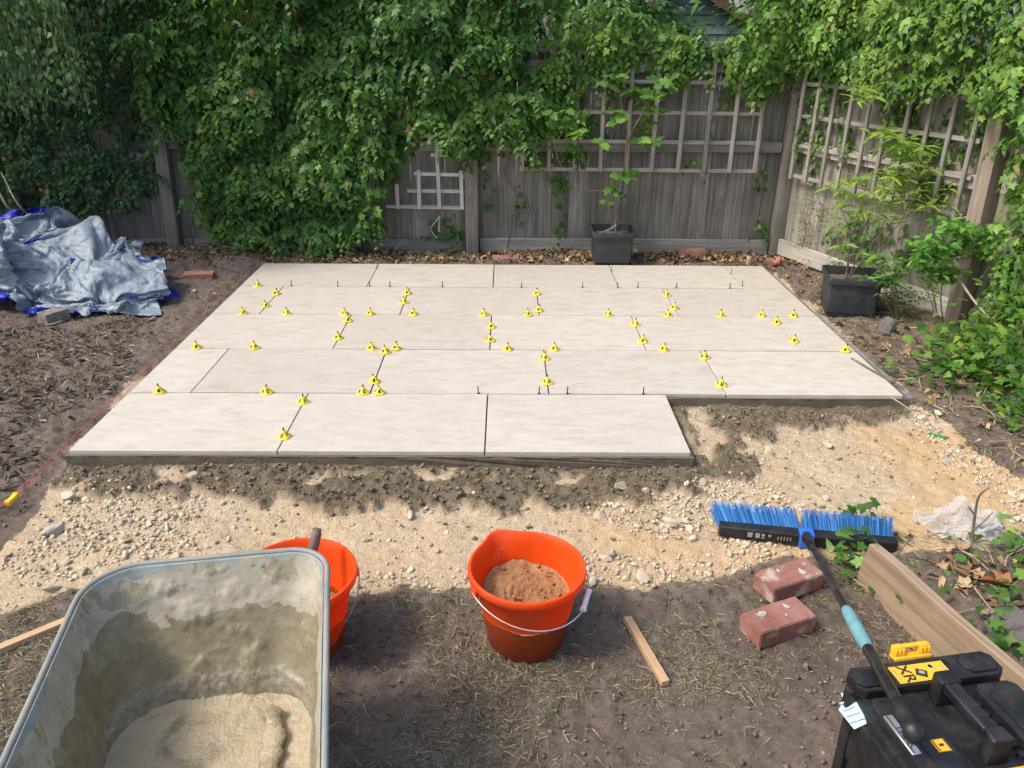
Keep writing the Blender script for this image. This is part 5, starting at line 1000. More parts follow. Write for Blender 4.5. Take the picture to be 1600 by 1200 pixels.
# tarp sheet: 54 by 54 points, x y z in millimetres
TARP = [
-710,-299,256,-664,-298,254,-617,-291,253,-599,-322,220,-610,-368,187,-575,-420,157,-531,-462,146,-491,-488,149,-454,-502,149,-440,-494,159,-441,-484,121,-424,-425,76,-400,-352,33,-352,-331,28,-357,-357,67,-361,-368,110,-342,-383,142,-304,-387,157,-269,-387,166,-247,-393,146,
-227,-406,163,-191,-393,176,-156,-388,182,-124,-424,185,-98,-450,155,-74,-462,127,-78,-466,84,-46,-452,65,-35,-412,74,-2,-435,85,36,-450,104,82,-453,98,134,-451,82,184,-459,74,208,-455,53,231,-452,43,243,-446,48,269,-449,25,295,-439,16,311,-421,26,
315,-404,34,344,-411,43,362,-389,31,380,-369,32,401,-373,15,426,-383,21,453,-393,29,479,-401,27,511,-407,27,546,-416,27,587,-424,25,633,-427,22,676,-424,29,718,-424,18,-724,-302,300,-685,-308,285,-635,-313,278,-603,-338,248,-606,-379,204,-577,-429,172,
-518,-451,159,-474,-480,159,-450,-524,174,-424,-533,171,-410,-514,150,-404,-451,118,-393,-374,84,-370,-317,62,-337,-320,69,-334,-349,105,-324,-368,141,-302,-368,170,-267,-370,171,-237,-387,157,-212,-406,147,-182,-417,169,-141,-395,166,-101,-400,172,-73,-422,149,-67,-429,108,
-73,-432,65,-47,-445,43,-20,-424,57,1,-415,88,32,-424,111,76,-434,120,129,-435,107,184,-438,89,214,-434,58,218,-431,28,241,-425,29,264,-428,43,282,-430,53,304,-426,55,323,-411,59,352,-398,53,375,-399,40,399,-393,28,419,-374,39,447,-366,48,
471,-364,54,494,-374,52,515,-382,44,543,-389,30,572,-384,28,613,-382,25,656,-379,22,698,-377,22,-725,-317,353,-708,-341,315,-664,-352,290,-623,-371,272,-620,-410,223,-572,-454,193,-510,-478,179,-452,-479,182,-421,-519,191,-405,-545,198,-399,-522,183,-407,-459,165,
-400,-388,136,-381,-328,115,-342,-292,95,-318,-320,113,-308,-351,127,-280,-357,152,-252,-355,167,-216,-375,169,-186,-403,158,-160,-426,153,-120,-417,163,-97,-393,141,-61,-385,125,-53,-389,85,-62,-391,43,-31,-411,38,3,-440,41,21,-429,74,42,-407,94,79,-407,112,
130,-411,107,185,-409,91,224,-409,62,228,-408,29,244,-405,32,258,-415,52,280,-414,64,302,-416,76,334,-406,77,353,-389,58,388,-390,51,422,-404,49,453,-396,48,477,-381,61,487,-378,82,499,-377,74,516,-366,69,536,-363,46,563,-349,41,594,-335,29,
636,-331,26,680,-328,20,-735,-339,403,-718,-364,362,-685,-384,325,-647,-405,294,-624,-440,249,-565,-461,225,-509,-476,203,-455,-484,210,-407,-504,216,-382,-519,217,-369,-508,200,-379,-466,187,-374,-414,174,-363,-362,161,-348,-310,155,-318,-281,145,-293,-308,146,-265,-332,132,
-243,-356,130,-207,-379,131,-173,-401,139,-140,-417,141,-109,-426,139,-83,-409,112,-74,-381,84,-63,-356,56,-51,-358,31,-26,-373,20,5,-396,28,34,-416,44,60,-420,63,93,-412,81,135,-390,85,175,-401,66,212,-396,51,235,-385,33,256,-389,31,259,-399,59,
275,-400,75,300,-399,73,324,-388,70,363,-379,64,399,-382,59,436,-393,65,465,-407,71,492,-408,79,507,-399,94,513,-379,96,534,-369,84,543,-344,64,560,-326,54,584,-310,44,617,-291,33,660,-284,22,-763,-360,430,-729,-384,401,-701,-409,358,-665,-433,318,
-620,-445,282,-562,-445,254,-511,-442,221,-462,-452,218,-417,-471,239,-384,-482,236,-357,-479,229,-368,-450,219,-371,-417,207,-337,-393,196,-317,-348,184,-310,-295,192,-279,-268,168,-246,-294,140,-216,-327,121,-184,-362,114,-158,-387,130,-134,-403,116,-110,-403,120,-90,-388,99,
-95,-372,64,-89,-343,31,-61,-332,19,-32,-343,33,2,-358,31,34,-375,35,60,-387,47,90,-383,60,131,-374,57,172,-381,49,202,-380,46,227,-367,42,242,-379,53,249,-396,82,275,-395,90,306,-397,99,334,-383,82,362,-368,70,402,-371,72,444,-380,67,
472,-392,83,486,-417,105,511,-405,119,526,-375,117,530,-352,91,537,-318,80,555,-298,57,580,-280,47,593,-259,26,639,-246,33,-783,-384,448,-747,-407,421,-707,-430,387,-665,-441,349,-617,-430,314,-567,-418,280,-519,-408,252,-473,-403,233,-426,-413,227,-391,-424,237,
-370,-432,254,-353,-420,247,-359,-401,237,-353,-378,225,-322,-356,225,-290,-319,219,-264,-279,214,-257,-311,186,-226,-344,166,-183,-358,162,-142,-360,164,-122,-380,146,-114,-381,113,-97,-358,105,-82,-342,76,-77,-321,49,-51,-313,36,-20,-321,35,7,-338,43,25,-361,51,
53,-361,51,83,-362,42,121,-364,38,161,-362,37,196,-355,41,220,-363,58,254,-366,67,265,-373,91,279,-385,106,301,-377,91,326,-370,80,357,-360,66,390,-361,56,430,-361,67,461,-378,91,475,-394,114,496,-383,116,502,-356,108,518,-336,75,530,-312,60,
545,-280,40,570,-257,52,594,-238,40,626,-215,39,-787,-412,471,-748,-433,446,-702,-450,417,-661,-428,383,-627,-407,339,-580,-390,309,-533,-372,287,-489,-358,271,-448,-354,253,-410,-357,242,-387,-367,256,-375,-379,276,-366,-378,259,-341,-373,262,-315,-358,255,-297,-316,251,
-256,-293,249,-246,-319,221,-232,-353,212,-187,-375,205,-141,-383,200,-105,-375,184,-114,-351,151,-94,-338,124,-78,-312,99,-49,-319,77,-33,-340,58,-17,-330,64,6,-336,61,34,-339,67,58,-355,69,85,-349,59,112,-349,55,147,-356,59,182,-357,64,215,-356,74,
247,-355,87,277,-351,98,283,-365,110,311,-378,106,326,-363,82,340,-356,56,365,-349,52,398,-351,66,428,-368,92,465,-369,101,480,-360,99,497,-343,71,509,-320,53,511,-294,57,536,-269,63,574,-250,69,599,-227,61,612,-189,42,-777,-440,497,-734,-445,478,
-697,-422,449,-672,-395,407,-638,-377,369,-589,-362,344,-542,-347,328,-500,-329,319,-463,-316,304,-434,-308,285,-404,-305,271,-383,-313,275,-362,-321,262,-341,-332,267,-316,-331,283,-284,-312,280,-251,-305,273,-232,-324,255,-227,-351,245,-186,-367,241,-144,-369,226,-109,-359,218,
-117,-335,193,-94,-332,167,-73,-334,143,-51,-347,114,-28,-357,96,-11,-349,87,9,-350,89,28,-349,82,49,-340,88,70,-325,78,104,-323,80,139,-321,76,174,-324,78,207,-328,84,237,-331,97,261,-340,114,284,-348,120,302,-372,119,318,-361,96,321,-354,67,
339,-342,55,358,-333,68,396,-336,82,436,-338,93,462,-333,79,481,-330,60,490,-311,45,509,-279,39,534,-249,47,576,-232,63,611,-224,69,619,-185,55,-754,-452,529,-725,-419,505,-702,-380,471,-661,-368,434,-633,-342,398,-583,-354,395,-541,-338,379,-507,-310,367,
-474,-293,355,-443,-286,343,-414,-286,329,-389,-294,312,-360,-296,301,-337,-288,296,-314,-305,315,-281,-291,311,-243,-308,302,-219,-332,289,-223,-371,275,-179,-374,257,-152,-346,239,-119,-333,226,-102,-315,219,-89,-313,190,-69,-313,162,-50,-325,136,-35,-332,110,-20,-324,117,
1,-315,101,12,-323,114,32,-308,115,62,-314,122,90,-327,116,118,-335,101,151,-338,94,186,-342,90,218,-345,97,246,-350,109,268,-356,128,296,-359,134,310,-352,106,310,-347,71,320,-348,41,343,-334,40,374,-333,55,414,-337,63,443,-342,49,465,-330,30,
484,-296,29,495,-261,46,529,-242,61,572,-219,59,611,-210,74,641,-192,54,-738,-431,550,-704,-397,523,-667,-362,499,-636,-344,467,-608,-318,430,-580,-298,403,-572,-297,368,-542,-282,345,-509,-266,338,-477,-257,336,-446,-253,332,-412,-255,328,-376,-256,324,-343,-271,333,
-312,-284,343,-274,-297,343,-237,-319,334,-209,-342,324,-205,-380,304,-174,-358,282,-140,-340,267,-116,-326,247,-126,-307,223,-117,-300,187,-105,-299,152,-83,-298,125,-55,-290,116,-32,-282,122,-9,-283,141,0,-301,156,22,-319,157,48,-337,154,71,-356,145,95,-369,131,
123,-361,116,159,-359,111,193,-358,107,225,-361,110,248,-368,124,278,-372,142,317,-356,132,325,-336,89,314,-335,46,323,-333,18,353,-331,27,388,-336,35,418,-329,34,446,-309,37,465,-279,44,486,-265,66,522,-237,71,566,-207,68,607,-191,68,647,-184,67,
-720,-413,564,-682,-375,533,-657,-331,500,-634,-293,466,-608,-262,453,-603,-252,409,-581,-241,371,-551,-250,368,-528,-269,371,-497,-263,375,-466,-255,378,-429,-249,375,-389,-254,364,-340,-256,357,-299,-271,364,-266,-300,374,-222,-316,369,-200,-356,359,-183,-384,333,-159,-354,307,
-138,-326,283,-110,-311,264,-110,-294,231,-108,-291,198,-101,-287,165,-86,-291,144,-62,-289,136,-38,-299,136,-17,-309,154,-6,-318,176,19,-333,173,45,-344,182,65,-357,186,90,-371,177,115,-356,154,134,-335,133,169,-335,125,202,-336,123,222,-344,132,250,-346,139,
290,-343,150,303,-337,108,316,-322,65,308,-312,28,345,-311,19,380,-325,22,417,-313,27,428,-300,55,446,-278,75,478,-260,88,531,-248,83,574,-216,78,602,-176,73,642,-166,57,-714,-386,571,-673,-347,537,-641,-290,511,-643,-245,468,-626,-211,437,-597,-202,411,
-573,-215,401,-544,-225,406,-534,-254,407,-514,-241,394,-485,-238,382,-451,-227,376,-402,-224,370,-347,-245,380,-292,-268,385,-249,-299,397,-209,-326,407,-190,-364,396,-161,-381,364,-143,-355,332,-125,-328,299,-120,-298,278,-121,-282,246,-113,-275,211,-105,-273,176,-89,-269,150,
-65,-281,151,-43,-295,160,-32,-322,164,-16,-340,180,5,-346,198,27,-357,203,56,-357,211,84,-351,203,101,-338,176,124,-323,157,154,-316,146,183,-315,141,202,-318,142,229,-322,147,263,-324,162,291,-319,140,307,-309,97,304,-298,59,347,-300,47,380,-309,46,
406,-292,39,422,-271,68,438,-267,99,478,-283,98,538,-266,94,586,-231,92,622,-187,84,634,-151,61,-686,-375,571,-674,-321,525,-657,-252,510,-633,-200,474,-628,-166,432,-584,-173,427,-579,-204,431,-546,-222,439,-528,-244,429,-515,-263,413,-486,-265,408,-452,-243,402,
-411,-207,395,-343,-223,391,-291,-272,402,-253,-322,418,-207,-352,429,-171,-359,427,-148,-364,387,-129,-361,350,-121,-329,318,-129,-290,294,-133,-275,255,-124,-263,223,-106,-259,194,-82,-268,176,-63,-259,160,-41,-276,168,-34,-301,189,-13,-319,198,2,-327,203,26,-329,207,
47,-328,196,67,-316,204,90,-305,180,117,-293,175,144,-292,171,168,-285,160,189,-285,153,211,-296,168,241,-296,179,275,-294,176,298,-286,142,295,-278,106,344,-293,90,383,-306,83,402,-299,62,414,-283,91,432,-262,116,474,-268,114,534,-252,101,584,-216,107,
631,-178,99,649,-144,63,-689,-346,570,-672,-293,520,-652,-233,478,-639,-170,465,-606,-148,439,-575,-155,435,-563,-200,447,-561,-236,443,-541,-258,434,-519,-285,434,-487,-274,436,-452,-253,432,-424,-206,424,-354,-225,415,-277,-259,412,-240,-317,435,-210,-364,449,-173,-381,437,
-140,-379,406,-116,-357,373,-128,-326,337,-146,-303,295,-152,-295,249,-158,-282,213,-143,-264,189,-110,-244,182,-78,-259,192,-45,-264,191,-17,-270,188,-1,-276,203,21,-284,213,35,-280,202,47,-277,196,66,-271,190,90,-261,204,111,-256,206,131,-246,192,149,-238,175,
175,-243,182,197,-256,194,227,-259,196,254,-264,204,288,-259,190,295,-244,159,338,-259,141,376,-269,119,400,-286,98,432,-301,110,451,-280,125,485,-250,118,534,-226,98,584,-201,94,624,-154,88,665,-128,74,-694,-311,560,-683,-274,495,-660,-213,451,-641,-152,436,
-607,-127,440,-567,-148,458,-552,-197,468,-545,-237,460,-545,-266,449,-517,-272,442,-493,-259,449,-462,-239,445,-438,-213,451,-370,-225,441,-286,-243,437,-236,-302,446,-199,-343,451,-167,-365,452,-136,-365,426,-133,-350,387,-129,-319,347,-160,-310,300,-182,-294,254,-193,-286,220,
-176,-253,217,-141,-250,219,-100,-240,227,-65,-248,211,-29,-251,224,7,-247,225,26,-231,217,38,-232,230,51,-235,229,64,-219,220,78,-215,231,99,-203,226,115,-188,206,139,-182,202,154,-197,220,184,-202,218,212,-220,229,242,-216,218,274,-228,229,307,-222,211,
344,-218,187,363,-219,148,406,-249,133,436,-285,145,481,-286,140,522,-261,122,557,-214,108,590,-167,105,631,-134,96,667,-105,85,-679,-290,552,-687,-251,491,-671,-194,464,-651,-141,456,-606,-131,464,-585,-174,461,-570,-224,462,-551,-260,469,-530,-263,459,-513,-255,438,
-490,-244,426,-473,-221,437,-455,-217,466,-397,-235,465,-309,-234,465,-245,-272,466,-206,-317,466,-169,-337,459,-143,-341,436,-134,-334,398,-147,-312,354,-170,-292,306,-210,-295,265,-226,-263,233,-201,-238,242,-176,-218,244,-134,-205,233,-85,-198,223,-40,-197,214,-7,-185,218,
17,-175,228,33,-174,233,43,-184,258,54,-170,246,72,-164,255,87,-149,237,106,-149,239,120,-144,240,139,-152,251,162,-170,261,196,-176,253,235,-184,257,273,-191,264,315,-194,257,344,-180,225,371,-171,184,414,-194,157,451,-223,156,491,-228,145,533,-213,135,
575,-180,127,621,-155,125,650,-122,113,659,-94,101,-688,-268,559,-696,-238,500,-681,-187,476,-657,-150,473,-613,-165,479,-589,-206,471,-574,-250,477,-555,-281,475,-521,-281,470,-504,-254,454,-504,-226,436,-485,-202,432,-449,-190,461,-406,-230,477,-330,-254,476,-255,-254,483,
-213,-291,481,-178,-311,471,-156,-315,447,-154,-315,409,-159,-301,363,-192,-284,322,-224,-276,284,-247,-244,255,-230,-214,239,-199,-196,230,-154,-183,234,-107,-160,244,-65,-137,243,-22,-127,237,3,-132,253,21,-127,253,32,-132,270,47,-131,273,61,-116,258,75,-124,267,
89,-119,266,106,-118,273,117,-135,290,147,-135,287,187,-138,282,230,-152,295,275,-159,300,319,-158,289,357,-153,262,390,-148,226,421,-144,187,460,-160,168,501,-168,158,540,-157,142,583,-137,136,622,-117,127,655,-100,130,651,-89,111,-684,-240,569,-714,-224,513,
-701,-186,490,-667,-168,494,-626,-196,496,-594,-234,493,-558,-265,502,-542,-280,497,-519,-261,488,-508,-244,468,-489,-229,454,-485,-202,465,-453,-185,488,-390,-212,479,-331,-250,491,-271,-268,499,-220,-268,498,-191,-277,479,-175,-286,459,-171,-287,424,-165,-275,382,-205,-285,350,
-235,-264,310,-265,-231,276,-247,-186,250,-205,-177,255,-170,-165,266,-124,-159,280,-73,-149,286,-44,-117,278,-22,-97,267,11,-93,271,31,-96,269,43,-92,281,54,-94,285,68,-93,285,80,-97,293,95,-102,303,112,-105,314,142,-96,306,181,-102,310,221,-111,322,
263,-116,311,307,-117,292,351,-118,270,392,-120,247,430,-119,221,466,-119,193,503,-119,173,542,-114,157,580,-103,148,616,-95,149,636,-79,142,636,-64,130,-684,-205,576,-729,-200,531,-706,-192,520,-674,-185,519,-642,-220,515,-599,-245,513,-566,-269,519,-532,-280,519,
-508,-265,500,-496,-240,489,-468,-235,480,-463,-214,493,-413,-224,493,-357,-227,496,-302,-233,500,-260,-253,514,-227,-260,515,-199,-255,500,-185,-252,477,-178,-251,444,-186,-252,407,-215,-279,385,-242,-256,348,-274,-220,309,-261,-168,277,-214,-181,281,-167,-180,294,-125,-151,301,
-95,-122,295,-60,-92,297,-32,-69,281,9,-72,287,24,-70,296,37,-60,295,49,-61,301,65,-68,309,83,-79,328,99,-69,323,120,-70,338,146,-66,339,175,-61,327,207,-60,333,247,-65,323,290,-72,307,335,-78,286,378,-80,259,423,-84,241,459,-84,213,
493,-81,186,532,-77,174,567,-71,169,589,-63,155,611,-50,167,624,-21,159,-690,-166,582,-738,-166,543,-715,-170,531,-672,-174,541,-638,-202,535,-603,-234,532,-562,-247,529,-535,-253,518,-504,-252,515,-481,-246,510,-453,-236,516,-413,-240,509,-370,-245,506,-312,-250,524,
-270,-240,530,-245,-230,530,-224,-239,534,-212,-238,515,-207,-236,488,-202,-246,459,-211,-239,437,-228,-259,421,-257,-248,389,-279,-209,356,-276,-160,326,-227,-174,326,-174,-166,332,-128,-141,332,-103,-101,314,-75,-63,299,-34,-65,313,-9,-39,298,1,-42,319,16,-33,323,
30,-42,331,55,-49,333,85,-49,349,112,-39,330,130,-35,321,151,-39,310,168,-25,315,197,-23,317,232,-22,315,274,-22,316,318,-25,313,365,-31,295,402,-38,258,432,-43,220,472,-40,201,511,-34,193,544,-24,187,571,-14,185,585,6,184,595,34,178,
-699,-124,586,-735,-126,536,-715,-142,507,-673,-147,524,-632,-170,528,-607,-201,525,-570,-217,532,-537,-225,522,-511,-237,527,-471,-247,538,-422,-236,533,-364,-230,533,-316,-227,543,-270,-215,559,-245,-234,569,-228,-226,567,-212,-220,554,-194,-218,536,-189,-208,506,-207,-212,482,
-220,-211,457,-237,-220,442,-239,-216,410,-270,-194,384,-265,-160,373,-246,-137,344,-196,-121,345,-155,-97,326,-119,-63,312,-81,-46,330,-51,-42,327,-32,-3,315,-27,-15,344,-7,-11,354,17,-24,347,54,-16,340,84,-38,326,116,-49,309,146,-48,299,166,-46,274,
183,-53,276,204,-55,272,225,-70,283,261,-61,289,297,-32,285,333,4,281,376,11,273,404,5,234,446,9,218,484,17,209,517,30,207,542,43,196,554,61,203,570,78,212,-704,-83,590,-726,-88,535,-716,-109,492,-681,-134,494,-643,-153,503,-608,-169,518,
-579,-187,525,-542,-197,523,-511,-215,544,-458,-218,548,-394,-209,549,-335,-205,549,-286,-214,585,-247,-233,607,-224,-223,611,-212,-226,600,-203,-202,583,-195,-183,549,-211,-173,515,-231,-168,493,-244,-174,479,-251,-177,450,-272,-201,432,-265,-174,412,-267,-140,403,-244,-110,381,
-208,-84,359,-171,-56,347,-133,-45,356,-96,-45,364,-82,-4,333,-56,28,337,-47,11,372,-15,4,379,18,4,352,53,-11,313,98,-31,296,135,-68,283,164,-81,285,183,-88,273,202,-98,264,214,-95,244,232,-100,247,256,-97,265,281,-63,263,317,-21,256,
350,21,258,391,37,257,423,50,233,459,61,220,494,75,219,517,89,208,540,108,212,564,119,199,-713,-42,599,-708,-54,551,-706,-71,509,-679,-99,490,-652,-121,502,-620,-138,517,-585,-155,521,-554,-174,539,-510,-186,549,-448,-186,550,-377,-187,561,-305,-189,578,
-268,-224,624,-225,-240,647,-191,-234,640,-198,-203,621,-213,-172,589,-213,-148,541,-255,-146,525,-284,-140,504,-290,-132,480,-303,-152,474,-316,-167,444,-300,-145,422,-271,-120,413,-238,-96,404,-204,-70,400,-171,-49,413,-146,-22,405,-127,5,374,-112,35,343,-84,54,359,
-66,38,391,-28,38,378,16,29,353,54,12,304,102,-14,276,137,-52,271,165,-68,257,188,-92,246,203,-119,246,230,-129,235,239,-113,224,242,-91,236,247,-58,265,285,-16,263,324,22,256,364,57,259,400,78,241,436,95,229,473,108,229,508,121,228,
537,138,217,564,156,195,-730,7,587,-697,-12,581,-686,-31,546,-669,-63,525,-643,-81,504,-618,-103,515,-590,-125,531,-553,-142,542,-505,-151,543,-442,-154,552,-373,-163,578,-304,-176,605,-248,-209,628,-211,-216,647,-182,-207,658,-181,-174,625,-206,-142,578,-248,-122,524,
-299,-109,511,-345,-115,511,-351,-97,482,-360,-119,475,-344,-127,458,-305,-113,451,-278,-86,441,-244,-69,439,-216,-42,435,-201,-8,433,-185,13,401,-165,40,374,-141,68,355,-109,76,376,-81,65,400,-40,68,379,2,61,351,40,40,306,84,10,268,121,-33,250,
151,-63,242,174,-88,232,199,-109,224,219,-128,213,243,-110,205,254,-85,226,254,-46,249,267,3,261,305,44,264,340,84,253,376,116,249,411,135,237,448,144,232,486,151,244,524,163,238,558,182,211,-741,65,584,-711,43,574,-676,21,575,-660,-8,551,
-640,-33,528,-614,-64,524,-587,-90,532,-549,-105,541,-504,-116,548,-453,-129,570,-394,-144,597,-329,-164,628,-267,-185,652,-220,-187,645,-206,-174,646,-198,-136,620,-236,-115,571,-280,-90,511,-342,-80,500,-397,-87,496,-402,-89,464,-392,-72,449,-376,-88,427,-345,-74,444,
-299,-51,458,-258,-31,442,-235,-14,411,-222,19,420,-206,48,416,-189,62,387,-166,89,368,-132,95,387,-95,90,403,-48,95,382,-3,93,355,45,75,330,90,51,300,125,14,280,156,-12,258,179,-47,239,196,-84,225,214,-94,208,228,-86,222,239,-58,236,
238,-13,244,259,27,269,288,82,264,322,132,268,355,165,267,389,182,254,419,184,229,458,184,244,503,186,257,547,199,240,-758,116,580,-729,98,563,-697,74,556,-663,43,559,-642,4,556,-620,-31,550,-590,-55,545,-551,-71,549,-510,-85,556,-463,-94,568,
-413,-108,590,-356,-126,612,-294,-143,615,-251,-145,623,-229,-152,606,-234,-112,597,-250,-80,549,-307,-60,503,-371,-50,487,-421,-61,466,-429,-80,424,-402,-84,405,-376,-64,395,-351,-54,404,-331,-22,435,-289,0,446,-260,11,413,-236,34,395,-227,65,411,-210,80,394,
-186,103,384,-153,106,401,-107,113,402,-56,118,381,-4,117,365,48,113,351,88,93,336,125,70,311,155,40,289,178,-6,278,199,-40,253,208,-51,220,218,-47,235,211,-22,261,230,26,278,248,81,273,276,140,284,302,191,283,335,219,287,365,224,266,
395,219,238,436,210,229,479,209,254,528,213,268,-792,132,565,-754,124,554,-715,107,544,-676,77,543,-655,31,543,-626,-7,539,-595,-29,545,-557,-45,544,-512,-51,541,-479,-77,538,-447,-104,551,-396,-123,556,-340,-144,570,-296,-123,578,-278,-126,572,-270,-94,561,
-276,-49,536,-314,-38,486,-379,-28,470,-418,-42,442,-411,-72,402,-404,-90,369,-374,-103,367,-347,-82,376,-325,-46,396,-301,-3,422,-276,34,432,-258,50,396,-241,75,388,-229,96,408,-205,120,398,-168,125,411,-120,137,397,-62,135,387,-4,142,379,51,145,370,
96,129,366,134,106,350,162,80,320,177,39,288,193,7,264,199,-3,232,219,8,243,207,41,265,224,89,278,248,144,279,266,199,303,287,243,294,320,262,295,344,249,269,385,242,250,424,219,233,472,221,229,512,220,255,-801,150,558,-777,128,543,
-741,101,542,-698,71,532,-657,36,522,-629,-2,510,-592,-20,510,-555,-15,514,-521,-41,497,-509,-85,493,-491,-121,509,-442,-146,510,-383,-149,513,-361,-108,548,-330,-98,546,-310,-68,549,-313,-36,520,-327,-11,479,-377,-15,449,-416,-36,424,-413,-61,388,-386,-84,360,
-365,-93,355,-335,-97,358,-309,-69,374,-290,-24,397,-284,29,416,-266,67,416,-257,91,384,-234,113,396,-212,132,417,-172,150,420,-122,154,404,-64,159,393,-2,169,396,56,171,393,104,160,387,139,140,364,155,117,321,174,81,286,192,49,275,194,42,246,
220,60,248,208,96,270,226,141,295,243,193,281,263,241,295,287,268,311,297,267,285,322,248,264,370,241,230,425,237,231,465,234,244,505,235,240,-802,162,572,-775,148,556,-752,125,529,-722,79,520,-681,35,509,-636,3,490,-595,-15,481,-564,-3,481,
-547,-46,460,-544,-89,466,-529,-127,455,-485,-152,448,-436,-128,456,-429,-97,509,-391,-65,519,-363,-35,539,-345,-10,509,-358,0,471,-380,-2,428,-398,-37,412,-406,-57,378,-376,-69,345,-356,-94,332,-328,-91,342,-308,-59,351,-305,-20,382,-294,29,404,-288,72,423,
-258,102,404,-242,135,389,-207,152,400,-166,165,414,-115,172,413,-59,192,405,4,204,418,63,207,423,111,203,409,132,191,368,152,168,327,170,135,291,193,103,293,193,98,266,215,118,252,216,150,275,224,189,306,248,231,310,260,265,292,276,282,309,
301,282,288,328,260,259,369,255,228,423,249,215,458,247,231,488,251,252,-819,170,550,-784,168,566,-756,148,562,-726,114,530,-691,70,511,-650,31,489,-616,-1,463,-582,4,459,-581,-56,449,-581,-110,447,-555,-125,404,-523,-146,393,-489,-107,413,-475,-71,463,
-450,-36,500,-413,-7,520,-380,21,498,-381,11,461,-398,-10,433,-407,-32,403,-387,-57,383,-362,-73,358,-343,-75,333,-315,-77,328,-291,-48,340,-294,-8,357,-289,47,381,-284,91,411,-257,117,425,-229,148,410,-202,178,401,-159,191,413,-106,199,421,-51,227,429,
13,250,446,71,257,457,103,263,422,117,251,376,144,230,336,163,200,299,187,170,295,203,159,285,211,179,267,231,202,286,230,237,296,243,268,318,256,281,308,268,293,291,294,283,271,335,277,264,376,264,248,411,255,233,443,262,244,472,281,238,
-836,194,537,-805,193,559,-764,178,560,-731,146,546,-700,105,521,-667,57,490,-644,14,453,-605,8,443,-603,-65,427,-611,-114,422,-587,-139,378,-552,-130,362,-522,-88,390,-503,-50,437,-474,-13,481,-440,14,514,-411,30,493,-403,6,466,-422,-13,438,-415,-24,389,
-393,-43,366,-357,-53,355,-332,-59,352,-317,-45,344,-287,-25,372,-282,29,388,-283,85,396,-265,121,402,-241,148,420,-214,166,431,-181,192,425,-146,224,420,-91,239,421,-38,266,461,20,294,491,71,318,480,94,317,441,127,293,410,153,273,367,170,253,321,
188,236,292,201,219,308,213,233,292,228,247,304,230,280,290,244,296,296,258,301,314,275,300,291,292,290,260,323,274,242,368,273,235,403,279,237,430,294,237,443,305,215,-837,195,515,-811,201,536,-788,189,543,-761,161,539,-714,140,523,-684,91,489,
-670,38,448,-632,11,428,-635,-65,416,-639,-122,400,-609,-137,354,-571,-104,350,-546,-71,393,-521,-30,432,-495,-4,486,-460,32,512,-420,48,482,-411,22,453,-420,0,419,-396,-18,395,-381,-24,367,-355,-29,376,-325,-31,384,-323,-5,369,-308,23,382,-303,80,403,
-285,120,419,-251,157,420,-219,187,406,-194,202,423,-161,214,447,-118,239,446,-70,281,435,-29,319,481,26,349,521,63,374,498,108,347,486,142,324,449,158,310,399,162,292,347,187,285,310,201,273,317,215,278,315,233,286,327,229,307,310,232,320,294,
254,317,301,288,312,299,311,299,275,332,290,245,358,290,228,395,308,233,416,328,233,428,345,200,-856,170,527,-826,174,532,-800,188,523,-779,171,527,-742,155,508,-718,100,492,-687,66,438,-663,13,414,-669,-66,413,-665,-121,379,-628,-107,346,-592,-75,366,
-570,-36,406,-534,0,441,-514,30,493,-477,61,503,-442,59,466,-418,40,433,-412,13,400,-384,14,399,-364,15,392,-350,25,373,-330,25,398,-316,47,393,-294,83,376,-277,132,400,-262,172,432,-226,183,445,-200,212,429,-175,236,425,-139,246,444,-104,273,462,
-59,321,459,-1,360,479,33,392,536,72,405,526,118,372,516,141,356,464,162,343,411,172,312,368,184,305,327,206,305,333,215,317,322,228,316,343,239,326,333,233,342,313,254,330,293,273,312,274,312,307,267,346,305,258,361,315,226,397,337,229,
427,368,228,446,384,197,-864,134,520,-842,152,515,-818,170,506,-797,155,521,-769,151,495,-746,104,483,-710,70,423,-695,6,401,-705,-70,407,-688,-101,363,-644,-79,367,-612,-36,372,-580,12,403,-560,43,455,-534,79,498,-491,103,471,-463,95,425,-444,73,395,
-412,67,408,-387,71,430,-351,79,423,-356,87,397,-333,90,381,-318,104,400,-292,130,388,-256,161,398,-236,192,427,-212,205,453,-180,216,449,-166,255,441,-131,267,433,-96,297,448,-62,346,468,-10,377,502,28,420,537,77,431,537,109,395,508,121,366,458,
141,346,406,169,335,366,182,325,342,197,326,339,211,340,335,224,349,342,238,342,355,242,351,336,261,336,320,281,331,280,306,331,257,334,325,238,369,349,224,403,362,197,430,401,204,467,419,194,-874,96,496,-856,120,493,-836,143,485,-817,131,501,
-793,132,473,-759,94,458,-723,59,405,-730,-8,392,-740,-75,393,-703,-68,365,-660,-33,370,-627,19,371,-609,65,423,-590,97,473,-549,135,472,-515,142,425,-489,131,382,-456,129,400,-434,121,422,-395,142,432,-362,142,438,-337,141,433,-326,138,394,-309,135,384,
-291,155,401,-264,181,411,-230,204,419,-207,219,440,-176,229,459,-149,254,451,-132,284,439,-93,310,434,-49,346,446,-16,381,486,22,416,509,56,437,505,87,398,475,104,351,434,126,317,395,143,322,353,166,339,341,186,349,327,202,354,344,223,357,358,
241,358,372,253,364,356,254,363,330,277,355,291,298,356,252,316,352,213,351,380,195,387,401,169,423,424,155,458,450,149,-879,62,473,-860,86,474,-858,114,467,-829,119,469,-810,108,456,-762,109,425,-747,60,384,-767,-14,388,-764,-61,369,-717,-29,368,
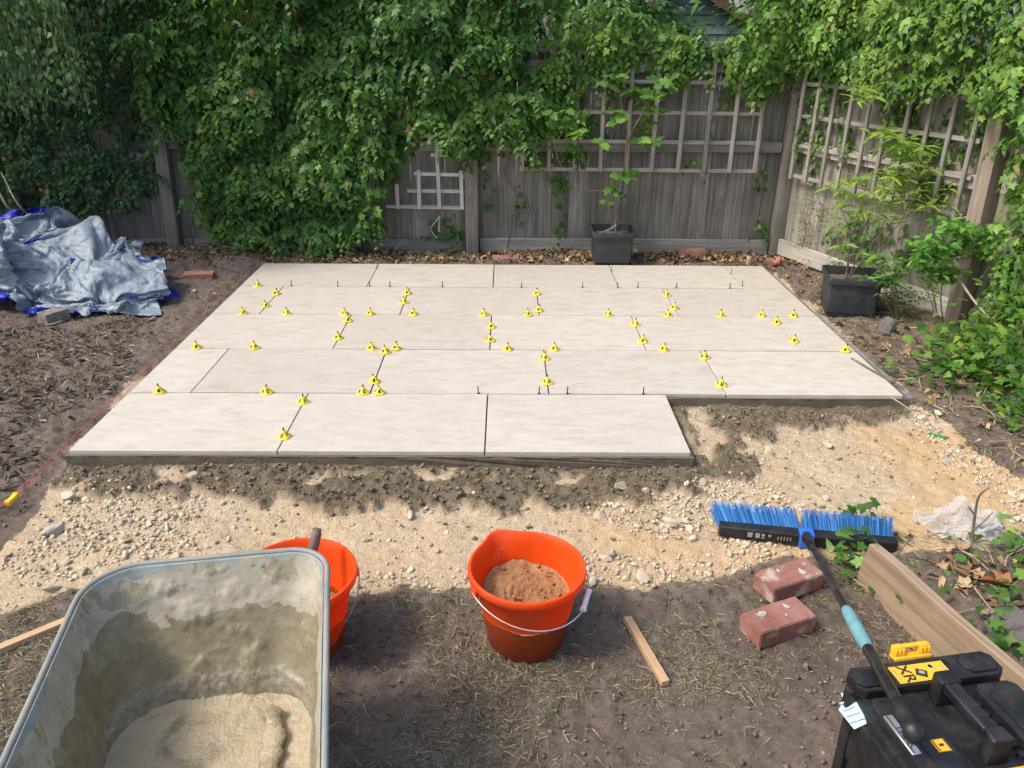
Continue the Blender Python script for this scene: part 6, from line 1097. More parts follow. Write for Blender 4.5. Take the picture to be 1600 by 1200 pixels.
-677,17,360,-654,74,387,-645,115,450,-609,158,465,-566,183,434,-541,175,387,-497,182,378,-479,170,419,-438,167,435,-410,156,470,-370,158,475,-357,176,452,-345,162,411,-320,160,383,-280,164,384,-261,191,399,-243,216,421,-214,229,440,-181,244,456,-148,259,466,
-123,285,458,-106,321,449,-67,350,438,-32,379,457,-17,413,483,19,412,460,47,380,426,64,331,399,91,327,372,120,347,350,148,363,345,164,364,325,181,363,347,203,357,370,224,367,385,245,383,377,245,382,339,266,383,300,272,376,243,292,386,194,
325,416,161,357,444,131,396,458,104,430,483,93,-863,41,460,-858,64,464,-867,87,451,-845,103,449,-820,112,440,-782,118,402,-777,66,392,-799,-5,387,-779,-24,358,-733,14,357,-697,67,356,-683,116,404,-666,166,456,-627,197,436,-589,214,401,-556,214,370,
-513,221,386,-491,209,423,-449,205,445,-419,193,484,-385,188,502,-350,191,484,-344,189,438,-338,182,400,-294,182,401,-262,194,386,-235,212,393,-210,231,415,-194,250,448,-162,257,475,-130,277,479,-113,305,480,-95,338,477,-83,374,464,-69,395,440,-36,371,416,
-8,346,387,26,348,377,65,367,372,100,379,362,127,390,348,135,385,327,159,388,341,187,380,351,207,379,356,209,392,373,225,397,343,234,399,295,244,401,235,266,418,175,295,453,133,322,481,94,352,498,60,386,517,37,-839,28,450,-847,53,443,
-873,63,431,-864,85,429,-842,92,424,-814,123,395,-810,88,386,-829,25,384,-802,19,356,-754,56,360,-722,105,363,-701,151,404,-685,200,449,-651,216,411,-613,234,380,-572,247,367,-532,253,387,-503,244,422,-471,231,457,-435,226,493,-402,222,514,-370,223,496,
-348,217,456,-343,209,408,-308,203,405,-280,221,387,-253,236,390,-221,247,395,-189,256,409,-181,271,439,-168,286,460,-161,310,465,-158,344,462,-145,345,435,-125,356,397,-92,375,369,-48,390,366,0,397,376,45,399,381,79,403,363,98,407,339,113,419,338,
127,420,330,153,414,328,173,399,318,181,412,336,197,425,327,209,426,284,219,431,226,238,447,162,266,477,105,296,519,67,332,545,69,369,562,68,-840,45,419,-871,32,422,-883,47,412,-889,64,403,-871,76,398,-852,116,399,-843,116,364,-859,70,372,
-819,63,354,-769,92,356,-729,129,361,-721,165,405,-710,217,443,-666,231,410,-629,250,377,-591,267,369,-555,271,393,-518,270,423,-492,256,465,-454,255,501,-418,255,518,-385,257,503,-362,250,462,-354,232,410,-325,233,407,-293,255,390,-275,270,388,-248,280,394,
-221,285,392,-203,296,396,-199,305,408,-194,325,390,-189,356,381,-171,395,371,-155,427,378,-126,447,387,-77,446,383,-22,434,383,26,425,375,60,422,360,70,427,334,77,450,333,78,449,316,93,453,307,105,438,299,137,437,291,160,456,295,187,464,267,
196,465,215,209,476,152,236,507,95,277,554,84,319,591,85,358,608,80,-864,53,391,-890,24,388,-918,32,400,-911,48,386,-911,79,381,-902,117,402,-881,155,374,-887,114,357,-827,111,339,-768,124,353,-735,160,361,-733,184,405,-734,234,434,-681,254,414,
-636,268,393,-593,282,367,-554,290,385,-535,288,433,-506,282,478,-468,284,515,-430,288,525,-397,291,509,-378,283,462,-376,259,407,-342,265,410,-302,290,396,-279,300,373,-265,314,381,-246,327,387,-235,332,369,-232,358,379,-225,387,371,-220,417,343,-204,454,340,
-181,469,318,-150,488,345,-102,488,381,-38,468,386,14,456,378,50,457,367,48,463,343,32,478,314,21,482,301,25,492,283,32,478,276,69,468,263,115,472,248,153,497,242,179,505,202,180,508,145,206,537,95,253,584,89,304,613,104,359,611,125,
-879,53,365,-909,39,372,-942,32,383,-941,57,401,-937,94,398,-930,126,381,-918,169,379,-889,153,348,-824,147,348,-771,152,365,-743,179,381,-721,196,394,-730,229,415,-695,259,403,-651,284,391,-602,292,382,-561,304,391,-530,315,437,-495,314,481,-469,314,523,
-438,316,541,-410,320,511,-395,314,459,-395,291,402,-356,301,408,-309,315,402,-286,325,385,-278,336,365,-264,354,362,-259,378,368,-249,403,347,-255,444,358,-245,473,334,-227,495,319,-204,516,315,-160,516,309,-114,519,359,-50,504,384,3,493,386,33,499,369,
31,512,334,-1,522,307,-35,520,290,-36,525,266,-20,534,254,23,525,248,70,508,217,119,520,204,154,539,187,162,536,141,175,561,106,228,594,114,291,596,126,345,599,152,-903,60,353,-930,50,362,-943,65,383,-966,84,392,-966,121,398,-948,151,377,
-924,173,349,-883,188,367,-825,187,357,-776,190,369,-749,199,370,-726,208,392,-718,218,422,-688,240,405,-651,267,384,-604,300,366,-575,299,398,-539,304,447,-509,315,494,-481,333,521,-448,340,524,-439,322,494,-424,336,445,-408,326,393,-351,331,390,-317,349,413,
-293,354,402,-278,365,382,-284,383,353,-274,415,346,-279,453,338,-264,489,317,-251,526,309,-239,532,281,-223,549,289,-184,556,291,-126,552,322,-71,549,366,-20,541,373,6,548,355,-4,557,310,-38,564,275,-83,571,261,-93,568,229,-67,588,226,-15,587,229,
34,562,205,85,546,172,134,560,166,129,556,139,163,569,126,217,571,138,279,564,127,319,591,164,-925,66,342,-942,68,360,-965,87,368,-956,115,373,-969,146,359,-951,184,363,-917,199,360,-877,216,354,-830,223,360,-791,229,371,-761,235,380,-738,221,389,
-710,220,407,-685,222,397,-653,251,375,-619,297,358,-584,315,395,-551,310,448,-527,326,488,-496,343,496,-461,361,489,-462,337,454,-444,337,408,-398,349,387,-348,369,382,-339,385,411,-305,395,411,-280,403,396,-302,417,363,-302,448,330,-291,498,325,-277,533,294,
-262,555,269,-248,578,265,-224,578,251,-200,594,273,-153,596,289,-97,593,319,-53,590,333,-37,588,310,-42,603,276,-77,612,241,-117,615,218,-131,609,192,-103,614,178,-48,610,176,0,609,188,67,589,161,106,572,160,120,589,150,160,583,154,203,550,149,
264,539,138,308,567,162,-950,68,332,-952,90,346,-939,107,356,-941,136,340,-943,169,330,-924,203,336,-904,231,359,-868,237,371,-829,255,371,-800,272,366,-761,261,353,-735,250,378,-717,239,388,-697,231,384,-665,263,375,-635,298,369,-598,299,403,-568,307,451,
-545,337,471,-510,350,465,-486,384,452,-481,370,407,-449,373,370,-401,389,354,-370,407,372,-355,429,406,-314,442,419,-285,447,406,-316,459,372,-329,483,326,-306,526,293,-288,572,278,-273,584,244,-258,597,230,-250,614,232,-226,619,249,-184,634,256,-132,632,267,
-94,628,282,-73,644,273,-77,648,233,-106,650,200,-141,652,179,-161,639,155,-126,640,138,-71,649,148,-16,650,169,59,620,134,93,599,162,118,612,170,162,602,177,200,571,159,249,534,162,307,535,160,-970,98,321,-957,115,327,-933,131,318,-919,159,317,
-903,171,315,-889,204,329,-879,243,346,-861,259,383,-829,279,404,-818,307,393,-777,307,383,-735,290,367,-710,259,363,-690,253,370,-672,268,359,-647,306,367,-610,310,408,-581,318,444,-558,332,448,-530,355,439,-518,399,416,-493,414,369,-445,438,370,-402,454,351,
-362,457,367,-343,476,389,-320,493,407,-291,488,381,-302,498,354,-339,526,330,-334,553,288,-309,578,251,-289,612,242,-282,616,214,-270,632,210,-252,648,218,-218,640,207,-172,647,219,-137,663,237,-109,678,228,-103,689,202,-127,688,173,-153,682,149,-162,669,123,
-125,668,114,-83,685,144,-6,682,150,76,650,132,93,627,179,118,623,197,162,602,200,208,588,182,240,561,151,286,546,161,-988,133,329,-966,140,304,-946,165,299,-921,173,292,-894,182,296,-865,204,317,-847,243,341,-846,278,381,-844,296,427,-823,325,436,
-794,332,427,-754,315,403,-715,294,379,-695,283,364,-677,288,377,-658,316,374,-630,311,415,-604,317,445,-576,341,442,-552,364,414,-533,425,394,-500,464,357,-449,498,369,-406,516,354,-382,510,382,-356,516,367,-322,540,378,-291,535,361,-280,538,339,-321,560,315,
-353,583,287,-337,604,244,-314,629,221,-294,650,204,-283,652,181,-277,666,196,-244,665,200,-202,681,206,-161,695,207,-128,714,204,-119,721,171,-132,719,148,-151,711,125,-149,697,95,-108,698,100,-70,720,137,16,702,136,100,675,143,97,646,205,105,610,211,
145,589,209,197,572,195,242,577,163,279,564,145,-994,162,335,-978,163,305,-958,161,277,-937,187,290,-904,201,298,-870,228,311,-854,265,338,-855,298,384,-856,329,430,-840,344,458,-808,345,460,-768,338,432,-738,325,395,-712,316,367,-698,305,387,-679,327,393,
-653,321,428,-625,330,451,-596,353,446,-562,381,436,-551,439,397,-513,496,369,-461,537,363,-412,562,366,-388,560,398,-358,564,384,-337,574,368,-298,573,370,-273,583,349,-298,595,314,-337,616,288,-360,636,257,-341,655,224,-321,670,202,-306,678,180,-279,689,177,
-247,687,190,-204,701,180,-159,715,187,-131,742,183,-115,748,163,-120,733,141,-124,721,115,-128,723,84,-93,726,89,-45,742,125,34,721,150,114,690,164,100,651,223,95,601,229,130,577,207,176,566,183,227,559,168,274,568,159,-990,188,340,-971,176,317,
-971,183,278,-944,196,277,-920,219,300,-890,245,318,-868,283,343,-844,320,373,-839,352,418,-848,374,444,-822,380,459,-786,370,450,-754,358,418,-736,349,390,-725,334,404,-702,341,424,-669,348,440,-638,355,461,-608,366,474,-569,396,465,-541,452,427,-518,519,392,
-474,571,374,-423,601,383,-392,604,413,-361,608,408,-344,617,387,-317,604,396,-285,612,374,-287,627,338,-311,642,295,-351,663,279,-357,683,241,-342,698,209,-313,702,200,-285,692,195,-241,716,189,-188,722,200,-146,748,199,-109,746,191,-97,747,176,-91,735,143,
-104,741,114,-106,752,82,-71,738,76,-22,728,114,52,727,150,123,702,183,106,655,235,105,606,251,137,582,222,172,554,200,215,549,185,265,565,178,-1009,193,315,-979,199,321,-957,202,301,-949,215,271,-922,233,273,-907,267,303,-888,305,327,-868,340,358,
-842,373,386,-844,399,415,-828,412,436,-798,403,442,-769,396,443,-753,391,416,-739,380,431,-714,381,446,-686,378,466,-652,386,470,-619,398,484,-571,421,487,-526,468,456,-505,535,421,-480,595,396,-435,631,402,-396,641,426,-365,641,433,-353,653,409,-339,631,417,
-307,622,406,-296,637,380,-311,649,340,-322,679,304,-348,706,276,-337,719,245,-311,702,236,-272,704,226,-221,725,223,-161,744,218,-111,735,214,-80,745,200,-83,761,176,-90,761,148,-94,759,116,-85,763,87,-52,757,82,-3,748,117,69,735,146,118,710,195,
119,661,235,123,618,264,144,585,241,180,563,222,217,544,198,260,540,184,-1006,207,279,-993,224,309,-961,230,317,-945,244,289,-926,265,262,-890,291,278,-873,325,306,-863,361,331,-849,397,355,-834,421,381,-821,438,404,-801,436,416,-787,430,430,-760,433,439,
-751,423,451,-727,417,471,-696,413,488,-658,415,493,-618,434,479,-573,456,490,-519,494,475,-483,549,441,-481,612,426,-444,648,432,-406,656,450,-375,664,460,-356,678,440,-337,655,446,-330,624,448,-303,629,430,-317,653,395,-309,684,355,-327,719,321,-319,736,288,
-292,730,266,-250,718,256,-193,721,251,-131,730,237,-84,743,235,-57,750,210,-58,761,175,-79,770,142,-96,780,121,-73,784,94,-32,763,88,21,757,110,85,750,150,109,714,206,129,673,237,140,625,247,161,591,256,197,576,228,223,544,217,258,519,200,
-994,220,243,-989,241,275,-974,262,304,-945,282,304,-931,311,275,-896,340,266,-866,367,287,-842,388,309,-821,409,329,-807,430,350,-792,447,371,-778,461,391,-761,448,400,-756,462,422,-741,464,445,-726,459,477,-695,454,494,-655,456,487,-612,465,473,-568,490,485,
-518,526,482,-478,573,462,-479,624,458,-456,663,465,-421,680,483,-388,687,496,-357,691,487,-327,681,488,-319,653,495,-303,636,483,-300,649,448,-305,681,415,-304,720,375,-294,743,337,-270,744,311,-231,729,298,-176,727,284,-119,749,265,-71,756,255,-56,774,225,
-67,780,189,-75,787,154,-77,787,133,-51,782,114,-11,782,93,33,769,125,77,748,171,116,728,214,133,684,245,149,641,261,176,605,263,205,573,252,235,541,243,273,525,227,-999,238,219,-979,258,245,-972,285,273,-954,321,291,-921,360,292,-896,395,272,
-858,414,264,-828,424,278,-812,440,304,-783,447,322,-772,473,341,-754,484,360,-731,476,378,-717,467,395,-711,470,424,-703,485,459,-685,497,484,-639,493,475,-587,499,458,-545,524,480,-508,564,492,-466,588,481,-470,640,484,-437,652,480,-417,663,514,-392,667,535,
-358,671,535,-331,673,539,-305,677,546,-285,664,530,-275,642,501,-269,661,459,-266,700,415,-264,740,386,-249,742,359,-215,734,341,-170,755,314,-113,770,294,-81,781,268,-66,797,236,-74,798,199,-64,801,167,-65,802,131,-46,800,106,-5,793,111,45,782,138,
72,754,185,92,709,217,121,687,257,154,653,277,184,611,283,205,567,276,239,533,270,278,538,257,-1000,266,198,-973,280,221,-946,292,249,-940,341,260,-925,400,269,-884,444,267,-846,467,253,-817,470,260,-790,452,271,-774,472,304,-743,479,323,-717,493,340,
-691,490,353,-672,474,367,-673,493,396,-685,520,426,-662,534,457,-618,524,460,-568,534,458,-518,551,459,-491,595,474,-462,611,498,-446,650,506,-409,644,501,-378,646,521,-372,634,556,-353,639,570,-334,640,567,-317,642,571,-299,644,566,-273,650,545,-252,666,504,
-237,690,460,-229,722,422,-221,746,400,-199,757,373,-158,773,347,-107,783,325,-91,808,283,-81,822,244,-73,825,207,-75,826,172,-57,830,142,-29,824,125,8,810,135,43,789,168,72,752,199,93,717,237,107,677,267,135,639,286,164,601,294,207,570,293,
247,546,294,278,551,279,-979,294,164,-950,302,189,-918,297,224,-934,357,229,-896,418,246,-871,486,244,-830,519,250,-805,503,230,-772,480,241,-777,501,293,-731,508,320,-684,481,319,-653,506,325,-625,502,346,-628,515,369,-646,550,394,-627,559,424,-589,548,440,
-547,558,467,-511,579,443,-494,613,466,-474,640,502,-442,637,518,-402,627,521,-368,621,534,-343,622,554,-345,612,583,-327,618,584,-312,611,571,-290,622,580,-266,639,558,-238,666,532,-216,695,496,-201,717,459,-187,736,431,-164,756,407,-132,786,381,-114,818,338,
-101,843,293,-87,856,254,-71,861,218,-53,860,187,-26,859,160,1,852,134,18,830,170,40,794,198,81,767,216,86,727,250,123,694,272,147,654,297,161,605,311,191,557,308,239,549,305,288,564,298]
TARP_N = 54
# bag sheet: 26 by 26 points, x y z in millimetres
BAG = [
-141,-213,3,-111,-203,6,-102,-205,5,-93,-191,4,-99,-184,7,-85,-186,16,-74,-189,29,-63,-196,32,-49,-191,17,-29,-181,9,-7,-173,13,18,-176,14,41,-167,17,59,-155,9,85,-167,4,99,-179,13,104,-178,16,107,-186,10,106,-178,6,122,-174,11,
129,-175,4,142,-188,11,154,-202,6,176,-214,3,198,-218,3,227,-217,4,-136,-194,4,-117,-211,13,-105,-206,16,-97,-191,13,-102,-180,18,-95,-185,30,-85,-183,38,-78,-180,27,-66,-175,11,-40,-175,11,-10,-183,22,16,-181,34,39,-173,38,56,-158,25,
76,-154,8,95,-168,6,100,-169,14,102,-178,23,116,-173,19,129,-160,9,140,-157,9,150,-167,8,168,-181,7,187,-196,15,205,-206,15,228,-204,6,-141,-180,9,-127,-192,16,-117,-196,8,-108,-192,14,-110,-183,28,-111,-176,44,-108,-168,28,-102,-166,9,
-81,-166,9,-50,-171,17,-19,-176,28,8,-169,33,31,-162,40,46,-153,30,63,-148,22,82,-151,18,92,-156,27,101,-159,28,113,-151,13,126,-138,11,140,-134,14,160,-144,12,181,-157,6,198,-176,16,213,-189,17,228,-192,4,-147,-166,14,-132,-169,7,
-120,-172,8,-118,-179,19,-125,-178,33,-118,-162,34,-106,-145,23,-104,-145,6,-85,-158,22,-50,-165,30,-21,-161,32,3,-151,36,24,-146,39,39,-147,41,48,-156,41,62,-161,37,81,-155,33,94,-143,20,112,-128,11,129,-117,9,142,-118,20,163,-123,10,
186,-136,5,205,-158,15,218,-175,14,231,-181,7,-151,-156,11,-136,-153,5,-128,-157,12,-132,-166,21,-133,-163,35,-121,-153,38,-104,-146,30,-98,-138,16,-77,-144,25,-43,-149,35,-14,-150,48,7,-141,51,25,-138,55,35,-149,59,42,-162,61,55,-159,57,
77,-147,42,89,-127,20,108,-113,10,125,-108,13,139,-114,13,161,-115,7,188,-124,11,209,-148,22,222,-163,16,225,-167,6,-158,-142,11,-143,-151,16,-135,-148,24,-123,-149,25,-122,-147,25,-117,-145,38,-103,-143,46,-88,-130,39,-64,-130,31,-34,-133,37,
-12,-134,56,6,-132,66,22,-129,73,36,-136,77,47,-150,78,62,-152,74,73,-136,57,85,-120,39,100,-105,25,122,-100,23,142,-99,15,164,-101,9,189,-114,20,213,-135,29,225,-147,19,216,-150,6,-164,-129,17,-147,-139,27,-129,-131,19,-133,-140,11,
-131,-142,8,-112,-138,23,-101,-140,55,-74,-137,58,-54,-126,46,-31,-118,39,-7,-117,42,11,-112,48,28,-103,51,41,-109,55,56,-117,67,72,-130,76,85,-140,72,96,-139,64,106,-119,49,118,-92,30,148,-85,14,169,-83,6,191,-92,15,207,-107,25,
214,-118,16,213,-122,4,-186,-117,15,-162,-128,27,-133,-119,22,-142,-134,22,-140,-137,9,-112,-131,12,-103,-131,52,-74,-128,67,-53,-117,58,-33,-104,45,-6,-101,43,17,-93,37,30,-90,24,45,-98,20,62,-106,35,80,-113,59,92,-126,76,104,-134,74,
114,-116,62,127,-86,41,150,-70,19,173,-66,10,193,-70,10,206,-79,15,211,-91,14,221,-101,10,-207,-111,15,-180,-118,32,-151,-116,37,-142,-112,20,-137,-120,11,-121,-117,8,-108,-116,41,-80,-113,62,-56,-104,66,-36,-91,53,-7,-86,52,15,-70,27,
33,-63,6,43,-65,13,60,-84,17,74,-92,30,88,-98,48,101,-100,58,115,-94,57,132,-81,54,152,-67,48,174,-57,34,195,-56,15,209,-62,4,220,-69,6,232,-75,13,-207,-100,20,-186,-108,32,-164,-107,32,-145,-97,25,-138,-96,11,-127,-96,12,
-109,-96,26,-85,-96,41,-64,-86,55,-41,-77,57,-13,-73,58,7,-58,20,36,-49,8,49,-48,10,55,-66,12,73,-72,15,83,-80,15,94,-84,15,113,-81,31,128,-68,58,142,-53,77,165,-48,61,191,-49,27,211,-51,5,224,-51,8,236,-52,11,
-194,-93,17,-186,-111,21,-163,-105,14,-147,-89,8,-135,-77,5,-126,-74,13,-114,-75,25,-89,-77,24,-68,-70,40,-45,-64,57,-25,-57,61,8,-61,40,28,-40,9,43,-44,9,49,-52,14,67,-53,12,71,-64,9,87,-63,7,116,-70,15,128,-56,54,
136,-42,87,157,-42,73,185,-42,31,212,-40,6,225,-39,12,232,-41,21,-204,-104,12,-184,-104,13,-163,-91,17,-147,-75,15,-135,-62,12,-129,-59,20,-115,-62,12,-91,-62,15,-66,-55,38,-49,-48,70,-36,-42,89,-12,-42,68,19,-49,38,34,-46,34,
49,-46,23,59,-50,9,74,-58,9,85,-66,11,112,-58,16,132,-46,46,134,-33,82,152,-33,77,173,-40,35,202,-33,7,213,-32,18,204,-37,33,-205,-99,10,-186,-90,12,-165,-77,21,-144,-63,22,-132,-49,22,-120,-44,21,-108,-51,10,-88,-49,14,
-63,-40,45,-52,-30,85,-42,-25,106,-25,-27,83,-1,-32,54,22,-42,43,43,-48,36,60,-50,20,73,-48,14,88,-51,12,111,-47,22,131,-35,34,135,-24,66,149,-22,77,167,-29,51,176,-30,20,184,-29,28,190,-12,29,-208,-77,16,-189,-72,9,
-163,-66,11,-141,-55,15,-131,-36,24,-121,-33,17,-106,-41,9,-85,-39,13,-68,-29,45,-55,-18,83,-41,-11,99,-26,-15,77,-8,-24,51,16,-30,46,40,-38,40,56,-42,26,71,-44,22,89,-39,20,111,-34,17,129,-22,28,138,-11,56,148,-8,75,
163,-11,59,174,-14,35,176,-9,21,187,10,15,-223,-40,15,-200,-41,5,-172,-38,8,-146,-36,14,-127,-28,21,-118,-35,23,-102,-35,17,-84,-29,17,-63,-21,36,-47,-12,66,-36,-2,81,-21,-5,70,-8,-10,53,10,-17,40,32,-30,33,48,-35,25,
63,-37,16,83,-29,14,105,-18,15,124,-5,27,135,4,54,148,10,67,166,8,58,174,6,40,179,11,25,181,20,12,-227,-12,4,-210,-11,19,-194,-24,34,-162,-28,32,-132,-26,15,-116,-33,6,-102,-28,15,-87,-19,22,-66,-10,35,-48,-2,53,
-33,-6,63,-19,2,63,-5,4,56,10,-4,39,25,-22,22,42,-22,20,58,-21,11,78,-16,4,100,-4,5,117,10,23,128,20,48,148,23,48,164,29,47,181,27,42,189,28,30,185,36,18,-226,-1,13,-218,-6,32,-204,-16,48,-170,-21,41,
-137,-13,12,-114,-12,8,-117,-16,17,-99,-6,28,-77,4,37,-54,12,43,-38,0,40,-19,2,43,-3,5,41,9,-3,25,26,-8,11,39,-4,8,51,1,12,69,7,14,91,13,9,110,24,14,125,27,27,146,29,22,167,30,20,181,41,27,
196,46,33,203,50,22,-222,7,18,-212,6,33,-195,-2,42,-170,-10,38,-146,-3,18,-127,3,5,-125,1,22,-111,7,41,-89,17,41,-68,12,27,-45,14,19,-25,4,24,-4,8,26,13,9,19,27,12,12,38,18,23,44,24,40,55,36,33,
76,36,18,101,28,18,124,30,17,143,31,17,160,38,6,181,49,10,197,61,21,211,68,30,-215,8,19,-201,-1,23,-188,-8,20,-172,-7,26,-156,2,32,-146,12,16,-136,15,32,-119,24,51,-102,19,36,-76,22,15,-62,11,13,-34,14,12,
-8,19,20,11,27,28,26,32,35,36,38,52,46,43,71,59,49,65,69,53,39,95,34,20,124,41,16,136,34,13,155,47,12,174,65,14,189,75,14,203,81,17,-217,-5,16,-202,4,8,-190,12,16,-180,10,31,-168,17,36,-153,29,27,
-137,35,37,-115,39,45,-97,30,36,-85,23,11,-64,27,11,-39,26,14,-11,32,32,10,35,49,24,44,59,36,55,72,47,61,85,62,63,80,73,64,51,95,46,21,124,40,6,132,38,13,148,59,13,166,82,21,179,91,15,193,90,5,
-211,13,3,-210,26,16,-204,33,23,-189,34,30,-173,41,26,-157,49,23,-136,52,32,-109,50,34,-88,48,36,-81,33,34,-64,25,37,-38,29,43,-13,38,54,7,48,60,24,57,62,37,68,69,47,78,80,61,80,85,79,74,67,98,61,36,
109,53,3,127,60,5,141,87,16,157,108,32,165,110,21,177,97,5,-228,30,11,-219,54,14,-208,63,12,-193,62,14,-178,63,9,-163,64,12,-135,55,15,-101,49,23,-89,69,33,-79,67,44,-59,59,40,-36,49,37,-15,52,44,4,60,50,
20,72,53,33,84,57,46,93,68,57,98,81,72,97,78,88,88,57,104,79,34,114,88,23,132,104,28,150,121,33,166,125,25,166,111,7,-228,39,15,-221,69,13,-209,86,14,-197,87,16,-186,80,10,-162,73,4,-129,64,7,-91,58,16,
-85,83,32,-81,88,42,-62,75,35,-41,60,27,-19,62,32,-2,73,41,11,87,47,25,100,48,38,110,61,52,115,77,68,115,80,82,106,66,93,98,47,108,104,36,125,111,30,144,120,26,163,131,23,168,128,11,-248,36,7,-226,55,24,
-211,84,25,-198,89,23,-182,85,18,-148,68,19,-115,70,20,-90,69,12,-91,91,21,-87,103,32,-74,91,29,-49,79,27,-22,76,23,-4,85,22,6,102,26,18,115,36,32,125,49,49,128,57,62,119,52,74,112,42,89,114,40,105,118,33,
117,120,18,135,122,12,158,139,18,171,147,9,-267,40,3,-243,43,19,-220,78,26,-202,98,30,-183,94,21,-142,76,28,-111,59,21,-94,73,24,-104,92,16,-88,108,17,-67,107,24,-55,96,40,-21,90,28,-4,108,7,12,124,13,28,127,10,
38,132,20,46,134,23,57,139,21,72,145,14,87,138,17,105,142,22,112,143,9,130,137,7,149,140,11,164,145,5,-263,51,7,-248,50,23,-219,85,19,-200,110,31,-189,109,27,-154,87,14,-121,67,26,-108,72,31,-104,83,6,-85,94,12,
-67,94,26,-40,102,38,-23,100,20,-6,129,20,15,131,36,31,139,24,45,145,5,53,149,5,54,169,8,70,178,4,86,168,11,105,166,5,123,161,10,123,150,20,134,132,3,142,115,5]
BAG_N = 26
# ================================================================== LOOSE THINGS
def decode(a): return np.array(a, float).reshape(-1, 3)/1000.
def sheet(name, co, n, m_, loc, lvl=1):
    i = np.arange(n*n).reshape(n, n); f = np.stack([i[:-1, :-1], i[:-1, 1:], i[1:, 1:], i[1:, :-1]], -1).reshape(-1, 4)
    o = link(name, mesh_np(name, co, f, True), M[m_], None, loc); s = o.modifiers.new('s', 'SUBSURF'); s.levels = lvl; s.render_levels = lvl; return o
co = decode(TARP); co[:, 2] = (co[:, 2]-.015)*.86
co[:, 0] = (co[:, 0]-.72)*1.12+.72
zf = np.clip((co[:, 2]), 0, 1)
def upsample(co, n, k):
    """Catmull-Rom refinement of an n by n sheet"""
    m_ = (n-1)*k+1; t = np.linspace(0, n-1, m_); i = np.minimum(t.astype(int), n-2); f = t-i; W = np.zeros((m_, n))
    for d, w in ((-1, -.5*f+f**2-.5*f**3), (0, 1-2.5*f**2+1.5*f**3), (1, .5*f+2*f**2-1.5*f**3), (2, -.5*f**2+.5*f**3)): np.add.at(W, (np.arange(m_), np.clip(i+d, 0, n-1)), w)
    return np.einsum('ai,bj,ijc->abc', W, W, co.reshape(n, n, 3)), m_
tg_, TN = upsample(co, TARP_N, 7)
uu, vv = np.meshgrid(np.linspace(0, 3, TN), np.linspace(0, 3, TN)); uv = np.stack([uu, vv], -1)
nr_ = np.cross(np.gradient(tg_, axis=1), np.gradient(tg_, axis=0)); nr_ /= np.linalg.norm(nr_, axis=2, keepdims=True)+1e-9
wu = uv+.12*np.stack([fbm(uv*2, 3, 1), fbm(uv*2, 3, 2)], -1)
def crease(sc, seed, ang=0.):
    c, s_ = math.cos(ang), math.sin(ang); q = np.stack([wu[..., 0]*c+wu[..., 1]*s_, (-wu[..., 0]*s_+wu[..., 1]*c)*.55], -1)*sc; q = q+.0
    # facets: pick the nearest random point and fold the sheet there
    i = np.floor(q).astype(int); best = np.full(q.shape[:2], 9.); h = np.zeros(q.shape[:2])
    for dx in (-1, 0, 1):
        for dy in (-1, 0, 1):
            a, b_ = i[..., 0]+dx, i[..., 1]+dy; z0 = np.zeros_like(a); px_, py_ = a+_h(a, b_, z0, seed), b_+_h(a, b_, z0, seed+1); ex, ey = q[..., 0]-px_, q[..., 1]-py_
            d = ex*ex+ey*ey; hh = (_h(a, b_, z0, seed+2)-.5)*ex*2.2+(_h(a, b_, z0, seed+3)-.5)*ey*2.2+(_h(a, b_, z0, seed+4)-.5)*.15; k = d < best; best = np.where(k, d, best); h = np.where(k, hh, h)
    return h
def soft(a, n=1):
    for _ in range(n): a = (a+np.roll(a, 1, 0)+np.roll(a, -1, 0)+np.roll(a, 1, 1)+np.roll(a, -1, 1))/5
    return a
disp = .022*soft(crease(3.3, 3, .4), 2) + .015*soft(crease(6.5, 13, 1.3), 1) + .009*soft(crease(12, 23, 2.2), 1) + .004*crease(22, 33, .2) - .015*np.abs(fbm(wu*4, 3, 9)-.5)
tg_ = tg_ + nr_*disp[..., None]; tg_[..., 2] = np.maximum(tg_[..., 2], .002)
o = sheet('tarpaulin', tg_.reshape(-1, 3), TN, 'tarp', (-1.03, 2.22, float(surf_z(-1.2, 2.2))-.005), 0)
tag(o, 'crumpled heap of silver-grey tarpaulin with blue underside left of the patio', 'tarpaulin')
# second fold of the same kind of sheet: the blue side showing at the back and right
co2 = decode(TARP); co2[:, 2] = (co2[:, 2]-.015)
m2, nt, bs = mat('blue_sheet'); setc(nt, bs, (.008, .022, .38), .4); bump(nt, bs, nz(nt, 14, 5, .6, coords(nt, 'Object')), .5, .02); M['bluesheet'] = m2
c2_ = co2*np.array([.36, .34, .12]); a_ = R(20); c2_ = np.stack([c2_[:, 0]*math.cos(a_)-c2_[:, 1]*math.sin(a_), c2_[:, 0]*math.sin(a_)+c2_[:, 1]*math.cos(a_), c2_[:, 2]], -1)
o = sheet('blue_sheet', c2_, TARP_N, 'bluesheet', (-.60, 2.22, float(surf_z(-.7, 2.3))-.004), 0); tag(o, 'bright blue sheet edge sticking out under the right end of the grey tarpaulin', 'sheet')
o = sheet('blue_sheet', co2*np.array([.5, .35, .55]), TARP_N, 'bluesheet', (-1.62, 2.92, float(surf_z(-1.6, 2.9))+.10), 0); tag(o, 'bright blue sheet showing behind the top left of the grey tarpaulin', 'sheet')
cb = decode(BAG); cb = cb*np.array([.72, .85, 1.0]); pb = P(1508, 822, -.04)
o = sheet('plastic_bag', cb, BAG_N, 'poly', (pb[0], pb[1]+.02, float(surf_z(pb[0], pb[1]))+.003), 2); o.rotation_euler = (0, 0, .12); tag(o, 'crumpled clear plastic bag on the gravel right of the broom', 'plastic bag')
